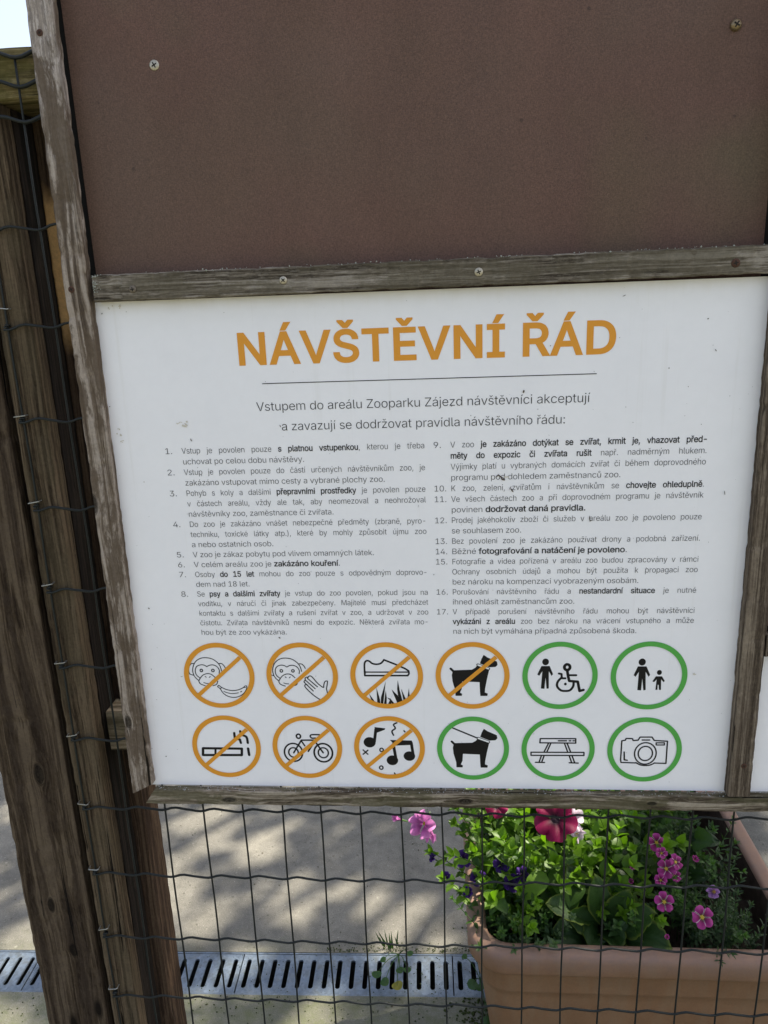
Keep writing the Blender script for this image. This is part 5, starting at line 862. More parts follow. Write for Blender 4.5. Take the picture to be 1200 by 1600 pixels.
ICONS = [[["S",19,1,0,[-595,-159,-696,-44,-740,94,-723,255,-642,415,-504,517,-342,546,-155,509,-8,391,58,266,78,140]],["S",19,1,0,[-679,364,-753,369,-827,278,-856,140,-830,48,-727,9]],["S",19,1,0,[21,368,106,364,163,300,195,231]],["S",19,1,0,[-564,-67,-651,25,-668,163,-614,278,-502,328,-397,319,-327,273]],["S",19,1,0,[-327,273,-238,318,-131,323,-31,266,19,163,4,71]],["O",22,0,0,[-494,156,36,39]],["O",22,0,0,[-165,156,37,39]],["S",19,1,0,[-126,-55,-223,37,-338,60,-460,14,-556,-90,-597,-182,-552,-263,-429,-314]],["S",19,1,0,[-204,-309,-104,-274,-56,-170]],["S",17,0,0,[-404,-25,-377,-53]],["S",17,0,0,[-259,-30,-288,-57]],["S",17,1,0,[-462,-217,-400,-240,-326,-247]],["S",19,1,0,[-79,-344,-43,-302,36,-367,179,-436,348,-464,521,-435,654,-370,711,-319,753,-331,734,-423,637,-563,480,-656,318,-675,162,-627,53,-529,-6,-413,-79,-344]],["S",17,0,0,[-6,-413,36,-367]],["S",15,0,0,[675,-370,718,-370]],["S",17,1,0,[85,-487,192,-536,329,-557,501,-533]],["S",17,0,0,[557,-505,597,-489]]],[["S",19,1,0,[-664,-169,-767,-54,-813,83,-801,242,-726,401,-594,502,-435,531,-250,495,-102,377,-33,253,-10,128]],["S",19,1,0,[-762,351,-835,356,-904,265,-930,128,-901,37,-799,-2]],["S",19,1,0,[-72,355,10,350,69,287,102,219]],["S",19,1,0,[-636,-77,-724,14,-745,151,-695,265,-587,315,-483,305,-413,260]],["S",19,1,0,[-413,260,-326,305,-221,310,-121,253,-69,151,-82,60]],["O",22,0,0,[-574,144,36,39]],["O",22,0,0,[-250,144,36,39]],["S",19,1,0,[-205,-65,-304,26,-417,49,-536,3,-627,-100,-666,-191,-619,-272,-496,-322]],["S",19,1,0,[-275,-317,-178,-283,-133,-179]],["S",17,0,0,[-480,-36,-453,-63]],["S",17,0,0,[-338,-40,-365,-68]],["S",17,1,0,[-531,-226,-470,-249,-397,-255]],["S",22,1,0,[145,-88,180,-24,243,-15,302,-76,418,-236,567,-362,586,-293,612,-202,651,-167,696,-179,674,-316,658,-408,678,-545]],["S",22,0,0,[145,-88,405,-344]],["S",22,0,0,[85,-145,339,-401]],["S",22,0,0,[53,-214,282,-473]],["S",22,1,0,[85,-145,76,-88,116,-47,161,-60]],["S",22,1,0,[53,-214,41,-179,79,-138]],["S",22,1,0,[132,-289,69,-282,56,-335,152,-466,310,-627,451,-735]]],[["S",45,1,0,[-599,4,-599,275,-581,398,-524,449,-453,431,-384,369,-272,342,-148,368,-59,464]],["S",45,0,0,[-58,476,260,337,521,207,611,139,619,61,580,0,-599,-1,-593,139]],["S",35,0,0,[-586,106,589,106]],["F",0,0,1,[-510,-543,-358,-791,-441,-772]],["F",0,0,1,[-294,-364,-210,-726,-205,-852,-287,-830]],["F",0,0,1,[-31,-172,-79,-542,-122,-859,-194,-841,-177,-657]],["F",0,0,1,[-39,-450,-18,-679,-29,-863,-101,-859]],["F",0,0,1,[170,-518,80,-725,106,-863,13,-863]],["F",0,0,1,[-11,-668,81,-702,190,-851,117,-863,78,-771]],["F",0,0,1,[122,-416,291,-609,336,-816,263,-821]],["F",0,0,1,[302,-131,347,-449,420,-781,315,-805,277,-404]],["F",0,0,1,[384,-392,505,-701,441,-751]],["F",0,0,1,[602,-381,617,-609,558,-655]]],[["S",59,0,0,[-588,210,-509,124]],["F",0,0,1,[-528,160,-16,178,84,238,145,338,455,195,391,-115,342,-391,334,-506,414,-542,402,-612,213,-614,202,-485,191,-195,-279,-176,-293,-397,-343,-514,-283,-550,-295,-610,-465,-612,-471,-445,-541,-170,-558,14]],["F",0,0,1,[204,361,245,497,304,618,403,543,661,418,677,319,622,260,463,250]],["S",71,0,0,[145,324,439,204]],["W",33,0,0,[152,320,431,209]]],[["K",0,0,0,[-387,407,89,99]],["F",0,0,1,[-494,286,-276,286,-181,46,-219,-6,-296,133,-286,-380,-345,-393,-379,-50,-404,-393,-498,-384,-468,133,-548,-6,-600,37]],["O",72,0,0,[189,251,74,83]],["S",67,0,0,[191,165,216,4,253,-157,480,-179,537,-457,639,-424]],["S",54,0,0,[216,14,433,14]],["S",58,1,0,[53,-51,-50,-180,-64,-319,34,-435,158,-458,281,-434,361,-318,370,-203]],["K",0,0,0,[153,-249,37,41]],["S",54,0,0,[-27,64,43,50,54,-79,149,-78]]],[["K",0,0,0,[-192,400,93,103]],["F",0,0,1,[-298,273,-73,273,33,23,-4,-31,-88,114,-60,-421,-121,-435,-167,-77,-181,-435,-279,-426,-266,114,-344,-32,-398,14]],["K",0,0,0,[271,96,64,73]],["F",0,0,1,[185,-18,346,-18,426,-154,396,-191,327,-109,341,-420,288,-420,272,-269,247,-269,248,-420,195,-420,210,-109,146,-191,104,-164]]],[["S",68,0,1,[-696,-64,441,-68,423,-276,-719,-287]],["S",56,0,0,[-329,-61,-351,-283]],["S",68,0,0,[624,-62,638,-274]],["S",64,0,0,[264,437,267,250,410,229,429,117]],["S",64,1,0,[442,496,473,385,607,310,631,118]]],[["O",44,0,0,[-409,-177,261,292]],["O",40,0,0,[-409,-177,137,153]],["O",48,0,0,[450,-180,263,295]],["O",40,0,0,[450,-180,144,161]],["S",44,0,0,[-403,-188,-156,221,301,225]],["S",40,0,0,[-158,195,-68,39]],["S",44,0,0,[266,131,446,-180]],["S",44,0,0,[175,108,20,-139]],["O",44,0,0,[-231,345,59,67]],["S",40,1,0,[371,398,153,397,106,348,147,290,246,291]]],[["K",0,0,0,[-553,168,171,165]],["S",75,0,0,[-418,178,-361,590]],["F",0,0,1,[-399,653,-97,614,-111,569,-358,463]],["F",0,0,1,[24,246,639,233,663,96,168,68]],["S",75,0,0,[116,114,181,-417]],["S",75,0,0,[621,164,673,-296]],["K",0,0,0,[71,-404,163,158]],["K",0,0,0,[556,-264,163,152]],["S",33,1,0,[232,788,141,729,186,616,90,525,130,398]],["O",29,0,0,[-224,-73,49,55]],["O",29,0,0,[-254,-645,49,56]],["S",29,0,0,[-748,-78,-619,-216]],["S",29,0,0,[-613,-86,-754,-217]],["S",29,0,0,[426,541,453,505]],["S",29,0,0,[118,-814,145,-885]]],[["S",59,0,0,[-588,210,-509,124]],["F",0,0,1,[-528,160,-16,178,84,238,145,338,455,195,391,-115,342,-391,334,-506,414,-542,402,-612,213,-614,202,-485,191,-195,-279,-176,-293,-397,-343,-514,-283,-550,-295,-610,-465,-612,-471,-445,-541,-170,-558,14]],["F",0,0,1,[204,361,245,497,304,618,403,543,661,418,677,319,622,260,463,250]],["S",71,0,0,[145,324,439,204]],["W",33,0,0,[152,320,431,209]],["S",38,0,0,[-578,649,125,324]]],[["S",36,0,1,[-487,321,477,328,481,188,-497,190]],["S",31,0,0,[8,257,227,259]],["S",31,0,0,[302,259,344,260]],["S",31,0,0,[407,260,441,260]],["S",36,0,1,[-735,-109,713,-101,716,-198,-733,-207]],["S",36,0,0,[-264,168,-378,-101]],["S",36,0,0,[-201,168,-301,-100]],["S",36,0,0,[178,171,270,-95]],["S",36,0,0,[250,172,350,-94]],["S",36,0,0,[-448,-214,-508,-421]],["S",36,0,0,[-372,-213,-436,-420]],["S",36,0,0,[315,-207,384,-421]],["S",36,0,0,[391,-206,469,-430]],["S",36,0,0,[-606,-427,-359,-429]],["S",36,0,0,[321,-432,567,-439]]],[["S",36,0,0,[-219,-418,-609,-407,-625,-325,-618,270,-523,290,-505,343,-339,340,-311,282,-183,293,-134,389,184,391,252,287,604,266,603,-424,291,-417]],["S",36,1,0,[-211,-408,-82,-480,53,-498,190,-477,299,-412]],["O",36,0,0,[33,-119,291,337]],["O",36,0,0,[33,-119,191,222]],["S",27,0,1,[305,215,524,217,528,150,309,148]],["S",36,0,0,[-72,299,127,300]],["S",31,0,0,[-540,-81,-524,-324,-444,-337]]]]
PR = 0.04469
def circ(cx, cy, rx, ry, n=36, cw=False):
    L = [(cx+rx*math.cos(2*math.pi*i/n), cy+ry*math.sin(2*math.pi*i/n)) for i in range(n)]
    return L[::-1] if cw else L
def ccw(l):
    return l if sum(l[i][0]*l[(i+1) % len(l)][1]-l[(i+1) % len(l)][0]*l[i][1] for i in range(len(l))) > 0 else l[::-1]
def stroke_loops(P, wd, closed):
    L = []; r = wd/2; n = len(P)
    for i in range(n if closed else n-1):
        a, b = P[i], P[(i+1) % n]; dx, dy = b[0]-a[0], b[1]-a[1]; d = math.hypot(dx, dy)
        if d < 1e-6: continue
        nx, ny = -dy/d*r, dx/d*r
        L.append(ccw([(a[0]+nx, a[1]+ny), (b[0]+nx, b[1]+ny), (b[0]-nx, b[1]-ny), (a[0]-nx, a[1]-ny)]))
    for i, p in enumerate(P): L.append(circ(p[0]+1e-5*i, p[1], r*0.995, r*0.995, 10))
    return L
def symbol(items):
    dark, light = [], []
    for kd, wd, sm, cl, p in items:
        wd = wd/1000*(1.35 if wd < 35 else 1.1); P = [(p[2*i]/1000, p[2*i+1]/1000) for i in range(len(p)//2)]
        if kd in 'OK':
            (cx, cy), (rx, ry) = P
            if kd == 'K': dark.append(circ(cx, cy, abs(rx), abs(ry), 24))
            else:
                dark.append(circ(cx, cy, abs(rx)+wd/2, abs(ry)+wd/2)); dark.append(circ(cx, cy, abs(rx)-wd/2, abs(ry)-wd/2, cw=True))
        elif kd == 'F': dark.append(ccw(P))
        else:
            if sm: P = catmull(P, 4)
            (light if kd == 'W' else dark).extend(stroke_loops(P, wd, bool(cl)))
    return dark, light
names = ['no feeding the monkey a banana', 'no touching the monkey', 'no stepping on the grass', 'no dogs', 'adult with a wheelchair user', 'adult with a child',
         'no smoking', 'no bicycles', 'no loud music', 'dog on a lead', 'picnic table', 'camera']
for i, items in enumerate(ICONS):
    cx = -0.28316+0.104643*(i % 6); cz = 1.05698 if i < 6 else 0.95682
    banned = i in (0, 1, 2, 3, 6, 7, 8); cm = ORANGE if banned else GREEN
    v, K = cdt_union([circ(0, 0, 1, 1, 72), circ(0, 0, 0.860, 0.860, 72, cw=True)])
    pic = obj('pictogram', [(cx+p.x*PR, -0.0007, cz+p.y*PR) for p in v], K, cm, sign, at=(cx, 0, cz)); tag(pic, ('orange ring: ' if banned else 'green ring: ')+names[i])
    if banned:
        a = math.atan2(543+607, 623+646); c_, s_ = math.cos(a), math.sin(a)
        off = (-0.0115, -0.032)
        L = [(t*c_-q*s_+off[0], t*s_+q*c_+off[1]) for t, q in ((-0.875, -0.057), (0.875, -0.057), (0.875, 0.057), (-0.875, 0.057))]
        obj('slash', [(cx+x*PR, -0.0005, cz+y*PR) for x, y in L], [(0, 1, 2, 3)], cm, pic)
    dark, light = symbol(items)
    v, K = cdt_union(dark); lim = 0.93
    obj('symbol', [(cx+p.x*PR, -0.0002, cz+p.y*PR) for p in v], [t for t in K if all(v[q].length < lim for q in t)], INK, pic)
    if light:
        v, K = cdt_union(light); obj('collar', [(cx+p.x*PR, -0.0003, cz+p.y*PR) for p in v], K, WHITE, pic)

# fly dirt, dried insects and smudges on the sheet
V, F = [], []
rnd = random.Random(21)
def fleck(x, zz, L, wd, ang):
    n = 8; b = len(V)
    for j in range(n):
        t = 2*math.pi*j/n; a_ = L/2*math.cos(t)*rnd.uniform(.75, 1.1); c_ = wd/2*math.sin(t)*rnd.uniform(.6, 1.2)
        V.append((x+a_*math.cos(ang)-c_*math.sin(ang), -0.0011, zz+a_*math.sin(ang)+c_*math.cos(ang)))
    V.append((x, -0.0016, zz))
    for j in range(n): F.append((b+j, b+(j+1) % n, b+n))
for x, zz, L, wd, a in ((-0.2873, 1.3546, .0038, .0014, 1.9), (-0.203, 1.1082, .0030, .0017, 2.3), (0.0882, 1.3990, .0035, .0022, 1.3), (0.0637, 1.3045, .010, .0016, 2.5), (0.0665, 1.3010, .006, .002, 2.8), (0.0600, 1.3050, .004, .0012, .3),
    (0.0766, 1.2880, .006, .0018, 2.2), (0.0745, 1.2910, .005, .0008, 1.0), (0.1639, 1.2540, .007, .0011, 1.7), (0.1650, 1.2510, .003, .0016, .6), (0.3101, 1.2806, .006, .0008, 1.7), (0.2887, 1.4366, .003, .0009, 2.1), (0.2784, 1.4692, .002, .0014, .5),
    (-0.3728, 1.4975, .002, .001, 1.2), (-0.3621, 1.148, .0026, .0012, 2.3), (-0.3687, 1.0662, .002, .001, 2.2), (-0.364, .9422, .0022, .0016, .5), (-0.3780, 1.395, .002, .001, 0.3), (0.2415, 1.4194, .0016, .0014, 0), (-0.183, 1.3680, .0035, .0010, 2.0),
    (0.1912, 1.4957, .004, .0008, .4), (0.1162, 1.4469, .0014, .001, 0), (-0.331, 1.0560, .003, .0008, 0.1), (-0.0135, 1.1880, .0013, .0012, 0), (0.0100, 1.3850, .0012, .001, 0)): fleck(x, zz, L, wd, a)
for i in range(150):
    s_ = rnd.uniform(.0004, .0012); fleck(rnd.uniform(-.385, .34), rnd.uniform(.905, 1.505), s_, s_*rnd.uniform(.4, .9), rnd.random()*3)
tag(obj('dirt_speck', V, F, plain('fly_dirt', (0.085, 0.065, 0.05), 0.8, 0.2), sign), kind='stuff')
V, F = [], []
for cx, cz, s_ in ((-0.2937, 1.3725, .0065), (-0.2985, 1.3755, .004), (-0.3710, 1.3700, .003), (-0.3705, 1.3620, .0045), (-0.3690, 1.3550, .003), (-0.352, 1.5045, .003), (-0.3640, 1.5030, .0025), (-0.3600, 1.5050, .002), (0.0700, 1.3035, .004), (0.2920, 1.060, .004)):
    for j in range(5): fleck(cx+rnd.gauss(0, s_*.4), cz+rnd.gauss(0, s_*.3), s_*rnd.uniform(.3, .8), s_*rnd.uniform(.2, .5), rnd.random()*3)
V = [(x, -0.0009 if abs(y+0.0011) < 1e-6 else -0.0010, zz) for x, y, zz in V]
tag(obj('smudge', V, F, plain('dried_mud', (0.58, 0.53, 0.45), 0.9, 0.2), sign), kind='stuff')
TREE_SEED, TREE_N = 5, 520
# ------------------------------------------------------------------ planter
def terracotta():
    k = N('terracotta_plastic')
    v = k.coord(); n = k.noise(v, 14, 5, 0.6); f = k.noise(v, 260, 5, 0.75); st = k.noise(k.coord((1, 1, 0.15)), 40, 5, 0.7)
    c = k.ramp(n, [(0.3, (0.215, 0.112, 0.056)), (0.7, (0.265, 0.143, 0.074))])
    c = k.mix(0.45, c, k.ramp(f, [(0.3, 0.75), (0.6, 1.1)]), 'MULTIPLY')
    c = k.mix(k.math('MULTIPLY', k.ramp(st, [(0.45, 0.0), (0.75, 1.0)]), 0.35), c, (0.26, 0.20, 0.135))
    s = k.n('SeparateXYZ'); k.l(v, s.inputs[0])
    top = k.ramp(k.math('ADD', s.outputs[2], k.math('MULTIPLY', n, 0.03)), [(0.437, 0.0), (0.474, 1.0)])
    sm = k.ramp(k.noise(v, 34, 6, 0.8), [(0.42, 0.0), (0.6, 1.0)])
    c = k.mix(k.math('MULTIPLY', k.math('MULTIPLY', top, sm), 0.5), c, (0.13, 0.095, 0.085))
    c = k.mix(k.math('MULTIPLY', top, 0.5), c, (0.27, 0.175, 0.145))
    k.bump(f, 0.0005, 0.5)
    return k.set(c, 0.6, 0.35)
PLX0, PLX1, PLY0, PLY1 = 0.028, 0.590, 0.172, 0.640
planter = thing('planter_box', 'large terracotta coloured rectangular planter with a rounded stepped rim, full of flowers behind the mesh', 'planter', ((PLX0+PLX1)/2, (PLY0+PLY1)/2, 0))
def rrect(inset, rad, n=9):
    x0, x1, y0, y1 = PLX0+inset, PLX1-inset, PLY0+inset, PLY1-inset; r = max(rad, 0.004); P = []
    for cx, cy, a in ((x1-r, y0+r, -90), (x1-r, y1-r, 0), (x0+r, y1-r, 90), (x0+r, y0+r, 180)):
        for i in range(n):
            t = R(a+90*i/(n-1)); P.append((cx+r*math.cos(t), cy+r*math.sin(t)))
    return P
prof = [(0.070, 0.0), (0.068, 0.004), (0.0240, 0.350), (0.0225, 0.367), (0.0185, 0.3705), (0.0175, 0.375), (0.0160, 0.4175), (0.0130, 0.4205), (0.0100, 0.4225), (0.0014, 0.4245), (0.0, 0.428), (0.0, 0.450), (0.0014, 0.4565), (0.0050, 0.4610), (0.0105, 0.4625), (0.024, 0.4625), (0.0300, 0.4605), (0.0325, 0.455), (0.0345, 0.43), (0.045, 0.37), (0.07, 0.20), (0.072, 0.198)]
V, F = [], []; nr = 36
for ins, zz in prof:
    for x, y in rrect(ins, 0.062-ins*0.55 if ins < 0.03 else 0.050-ins*0.3): V.append((x, y, zz))
for i in range(len(prof)-1):
    for j in range(nr):
        a = i*nr+j; b = i*nr+(j+1) % nr; F.append((a, b, b+nr, a+nr))
F.append(tuple(range(nr))[::-1])
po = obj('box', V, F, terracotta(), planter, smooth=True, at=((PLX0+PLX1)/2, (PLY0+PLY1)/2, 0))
po.data.materials.append(plain('shaded_inner_wall', (0.045, 0.030, 0.022), 0.9, 0.15, 0, 0.5, 60))  # shade inside the box put into a darker wall colour
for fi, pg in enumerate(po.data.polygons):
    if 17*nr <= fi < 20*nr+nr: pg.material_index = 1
ed = po.modifiers.new('bevel_normals', 'WEIGHTED_NORMAL') if False else None
V, F = [], []
NXs, NYs = 40, 30
for j in range(NYs+1):
    for i in range(NXs+1):
        x = PLX0+0.04+(PLX1-PLX0-0.08)*i/NXs; y = PLY0+0.04+(PLY1-PLY0-0.08)*j/NYs
        V.append((x, y, 0.392+0.014*noise.noise(Vector((x*30, y*30, 0)))+0.008*noise.noise(Vector((x*90, y*90, 3)))))
for j in range(NYs):
    for i in range(NXs):
        a = j*(NXs+1)+i; F.append((a, a+1, a+NXs+2, a+NXs+1))
obj('soil', V, F, plain('potting_soil', (0.028, 0.020, 0.014), 0.95, 0.2, 0, 0.5, 120), planter, smooth=True)

# ------------------------------------------------------------------ plants
def leaf_mat(name, dark, light, rough=0.5, trans=0.35, rim=None, vein=None, scale=30):
    k = N(name)
    at = k.n('Attribute', attribute_name='tint'); ar = k.n('Attribute', attribute_name='rim')
    c = k.mix(at.outputs['Fac'], dark, light)
    v = k.coord(); nz = k.noise(v, 160, 4, 0.7)
    c = k.mix(0.5, c, k.ramp(nz, [(0.3, 0.75), (0.7, 1.2)]), 'MULTIPLY')
    if rim:
        rr = k.math('ADD', ar.outputs['Fac'], k.math('MULTIPLY', k.math('SUBTRACT', k.noise(v, 240, 4, 0.7), 0.5), 0.5))
        c = k.mix(k.ramp(rr, [(0.62, 0.0), (0.95, 1.0)]), c, rim)
    k.set(c, rough, 0.35)
    k.bump(k.noise(v, 500 if not rim else 330, 3, 0.6), 0.0003 if not rim else 0.0011, 0.8)
    tr = k.n('BsdfTranslucent'); k.l(k.mix(1.0, c, (1.5, 1.7, 0.55), 'MULTIPLY'), tr.inputs[0])
    mx = k.n('MixShader'); mx.inputs[0].default_value = trans
    k.l(k.b.outputs[0], mx.inputs[1]); k.l(tr.outputs[0], mx.inputs[2]); k.l(mx.outputs[0], k.out.inputs[0])
    return k.m
class Fol:
    def __init__(s, seed): s.V = []; s.F = []; s.T = []; s.Rm = []; s.r = random.Random(seed)
    def leaf(s, p, d, nrm, L, Wd, curl=0.25, fold=0.25, n=4, tint=None, tip=1.0, lobes=None):
        """leaf blade: grid 3 across, n along; d = direction, nrm = rough upper normal"""
        d = Vector(d).normalized(); side = d.cross(nrm)
        if side.length < 1e-4: side = Vector((1, 0, 0))
        side.normalize(); up = side.cross(d).normalized(); b = len(s.V)
        tint = s.r.random() if tint is None else tint
        tw = s.r.uniform(-.25, .25)
        for i in range(n+1):
            t = i/n
            wv = math.sin(math.pi*min(1, (t*0.93+0.05))**(0.8*tip))**0.8*(1 if i < n else 0.15)
            if i == 0: wv = 0.12
            c = p+d*(L*t*(1-0.15*curl*t))-up*(L*curl*t*t)+up*0.0
            for j, q in enumerate((-1, 0, 1)):
                s.V.append(c+side*(q*Wd/2*wv)+up*(abs(q)*fold*Wd/2*wv)+up*(q*tw*Wd*0.2*t)); s.T.append(tint); s.Rm.append(abs(q))
        for i in range(n):
            for j in range(2):
                a = b+i*3+j; s.F.append((a, a+1, a+4, a+3))
    def stem(s, pts, r0, r1, n=4, tint=0.5):
        b = len(s.V); tube(pts, [r0+(r1-r0)*i/(len(pts)-1) for i in range(len(pts))], n, s.V, s.F, caps=False)
        s.T += [tint]*(len(s.V)-b); s.Rm += [0]*(len(s.V)-b)
    def shoot(s, p, d, L, nl, leafL, leafW, droop=0.3, spread=0.9, pair=True, stem_r=0.0012, curl=0.3, tipscale=0.6, start=0.2, upb=0.4):
        r = s.r; p = Vector(p); d = Vector(d).normalized(); pts = [p.copy()]; N_ = 7; cur = p.copy(); dd = d.copy()
        for i in range(N_):
            dd = (dd+Vector((r.uniform(-.12, .12), r.uniform(-.12, .12), -droop/N_))).normalized(); cur = cur+dd*(L/N_); pts.append(cur.copy())
        s.stem(pts, stem_r, stem_r*0.5)
        ang = r.random()*6.28
        for i in range(nl):
            t = start+(1-start)*(i+0.5)/nl; f = t*N_; k = min(int(f), N_-1); q = pts[k].lerp(pts[k+1], f-k); ax = (pts[k+1]-pts[k]).normalized()
            ang += 2.4 if not pair else math.pi/2
            for m in ((0, math.pi) if pair else (0,)):
                x = ax.cross(Vector((0.3, 0.2, 1))).normalized(); y = ax.cross(x)
                o = x*math.cos(ang+m)+y*math.sin(ang+m)
                dl = (o*spread+ax*(0.45+0.5*t)+Vector((0, 0, upb*0.4))).normalized()
                sc = (1-(1-tipscale)*t)*r.uniform(.75, 1.15)
                nrm = (ax*0.7+Vector((r.uniform(-.3, .3), r.uniform(-.3, .3), 0.9))).normalized()
                s.leaf(q, dl, nrm, leafL*sc, leafW*sc, curl*r.uniform(.3, 1.5), r.uniform(.05, .35))
        # terminal rosette
        for m in range(4):
            a = ang+m*1.57; x = dd.cross(Vector((0.3, 0.2, 1))).normalized(); y = dd.cross(x)
            dl = (x*math.cos(a)+y*math.sin(a))*0.6+dd
            s.leaf(pts[-1], dl, dd+Vector((0, 0, .6)), leafL*0.55, leafW*0.5, 0.2, 0.3, tint=min(1, r.random()*0.4+0.6))
        return pts
    def build(s, name, m, parent, kind='stuff', **kw):
        o = obj(name, s.V, s.F, m, parent, smooth=True, attrs={'tint': s.T, 'rim': s.Rm}, **kw)
        return tag(o, kind=kind) if kind else o

G_BRIGHT = leaf_mat('leaf_petunia', (0.022, 0.060, 0.007), (0.130, 0.250, 0.016), 0.42, 0.48)
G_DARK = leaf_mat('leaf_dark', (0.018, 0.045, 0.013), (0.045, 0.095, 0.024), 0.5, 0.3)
G_CALI = leaf_mat('leaf_calibrachoa', (0.028, 0.070, 0.014), (0.065, 0.140, 0.026), 0.5, 0.35)
G_PRIM = leaf_mat('leaf_primula', (0.020, 0.052, 0.012), (0.036, 0.080, 0.016), 0.5, 0.25, rim=(0.12, 0.16, 0.025))
G_FINE = leaf_mat('leaf_feathery', (0.020, 0.046, 0.017), (0.050, 0.088, 0.028), 0.55, 0.3)
G_TRAIL = leaf_mat('leaf_trailing', (0.035, 0.065, 0.025), (0.085, 0.14, 0.055), 0.5, 0.3)
G_WEED = leaf_mat('leaf_weed', (0.022, 0.070, 0.016), (0.045, 0.11, 0.02), 0.5, 0.35)
G_YEL = leaf_mat('leaf_yellowing', (0.20, 0.19, 0.025), (0.28, 0.25, 0.035), 0.5, 0.35)

def petal_mat(name, base, edge, throat, vein=None, trans=0.35):
    """colour by distance from the flower's centre (attribute rim = radius 0..1, tint = across petal 0..1)"""
    k = N(name); at = k.n('Attribute', attribute_name='tint'); ar = k.n('Attribute', attribute_name='rim')
    v = k.coord()
    c = k.ramp(ar.outputs['Fac'], [(0.10, throat), (0.30, tuple(0.6*x for x in base)), (0.5, base), (0.98, edge)])
    if vein:
        vm = k.ramp(at.outputs['Fac'], [(0.88, 0.0), (0.98, 1.0)])
        c = k.mix(vm, c, vein)
    c = k.mix(0.5, c, k.ramp(k.noise(v, 420, 3, 0.6), [(0.3, 0.8), (0.7, 1.15)]), 'MULTIPLY')
    k.set(c, 0.55, 0.25)
    tr = k.n('BsdfTranslucent'); k.l(c, tr.inputs[0]); mx = k.n('MixShader'); mx.inputs[0].default_value = trans
    k.l(k.b.outputs[0], mx.inputs[1]); k.l(tr.outputs[0], mx.inputs[2]); k.l(mx.outputs[0], k.out.inputs[0])
    return k.m
P_PINK = petal_mat('petal_pink', (0.52, 0.14, 0.42), (0.66, 0.25, 0.55), (0.30, 0.05, 0.25))
P_MAG = petal_mat('petal_magenta', (0.20, 0.004, 0.050), (0.26, 0.007, 0.070), (0.015, 0.002, 0.01))
P_WHITE = petal_mat('petal_white_pink', (0.66, 0.50, 0.62), (0.78, 0.68, 0.76), (0.55, 0.45, 0.3))
P_PUR = petal_mat('petal_purple', (0.040, 0.010, 0.130), (0.062, 0.018, 0.19), (0.012, 0.003, 0.03))
P_CAL = petal_mat('petal_calibrachoa', (0.30, 0.022, 0.16), (0.46, 0.06, 0.30), (0.10, 0.07, 0.01), vein=(0.78, 0.58, 0.66))
P_FADE = petal_mat('petal_faded', (0.26, 0.11, 0.32), (0.36, 0.20, 0.42), (0.45, 0.25, 0.05), vein=(0.6, 0.45, 0.55))
YEL = plain('flower_throat', (0.42, 0.30, 0.03), 0.6, 0.3)
BLK = plain('flower_eye', (0.01, 0.003, 0.01), 0.7, 0.2)
CALYX = plain('calyx_green', (0.06, 0.12, 0.03), 0.6, 0.3)

def petal_mesh(rad, span, depth, wave, seed, notch=0.06, nr=6, na=8):
    """one petal of a funnel flower opening along +Z, wedge of the corolla"""
    V, F, T, Rm = [], [], [], []
    for i in range(nr+1):
        t = i/nr
        for j in range(na+1):
            q = -1+2*j/na
            edge = (1-abs(q)**2.6*0.30)*(1-notch*math.exp(-(q*3)**2))
            rr = rad*(0.07+0.93*t)*(1+(edge-1)*t)
            a = q*span/2*(1-0.12*(1-t))
            zz = -depth*(1-t)**1.7+rad*(-0.18*t**3)+rad*wave*t*t*math.sin(q*4.0+seed)*0.5-rad*0.10*abs(q)**2*t
            V.append((rr*math.cos(a), rr*math.sin(a), zz)); T.append(abs(q)); Rm.append(t)
    for i in range(nr):
        for j in range(na):
            a = i*(na+1)+j; F.append((a, a+1, a+na+2, a+na+1))
    return V, F, T, Rm
_pm = {}
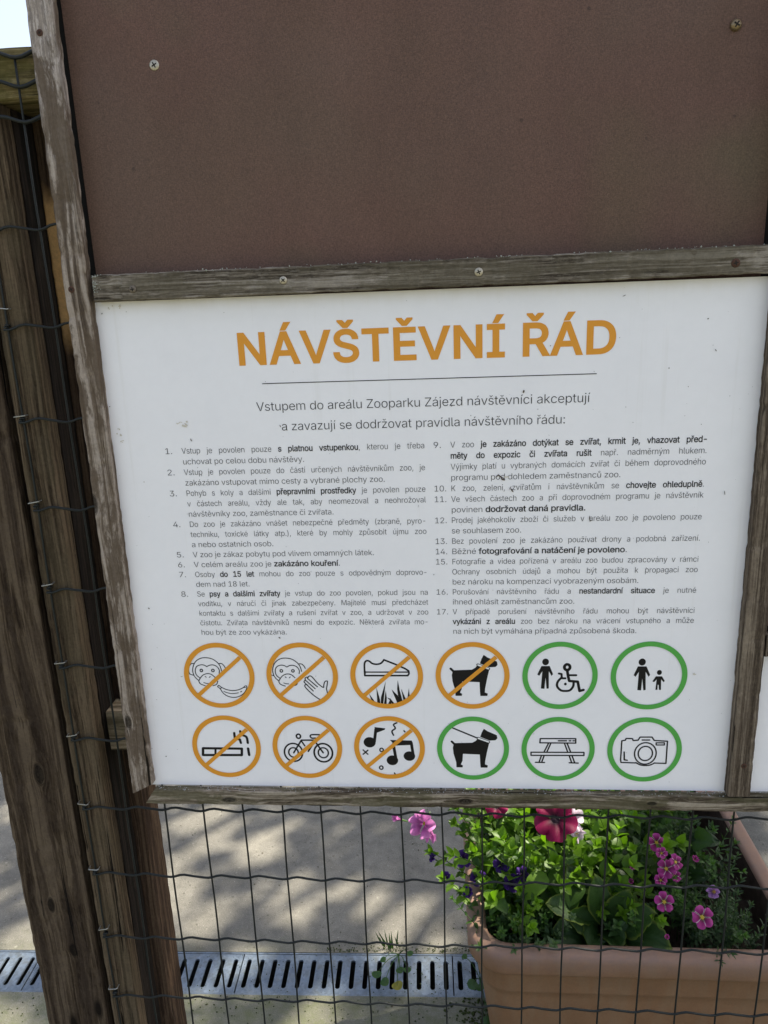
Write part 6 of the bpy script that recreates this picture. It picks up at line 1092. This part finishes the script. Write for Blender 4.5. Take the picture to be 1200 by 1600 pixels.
def flower(parent, pos, facing, rad, mat, seed=0, npet=5, depth=0.9, wave=0.35, span=1.0, throat=YEL, tr=0.12, close=0.0, label=None, missing=()):
    """flower > petal x5; the flower object itself is its calyx and tube"""
    f = Vector(facing).normalized(); q = f.to_track_quat('Z', 'Y')
    V, F = tube([(0, 0, -rad*depth*1.5), (0, 0, -rad*depth*1.1), (0, 0, -rad*depth*0.7), (0, 0, -rad*depth*0.62)], [rad*.05, rad*.10, rad*.13, rad*.05], 7)
    me = bpy.data.meshes.new('flower'); 
    # throat disc
    n0 = len(V); V = [tuple(v) for v in V]
    for j in range(10):
        t = 2*math.pi*j/10; V.append((rad*tr*math.cos(t), rad*tr*math.sin(t), -rad*depth*0.55+0.0003))
    V.append((0, 0, -rad*depth*0.45)); 
    F = list(F)+[(n0+j, n0+(j+1) % 10, n0+10) for j in range(10)]
    me.from_pydata(V, [], F); me.materials.append(CALYX); me.materials.append(throat)
    for p in me.polygons[-10:]: p.material_index = 1
    o = bpy.data.objects.new('flower', me); col.objects.link(o); o.parent = parent
    o.location = Vector(pos)-worldloc(parent); o.rotation_mode = 'QUATERNION'; o.rotation_quaternion = q @ Vector((0, 0, 1)).rotation_difference(Vector((0, 0, 1)))
    rr = random.Random(seed); spin = rr.random()*6.28
    for k in range(npet):
        if k in missing: continue
        key = (mat.name, round(rad, 3), k % 3, close)
        if key not in _pm:
            V, F, T, Rm = petal_mesh(rad, 2*math.pi/npet*span, rad*depth*0.6, wave, k*2.1+seed)
            if close:
                V = [(x*(1-close*0.8), y*(1-close*0.5), zz+close*math.hypot(x, y)*0.9) for x, y, zz in V]
            m2 = bpy.data.meshes.new('petal'); m2.from_pydata(V, [], F); m2.shade_smooth(); m2.materials.append(mat)
            for nm, vals in (('tint', T), ('rim', Rm)):
                a = m2.attributes.new(nm, 'FLOAT', 'POINT'); a.data.foreach_set('value', vals)
            _pm[key] = m2
        p = bpy.data.objects.new('petal', _pm[key]); col.objects.link(p); p.parent = o
        p.rotation_euler = (rr.uniform(-.10, .10), rr.uniform(-.12, .12), spin+2*math.pi*k/npet)
        p.location = (0, 0, rad*0.012*(k % 2))
    if label: tag(o, label)
    return o
TOCAM = Vector((-0.1, -0.85, 0.95))

def bush(fol, n, xr, yr, dirf, Lr, nl, lL, lW, zb=0.41, **kw):
    for i in range(n):
        x = fol.r.uniform(*xr); y = fol.r.uniform(*yr)
        fol.shoot((x, y, zb), dirf(x, y, fol.r), fol.r.uniform(*Lr), nl, lL*fol.r.uniform(.8, 1.2), lW*fol.r.uniform(.8, 1.2), **kw)

# pink petunia spilling over the far left corner
p1 = thing('petunia_plant', 'pink petunia leaning out over the left end of the planter', 'flowering plant', (0.06, 0.36, 0.41))
f = Fol(1)
bush(f, 13, (0.055, 0.12), (0.30, 0.46), lambda x, y, r: (-0.45+r.uniform(-.3, .4), r.uniform(-.5, .3), 1.1), (.13, .20), 6, .030, .017, droop=0.5)
bush(f, 10, (0.055, 0.16), (0.30, 0.56), lambda x, y, r: (-0.2+r.uniform(-.3, .3), r.uniform(-.3, .3), 1), (.15, .22), 6, .034, .020, droop=0.4)
f.build('foliage', G_BRIGHT, p1)
flower(p1, (-0.050, 0.315, 0.602), (-0.35, -0.75, 0.45), 0.028, P_PINK, 3, wave=.7, close=.12, label='open pink flower')
flower(p1, (-0.036, 0.320, 0.575), (0.0, -0.9, -0.35), 0.021, P_PINK, 5, close=0.45, depth=1.5, wave=.5, label='drooping half closed pink flower')
flower(p1, (-0.095, 0.330, 0.602), (-0.7, -0.5, 0.6), 0.014, P_PINK, 7, close=0.6, depth=1.4)
# dark purple petunia
p2 = thing('petunia_plant', 'dark purple petunia trailing over the rim near the left corner', 'flowering plant', (0.08, 0.29, 0.41))
f = Fol(2)
bush(f, 26, (0.065, 0.17), (0.22, 0.36), lambda x, y, r: (-0.1+r.uniform(-.4, .4), -0.1+r.uniform(-.4, .4), 0.9), (.07, .15), 7, .020, .009, droop=0.6, stem_r=0.0009)
f.build('foliage', G_CALI, p2)
for i, (x, y, zz, rd, fx, fy) in enumerate(((-0.033, 0.351, .502, .012, -.8, -.3), (-0.008, .302, .502, .014, -.2, -.9), (.024, .322, .525, .0165, 0, -1), (.050, .300, .505, .016, .3, -.9), (.090, .305, .530, .016, -.1, -.7), (.108, .285, .508, .017, .2, -.8), (.030, .272, .498, .013, -.3, -.8), (.128, .300, .515, .014, .4, -.6))):
    flower(p2, (x, y, zz), (fx, fy, 0.75), rd, P_PUR, 10+i, throat=BLK, wave=.4, close=0.3 if i in (0, 1, 6) else 0)
# magenta petunia at the back of the middle
p3 = thing('petunia_plant', 'leafy bright green petunia with one large deep magenta flower in the middle of the planter', 'flowering plant', (0.19, 0.38, 0.41))
f = Fol(3)
bush(f, 46, (0.08, 0.34), (0.30, 0.58), lambda x, y, r: (r.uniform(-.35, .35), -0.25+r.uniform(-.35, .35), 1), (.13, .21), 6, .044, .028, droop=0.5)
bush(f, 26, (0.10, 0.36), (0.28, 0.40), lambda x, y, r: (r.uniform(-.4, .4), -0.45+r.uniform(-.3, .3), 1), (.08, .15), 6, .032, .017, droop=0.5)
for i in range(9):   # a few broad leaves under the big flower
    f.leaf(Vector((.165+.018*(i % 4), .325-.004*i, .50+.012*(i % 3))), (f.r.uniform(-.8, .8), -.9, f.r.uniform(-.3, .3)), (0, -.4, 1), f.r.uniform(.045, .062), f.r.uniform(.03, .042), .35, .15, n=6)
f.build('foliage', G_BRIGHT, p3)
flower(p3, (0.184, 0.316, 0.617), (-0.1, -0.70, 0.78), 0.040, P_MAG, 21, throat=BLK, tr=.2, wave=.35, depth=.5, span=1.12, label='large deep magenta flower with a black eye')
flower(p3, (0.084, 0.335, 0.628), (0.1, -0.6, 0.8), 0.022, P_MAG, 22, throat=BLK, tr=.2, depth=.5, span=1.1)
# white petunia beside it
p4 = thing('petunia_plant', 'pale petunia with a white and pink flower half hidden behind the large magenta one', 'flowering plant', (0.24, 0.42, 0.41))
f = Fol(4)
bush(f, 10, (0.22, 0.32), (0.38, 0.52), lambda x, y, r: (r.uniform(-.2, .2), -0.2, 1), (.12, .17), 6, .03, .018, droop=0.3)
f.build('foliage', G_BRIGHT, p4)
flower(p4, (0.214, 0.333, 0.606), (0.15, -0.7, 0.7), 0.027, P_WHITE, 31, wave=.5, depth=.5, span=1.1)
flower(p4, (0.226, 0.322, 0.580), (0.3, -0.9, 0.2), 0.018, P_WHITE, 33, wave=.5, depth=.7, close=.2)
# calibrachoa, pink striped
p5 = thing('calibrachoa_plant', 'small flowered calibrachoa with pink blooms striped white, in the right half of the planter', 'flowering plant', (0.38, 0.30, 0.41))
f = Fol(5)
bush(f, 60, (0.29, 0.47), (0.24, 0.58), lambda x, y, r: (r.uniform(-.4, .4), -0.2+r.uniform(-.4, .4), 1), (.08, .16), 8, .020, .009, droop=0.5, stem_r=0.0009)
bush(f, 16, (0.34, 0.47), (0.40, 0.58), lambda x, y, r: (r.uniform(-.3, .4), -0.2+r.uniform(-.3, .3), 1), (.14, .20), 6, .030, .018, droop=0.4)
f.build('foliage', G_CALI, p5)
for i, (x, y, zz, rd, fx, fy, cl) in enumerate(((.365, .330, .560, .0165, -.1, -.9, 0), (.367, .276, .552, .0165, -.1, -.7, 0), (.386, .283, .560, .0140, .5, -.7, 0), (.354, .262, .540, .0145, -.2, -.9, .3), (.361, .290, .572, .0125, -.2, -.6, .2), (.350, .222, .532, .0165, -.1, -.8, 0), (.401, .188, .534, .0185, .1, -1.1, 0), (.319, .303, .532, .0120, -.9, -.2, .4), (.316, .300, .503, .009, -.4, -.6, .6), (.434, .335, .523, .011, .2, -.4, .5), (.352, .205, .478, .008, 0, -.6, .6), (.382, .272, .540, .013, .4, -.8, .2))):
    flower(p5, (x, y, zz), (fx, fy, 0.8), rd, P_CAL, 40+i, throat=YEL, tr=.22, wave=.25, depth=.55, close=cl)
flower(p5, (.432, .238, .540), (-.5, -.5, .6), .0145, P_FADE, 60, throat=YEL, wave=.5, close=.3, depth=.8, label='fading lilac flower')
# primula with big crinkled leaves
p6 = thing('primula_plant', 'low rosette of broad crinkled dark leaves with yellowish margins, front of planter', 'leafy plant', (0.265, 0.275, 0.41))
def big_leaf(base, tip, up, Wd, seed, dip=0.2, parent=p6, mat=G_PRIM, wav=0.35):
    base, tip, up = Vector(base), Vector(tip), Vector(up).normalized(); d = tip-base; L = d.length; d.normalize(); s = d.cross(up).normalized(); u = s.cross(d).normalized()
    V, F, T, Rm = [], [], [], []; nl, na = 16, 10; r = random.Random(seed); tn = r.random()
    for i in range(nl+1):
        t = i/nl; wv = (math.sin(math.pi*t**1.25)**0.62 if 0 < t < 1 else 0)*(0.25+0.75*min(1, t*2.0)) if t < 1 else 0.02
        wv = max(wv, 0.06 if t < 0.3 else 0.02)
        for j in range(na+1):
            q = -1+2*j/na; e = 1+0.05*math.sin(i*2.3+seed)+0.04*math.sin(j+i*3.7)
            P = base+d*(L*t)+s*(q*Wd/2*wv*e)
            hh = dip*L*(math.sin(math.pi*t*0.8))*0.5-dip*L*t*t*0.5+abs(q)*Wd*0.10*wv
            rib = abs(math.sin((t*9.0-abs(q)*1.6)*math.pi))*0.0022*wv*wav/0.35
            crk = 0.0018*noise.noise(Vector((P.x*120, P.y*120, seed)))
            hh += rib*1.0+crk-0.002*math.exp(-(q*6)**2)+0.004*math.sin(t*8+seed+q*2)*abs(q)
            V.append(P+u*hh); T.append(tn); Rm.append(max(abs(q)**2.2, t**6))
    for i in range(nl):
        for j in range(na):
            a = i*(na+1)+j; F.append((a, a+1, a+na+2, a+na+1))
    return obj('leaf', V, F, mat, parent, smooth=True, attrs={'tint': T, 'rim': Rm})
cpt = Vector((.268, .275, .425))
for i, (t_, Wd, up) in enumerate((((.165, .245, .505), .052, (0.1, -.3, 1)), ((.205, .300, .535), .050, (.2, -.8, .7)), ((.245, .262, .545), .045, (0, -.9, .6)), ((.285, .270, .548), .048, (-.1, -.9, .6)), ((.300, .245, .530), .055, (-.2, -.9, .5)), ((.335, .225, .505), .060, (-.1, -.6, .8)),
    ((.275, .205, .455), .048, (0, -.7, .9)), ((.355, .195, .470), .062, (-.1, -.6, .9)), ((.172, .225, .455), .060, (.1, -.7, .8)), ((.230, .212, .450), .055, (0, -.6, .9)), ((.320, .200, .450), .045, (-.3, -.7, .8)), ((.200, .245, .485), .05, (.2, -.8, .6)))):
    big_leaf(cpt+Vector(((t_[0]-cpt.x)*.12, 0, 0)), t_, up, Wd, i)
f = Fol(6)
for i in range(14): f.leaf(Vector((.262, .262, .455)), (f.r.uniform(-1, 1), f.r.uniform(-1, .4), 1.3), (0, -.3, 1), .016, .006, .3, .3)
f.build('heart_leaves', G_CALI, p6)
# feathery dark plant at the right
p7 = thing('feathery_plant', 'dark green plant with finely cut leaves in the right front corner of the planter', 'leafy plant', (0.48, 0.26, 0.41))
f = Fol(7)
bush(f, 60, (0.39, 0.505), (0.215, 0.36), lambda x, y, r: (r.uniform(-.5, .3), -0.15+r.uniform(-.5, .4), 1), (.06, .125), 9, .018, .0055, droop=0.4, stem_r=0.0009)
bush(f, 14, (0.42, 0.49), (0.33, 0.50), lambda x, y, r: (r.uniform(-.3, .2), r.uniform(-.3, .2), 1), (.10, .15), 7, .026, .012, droop=0.4)
f.build('foliage', G_FINE, p7)
for i, (b_, t_, Wd, up) in enumerate((((.44, .42, .50), (.475, .365, .535), .042, (0, -.8, .8)), ((.43, .40, .52), (.500, .400, .51), .032, (-.1, -.6, .8)), ((.42, .36, .47), (.455, .32, .50), .03, (0, -.7, .8)))):
    big_leaf(b_, t_, up, Wd, 30+i, parent=p7, mat=G_DARK, dip=.1, wav=.1)
# trailing greyish plant at left front
p8 = thing('trailing_plant', 'thin stemmed greyish green plant with small oval leaves just inside the left front corner', 'leafy plant', (0.10, 0.25, 0.41))
f = Fol(8)
bush(f, 24, (0.06, 0.17), (0.205, 0.29), lambda x, y, r: (r.uniform(-.5, .5), -0.3+r.uniform(-.4, .4), .9), (.045, .10), 6, .021, .0085, droop=0.5, stem_r=0.0008)
bush(f, 10, (0.13, 0.22), (0.215, 0.26), lambda x, y, r: (r.uniform(-.5, .5), -0.2, .7), (.03, .06), 5, .019, .008, droop=0.5, stem_r=0.0008)
f.build('foliage', G_TRAIL, p8)
# dark undergrowth filling the middle of the box
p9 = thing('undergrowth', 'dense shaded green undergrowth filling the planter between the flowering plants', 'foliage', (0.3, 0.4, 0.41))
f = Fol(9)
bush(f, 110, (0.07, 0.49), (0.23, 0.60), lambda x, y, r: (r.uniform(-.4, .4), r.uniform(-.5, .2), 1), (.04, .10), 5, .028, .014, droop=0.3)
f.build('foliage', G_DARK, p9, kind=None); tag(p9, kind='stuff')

# weeds by the drain
def weed(pos, leaves, label, cat='weed', seed=0):
    t = thing('weed', label, cat, pos); r = random.Random(seed); f = Fol(seed)
    for (x, y, zz, s_, mt) in leaves:
        P = Vector((x, y, zz)); b = Vector(pos); s_ = s_*0.82
        pts = [b, b.lerp(P, .5)+Vector((0, 0, .012)), P]
        f.stem(catmull([tuple(p) for p in pts], 4), .0011, .0008)
        V, F, T, Rm = [], [], [], []; n = 14
        V.append(P); T.append(.5); Rm.append(0)
        a0 = r.random()*6
        for rr_, hh in ((.5, .08), (1, .0)):
            for j in range(n):
                a = 2*math.pi*j/n; k = 1+0.10*math.sin(2*a+a0)
                V.append(P+Vector((math.cos(a)*s_*rr_*k, math.sin(a)*s_*rr_*k*1.05, s_*(hh+0.16*math.sin(2*a+a0)*rr_))+(0,) if False else (math.cos(a)*s_*rr_*k, math.sin(a)*s_*rr_*k*1.05, s_*(hh+0.16*math.sin(2*a+a0)*rr_)))); T.append(r.random()*.2+.4); Rm.append(rr_)
        for j in range(n):
            F.append((0, 1+j, 1+(j+1) % n)); a = 1+j; b_ = 1+(j+1) % n; F.append((a, a+n, b_+n, b_))
        lf = obj('leaf', V, F, mt, t, smooth=True, attrs={'tint': T, 'rim': Rm})
        if mt is G_YEL: tag(lf, 'yellowing round leaf')
    f.build('stem', G_WEED, t, kind=None)
    return t
weed((-0.125, 0.625, 0.0), [(-.170, .540, .03, .013, G_WEED), (-.150, .515, .035, .013, G_WEED), (-.158, .575, .035, .009, G_WEED), (-.122, .512, .03, .0145, G_YEL), (-.118, .548, .035, .011, G_WEED), (-.100, .540, .045, .010, G_WEED), (-.098, .600, .03, .010, G_WEED)], 'small round leaved weed with one yellow leaf creeping over the drain grating', seed=3)
weed((0.065, 0.560, 0.0), [(.046, .520, .03, .016, G_WEED), (.060, .505, .04, .012, G_WEED), (.055, .600, .03, .011, G_WEED), (.03, .605, .02, .009, G_WEED), (.082, .470, .03, .014, G_WEED), (.072, .44, .02, .012, G_WEED), (.066, .41, .015, .012, G_WEED)], 'round leaved weed sprouting beside the left foot of the planter', seed=5)
t = thing('weed', 'tiny thin grassy weed standing at the far edge of the drain', 'weed', (-0.145, 0.640, 0.0)); f = Fol(12)
for i in range(12): f.leaf(Vector((-.145+f.r.uniform(-.02, .02), .64+f.r.uniform(-.01, .01), 0)), (f.r.uniform(-.6, .6), f.r.uniform(-.5, .3), 1), (0, -1, .2), f.r.uniform(.02, .05), .004, .5, .2)
f.build('blades', G_DARK, t)
# moss and crumbs of soil round the planter foot and along the drain
V, F = [], []; rnd = random.Random(77)
for i in range(1500):
    if i < 800: x = rnd.gauss(0.075, 0.035); y = rnd.gauss(0.42, 0.10)
    elif i < 1200: x = rnd.uniform(-.3, .08); y = yb(x)+abs(rnd.gauss(0.004, 0.012))
    else: x = rnd.uniform(-1.1, .06); y = yf(x)-abs(rnd.gauss(0.0, 0.05))
    if yf(x)-0.002 < y < yb(x)+0.002: continue
    crumb(V, F, (x, y, 0.001), rnd.uniform(.001, .0045) if i < 800 else rnd.uniform(.0006, .0022))
for i in range(260):      # dirt lodged on the grating and in its slots
    x = rnd.uniform(-.6, .09) if i % 3 else rnd.uniform(-.12, .08); y = rnd.uniform(yf(x)+.006, yb(x)-.006)
    crumb(V, F, (x, y, -0.0012), rnd.uniform(.0005, .0018))
tag(obj('moss', V, F, plain('moss_dark', (0.045, 0.06, 0.018), 0.95, 0.15, 0, 0.6, 150), at=(0, .5, 0)), 'dark moss and soil crumbs gathered by the planter foot and drain edge', 'moss', kind='stuff')
V, F = [], []
for i in range(420):
    x = rnd.uniform(-1.6, 1.2); y = rnd.uniform(.2, 2.2)
    if yf(x)-0.004 < y < yb(x)+0.004: continue
    crumb(V, F, (x, y, 0.0008), rnd.uniform(.0008, .0030))
tag(obj('grit', V, F, plain('grit', (0.10, 0.085, 0.06), 0.9, 0.2), at=(0, 1, 0)), 'scattered dark grit and dry leaf crumbs on the concrete', 'grit', kind='stuff')

# ------------------------------------------------------------------ tree that shades the yard (crown above and beyond the board)
def make_tree(name, label, base, hgt, crown_c, crown_r, seed, nclump, leaves, leafL=0.075, mat=None):
    t = thing(name, label, 'tree', base); r = random.Random(seed); V, F = [], []
    b = Vector(base); c = Vector(crown_c)
    def limb(p0, p1, r0, r1, bow=0.15, n=10):
        d = p1-p0; pts = [p0+d*(i/n)+Vector((math.sin(i/n*math.pi)*bow*r.uniform(-1, 1)*.6, math.sin(i/n*math.pi)*bow*r.uniform(-1, 1)*.6, 0)) for i in range(n+1)]
        tube(pts, [r0+(r1-r0)*i/n for i in range(n+1)], 9, V, F); return pts
    tr = limb(b, Vector((c.x*.5+b.x*.5, c.y*.5+b.y*.5, c.z-crown_r[2]*.3)), .15, .09, .1)
    obj('trunk', V, F, BARK, t, smooth=True)
    V, F = [], []; tips = []
    for i in range(nclump):
        while True:
            q = Vector((r.uniform(-1, 1), r.uniform(-1, 1), r.uniform(-1, 1)))
            if q.length < 1 and noise.noise(Vector((q.x*crown_r[0]*2.6+seed, q.y*crown_r[1]*2.6, q.z*2))) > GAP: break
        q = q*1.0; p = c+Vector((q.x*crown_r[0], q.y*crown_r[1], q.z*crown_r[2])); tips.append(p)
        if i % 3 == 0: limb(tr[-1-(i % 4)], p, .04, .006, .25, 6)
    obj('branches', V, F, BARK, t, smooth=True)
    V, F = [], []
    for j in range(16):      # leaf clumps added along sun rays to shade the left posts
        tips.append(Vector((-0.47, 0.06, 0.15+0.1*j))+SUN/SUN.z*(4.2-0.15-0.1*j+r.uniform(-.3, .3)))
    for j in range(30): tips.append(Vector((0.42+0.2*(j % 5)/4, 0.15+0.55*j/29, 0.46))+SUN/SUN.z*(4.2-0.46+r.uniform(-.3, .3)))  # more clumps added to shade the planter's right side
    for j in range(8): tips.append(Vector((0.10+0.05*j, 0.14, 0.40))+SUN/SUN.z*(4.2-0.40+r.uniform(-.3, .3)))  # clumps added to shade the planter front
    def open_gap(q):         # holes cut along sun rays so chosen spots are lit
        for gx, gy, gz, gr in SUN_HOLES:
            k = (q.z-gz)/SUN.z; dx = q.x-gx-SUN.x*k; dy = q.y-gy-SUN.y*k
            if dx*dx+dy*dy < (gr*(1+0.5*noise.noise(Vector((dx*9, dy*9, gx*7)))))**2: return True
        return False
    for p in tips:
        s_ = r.uniform(.10, .24)
        for k in range(leaves):
            q = p+Vector((r.gauss(0, s_), r.gauss(0, s_), r.gauss(0, s_*.55)))
            if open_gap(q): continue
            d = Vector((r.uniform(-1, 1), r.uniform(-1, 1), r.uniform(-.5, .3))).normalized(); s2 = d.cross(Vector((r.uniform(-.4, .4), r.uniform(-.4, .4), 1))).normalized()
            L = leafL*r.uniform(.7, 1.3); W2 = L*.32; b0 = len(V)
            V += [q-d*L*.5, q+s2*W2, q+d*L*.5, q-s2*W2]; F.append((b0, b0+1, b0+2, b0+3))
    tag(obj('crown', V, F, mat, t), kind='stuff')
    return t
BARK = plain('bark', (0.09, 0.07, 0.05), 0.9, 0.2, 0, 0.4, 40)
T_LEAF = leaf_mat('leaf_tree', (0.04, 0.09, 0.02), (0.07, 0.14, 0.03), 0.5, 0.35)
GAP = -0.16
SUN_HOLES = [(0.02, 0.34, .55, .16), (0.19, 0.40, .55, .14), (0.30, .47, .55, .08), (-.75, .80, 0, .10), (-.70, 1.08, 0, .09), (-.52, .98, 0, .08), (-.42, .80, 0, .10), (-.22, .84, 0, .07), (-.12, .70, 0, .11), (-.95, .80, 0, .13), (-1.05, .62, 0, .08), (-.5, .60, 0, .06), (-.30, .46, 0, .07), (-1.3, 1.2, 0, .12), (-.62, .70, 0, .07)]  # spots on planter and ground that the crown is opened for
V, F = [], []; rnd = random.Random(9)
hedge = thing('hedge', 'tall clipped dark green hedge, unseen, added across the far side of the yard to lower skylight', 'hedge', (0, 5.6, 0))
for i in range(16000):
    x = rnd.uniform(-9, 9); fy = rnd.random(); q = Vector((x, 5.2+0.1*noise.noise(Vector((x*2, 0, fy*3)))+rnd.uniform(-.06, .25), fy*2.7)) if i % 4 else Vector((x, rnd.uniform(5.2, 6.0), 2.7+0.08*noise.noise(Vector((x*2, 1, 1)))+rnd.uniform(-.1, .05)))
    d = Vector((rnd.uniform(-1, 1), rnd.uniform(-1, .2), rnd.uniform(-.6, .8))).normalized(); s2 = d.cross(Vector((rnd.uniform(-1, 1), -1, rnd.uniform(-.2, 1)))).normalized(); L = rnd.uniform(.05, .10); b0 = len(V)
    V += [q-d*L*.5, q+s2*L*.34, q+d*L*.5, q-s2*L*.34]; F.append((b0, b0+1, b0+2, b0+3))
HEDGE_T = leaf_mat('leaf_hedge', (0.02, 0.05, 0.015), (0.045, 0.09, 0.025), 0.5, 0.25)
tag(obj('leaves', V, F, HEDGE_T, hedge), kind='stuff')
V, F = slab(-9, 9, 5.35, 5.95, 0.0, 2.55); obj('inner_branches', V, F, plain('hedge_inside', (0.02, 0.025, 0.012), 0.95, 0.1), hedge)  # solid core of the added hedge, blocks low skylight
make_tree('shade_tree', 'broad leafy tree standing beyond the yard behind the board, dappling the concrete', (5.0, 6.6, 0), 6, (3.2, 3.07, 4.2), (3.4, 2.8, 0.5), TREE_SEED, TREE_N, 46, 0.085, T_LEAF)
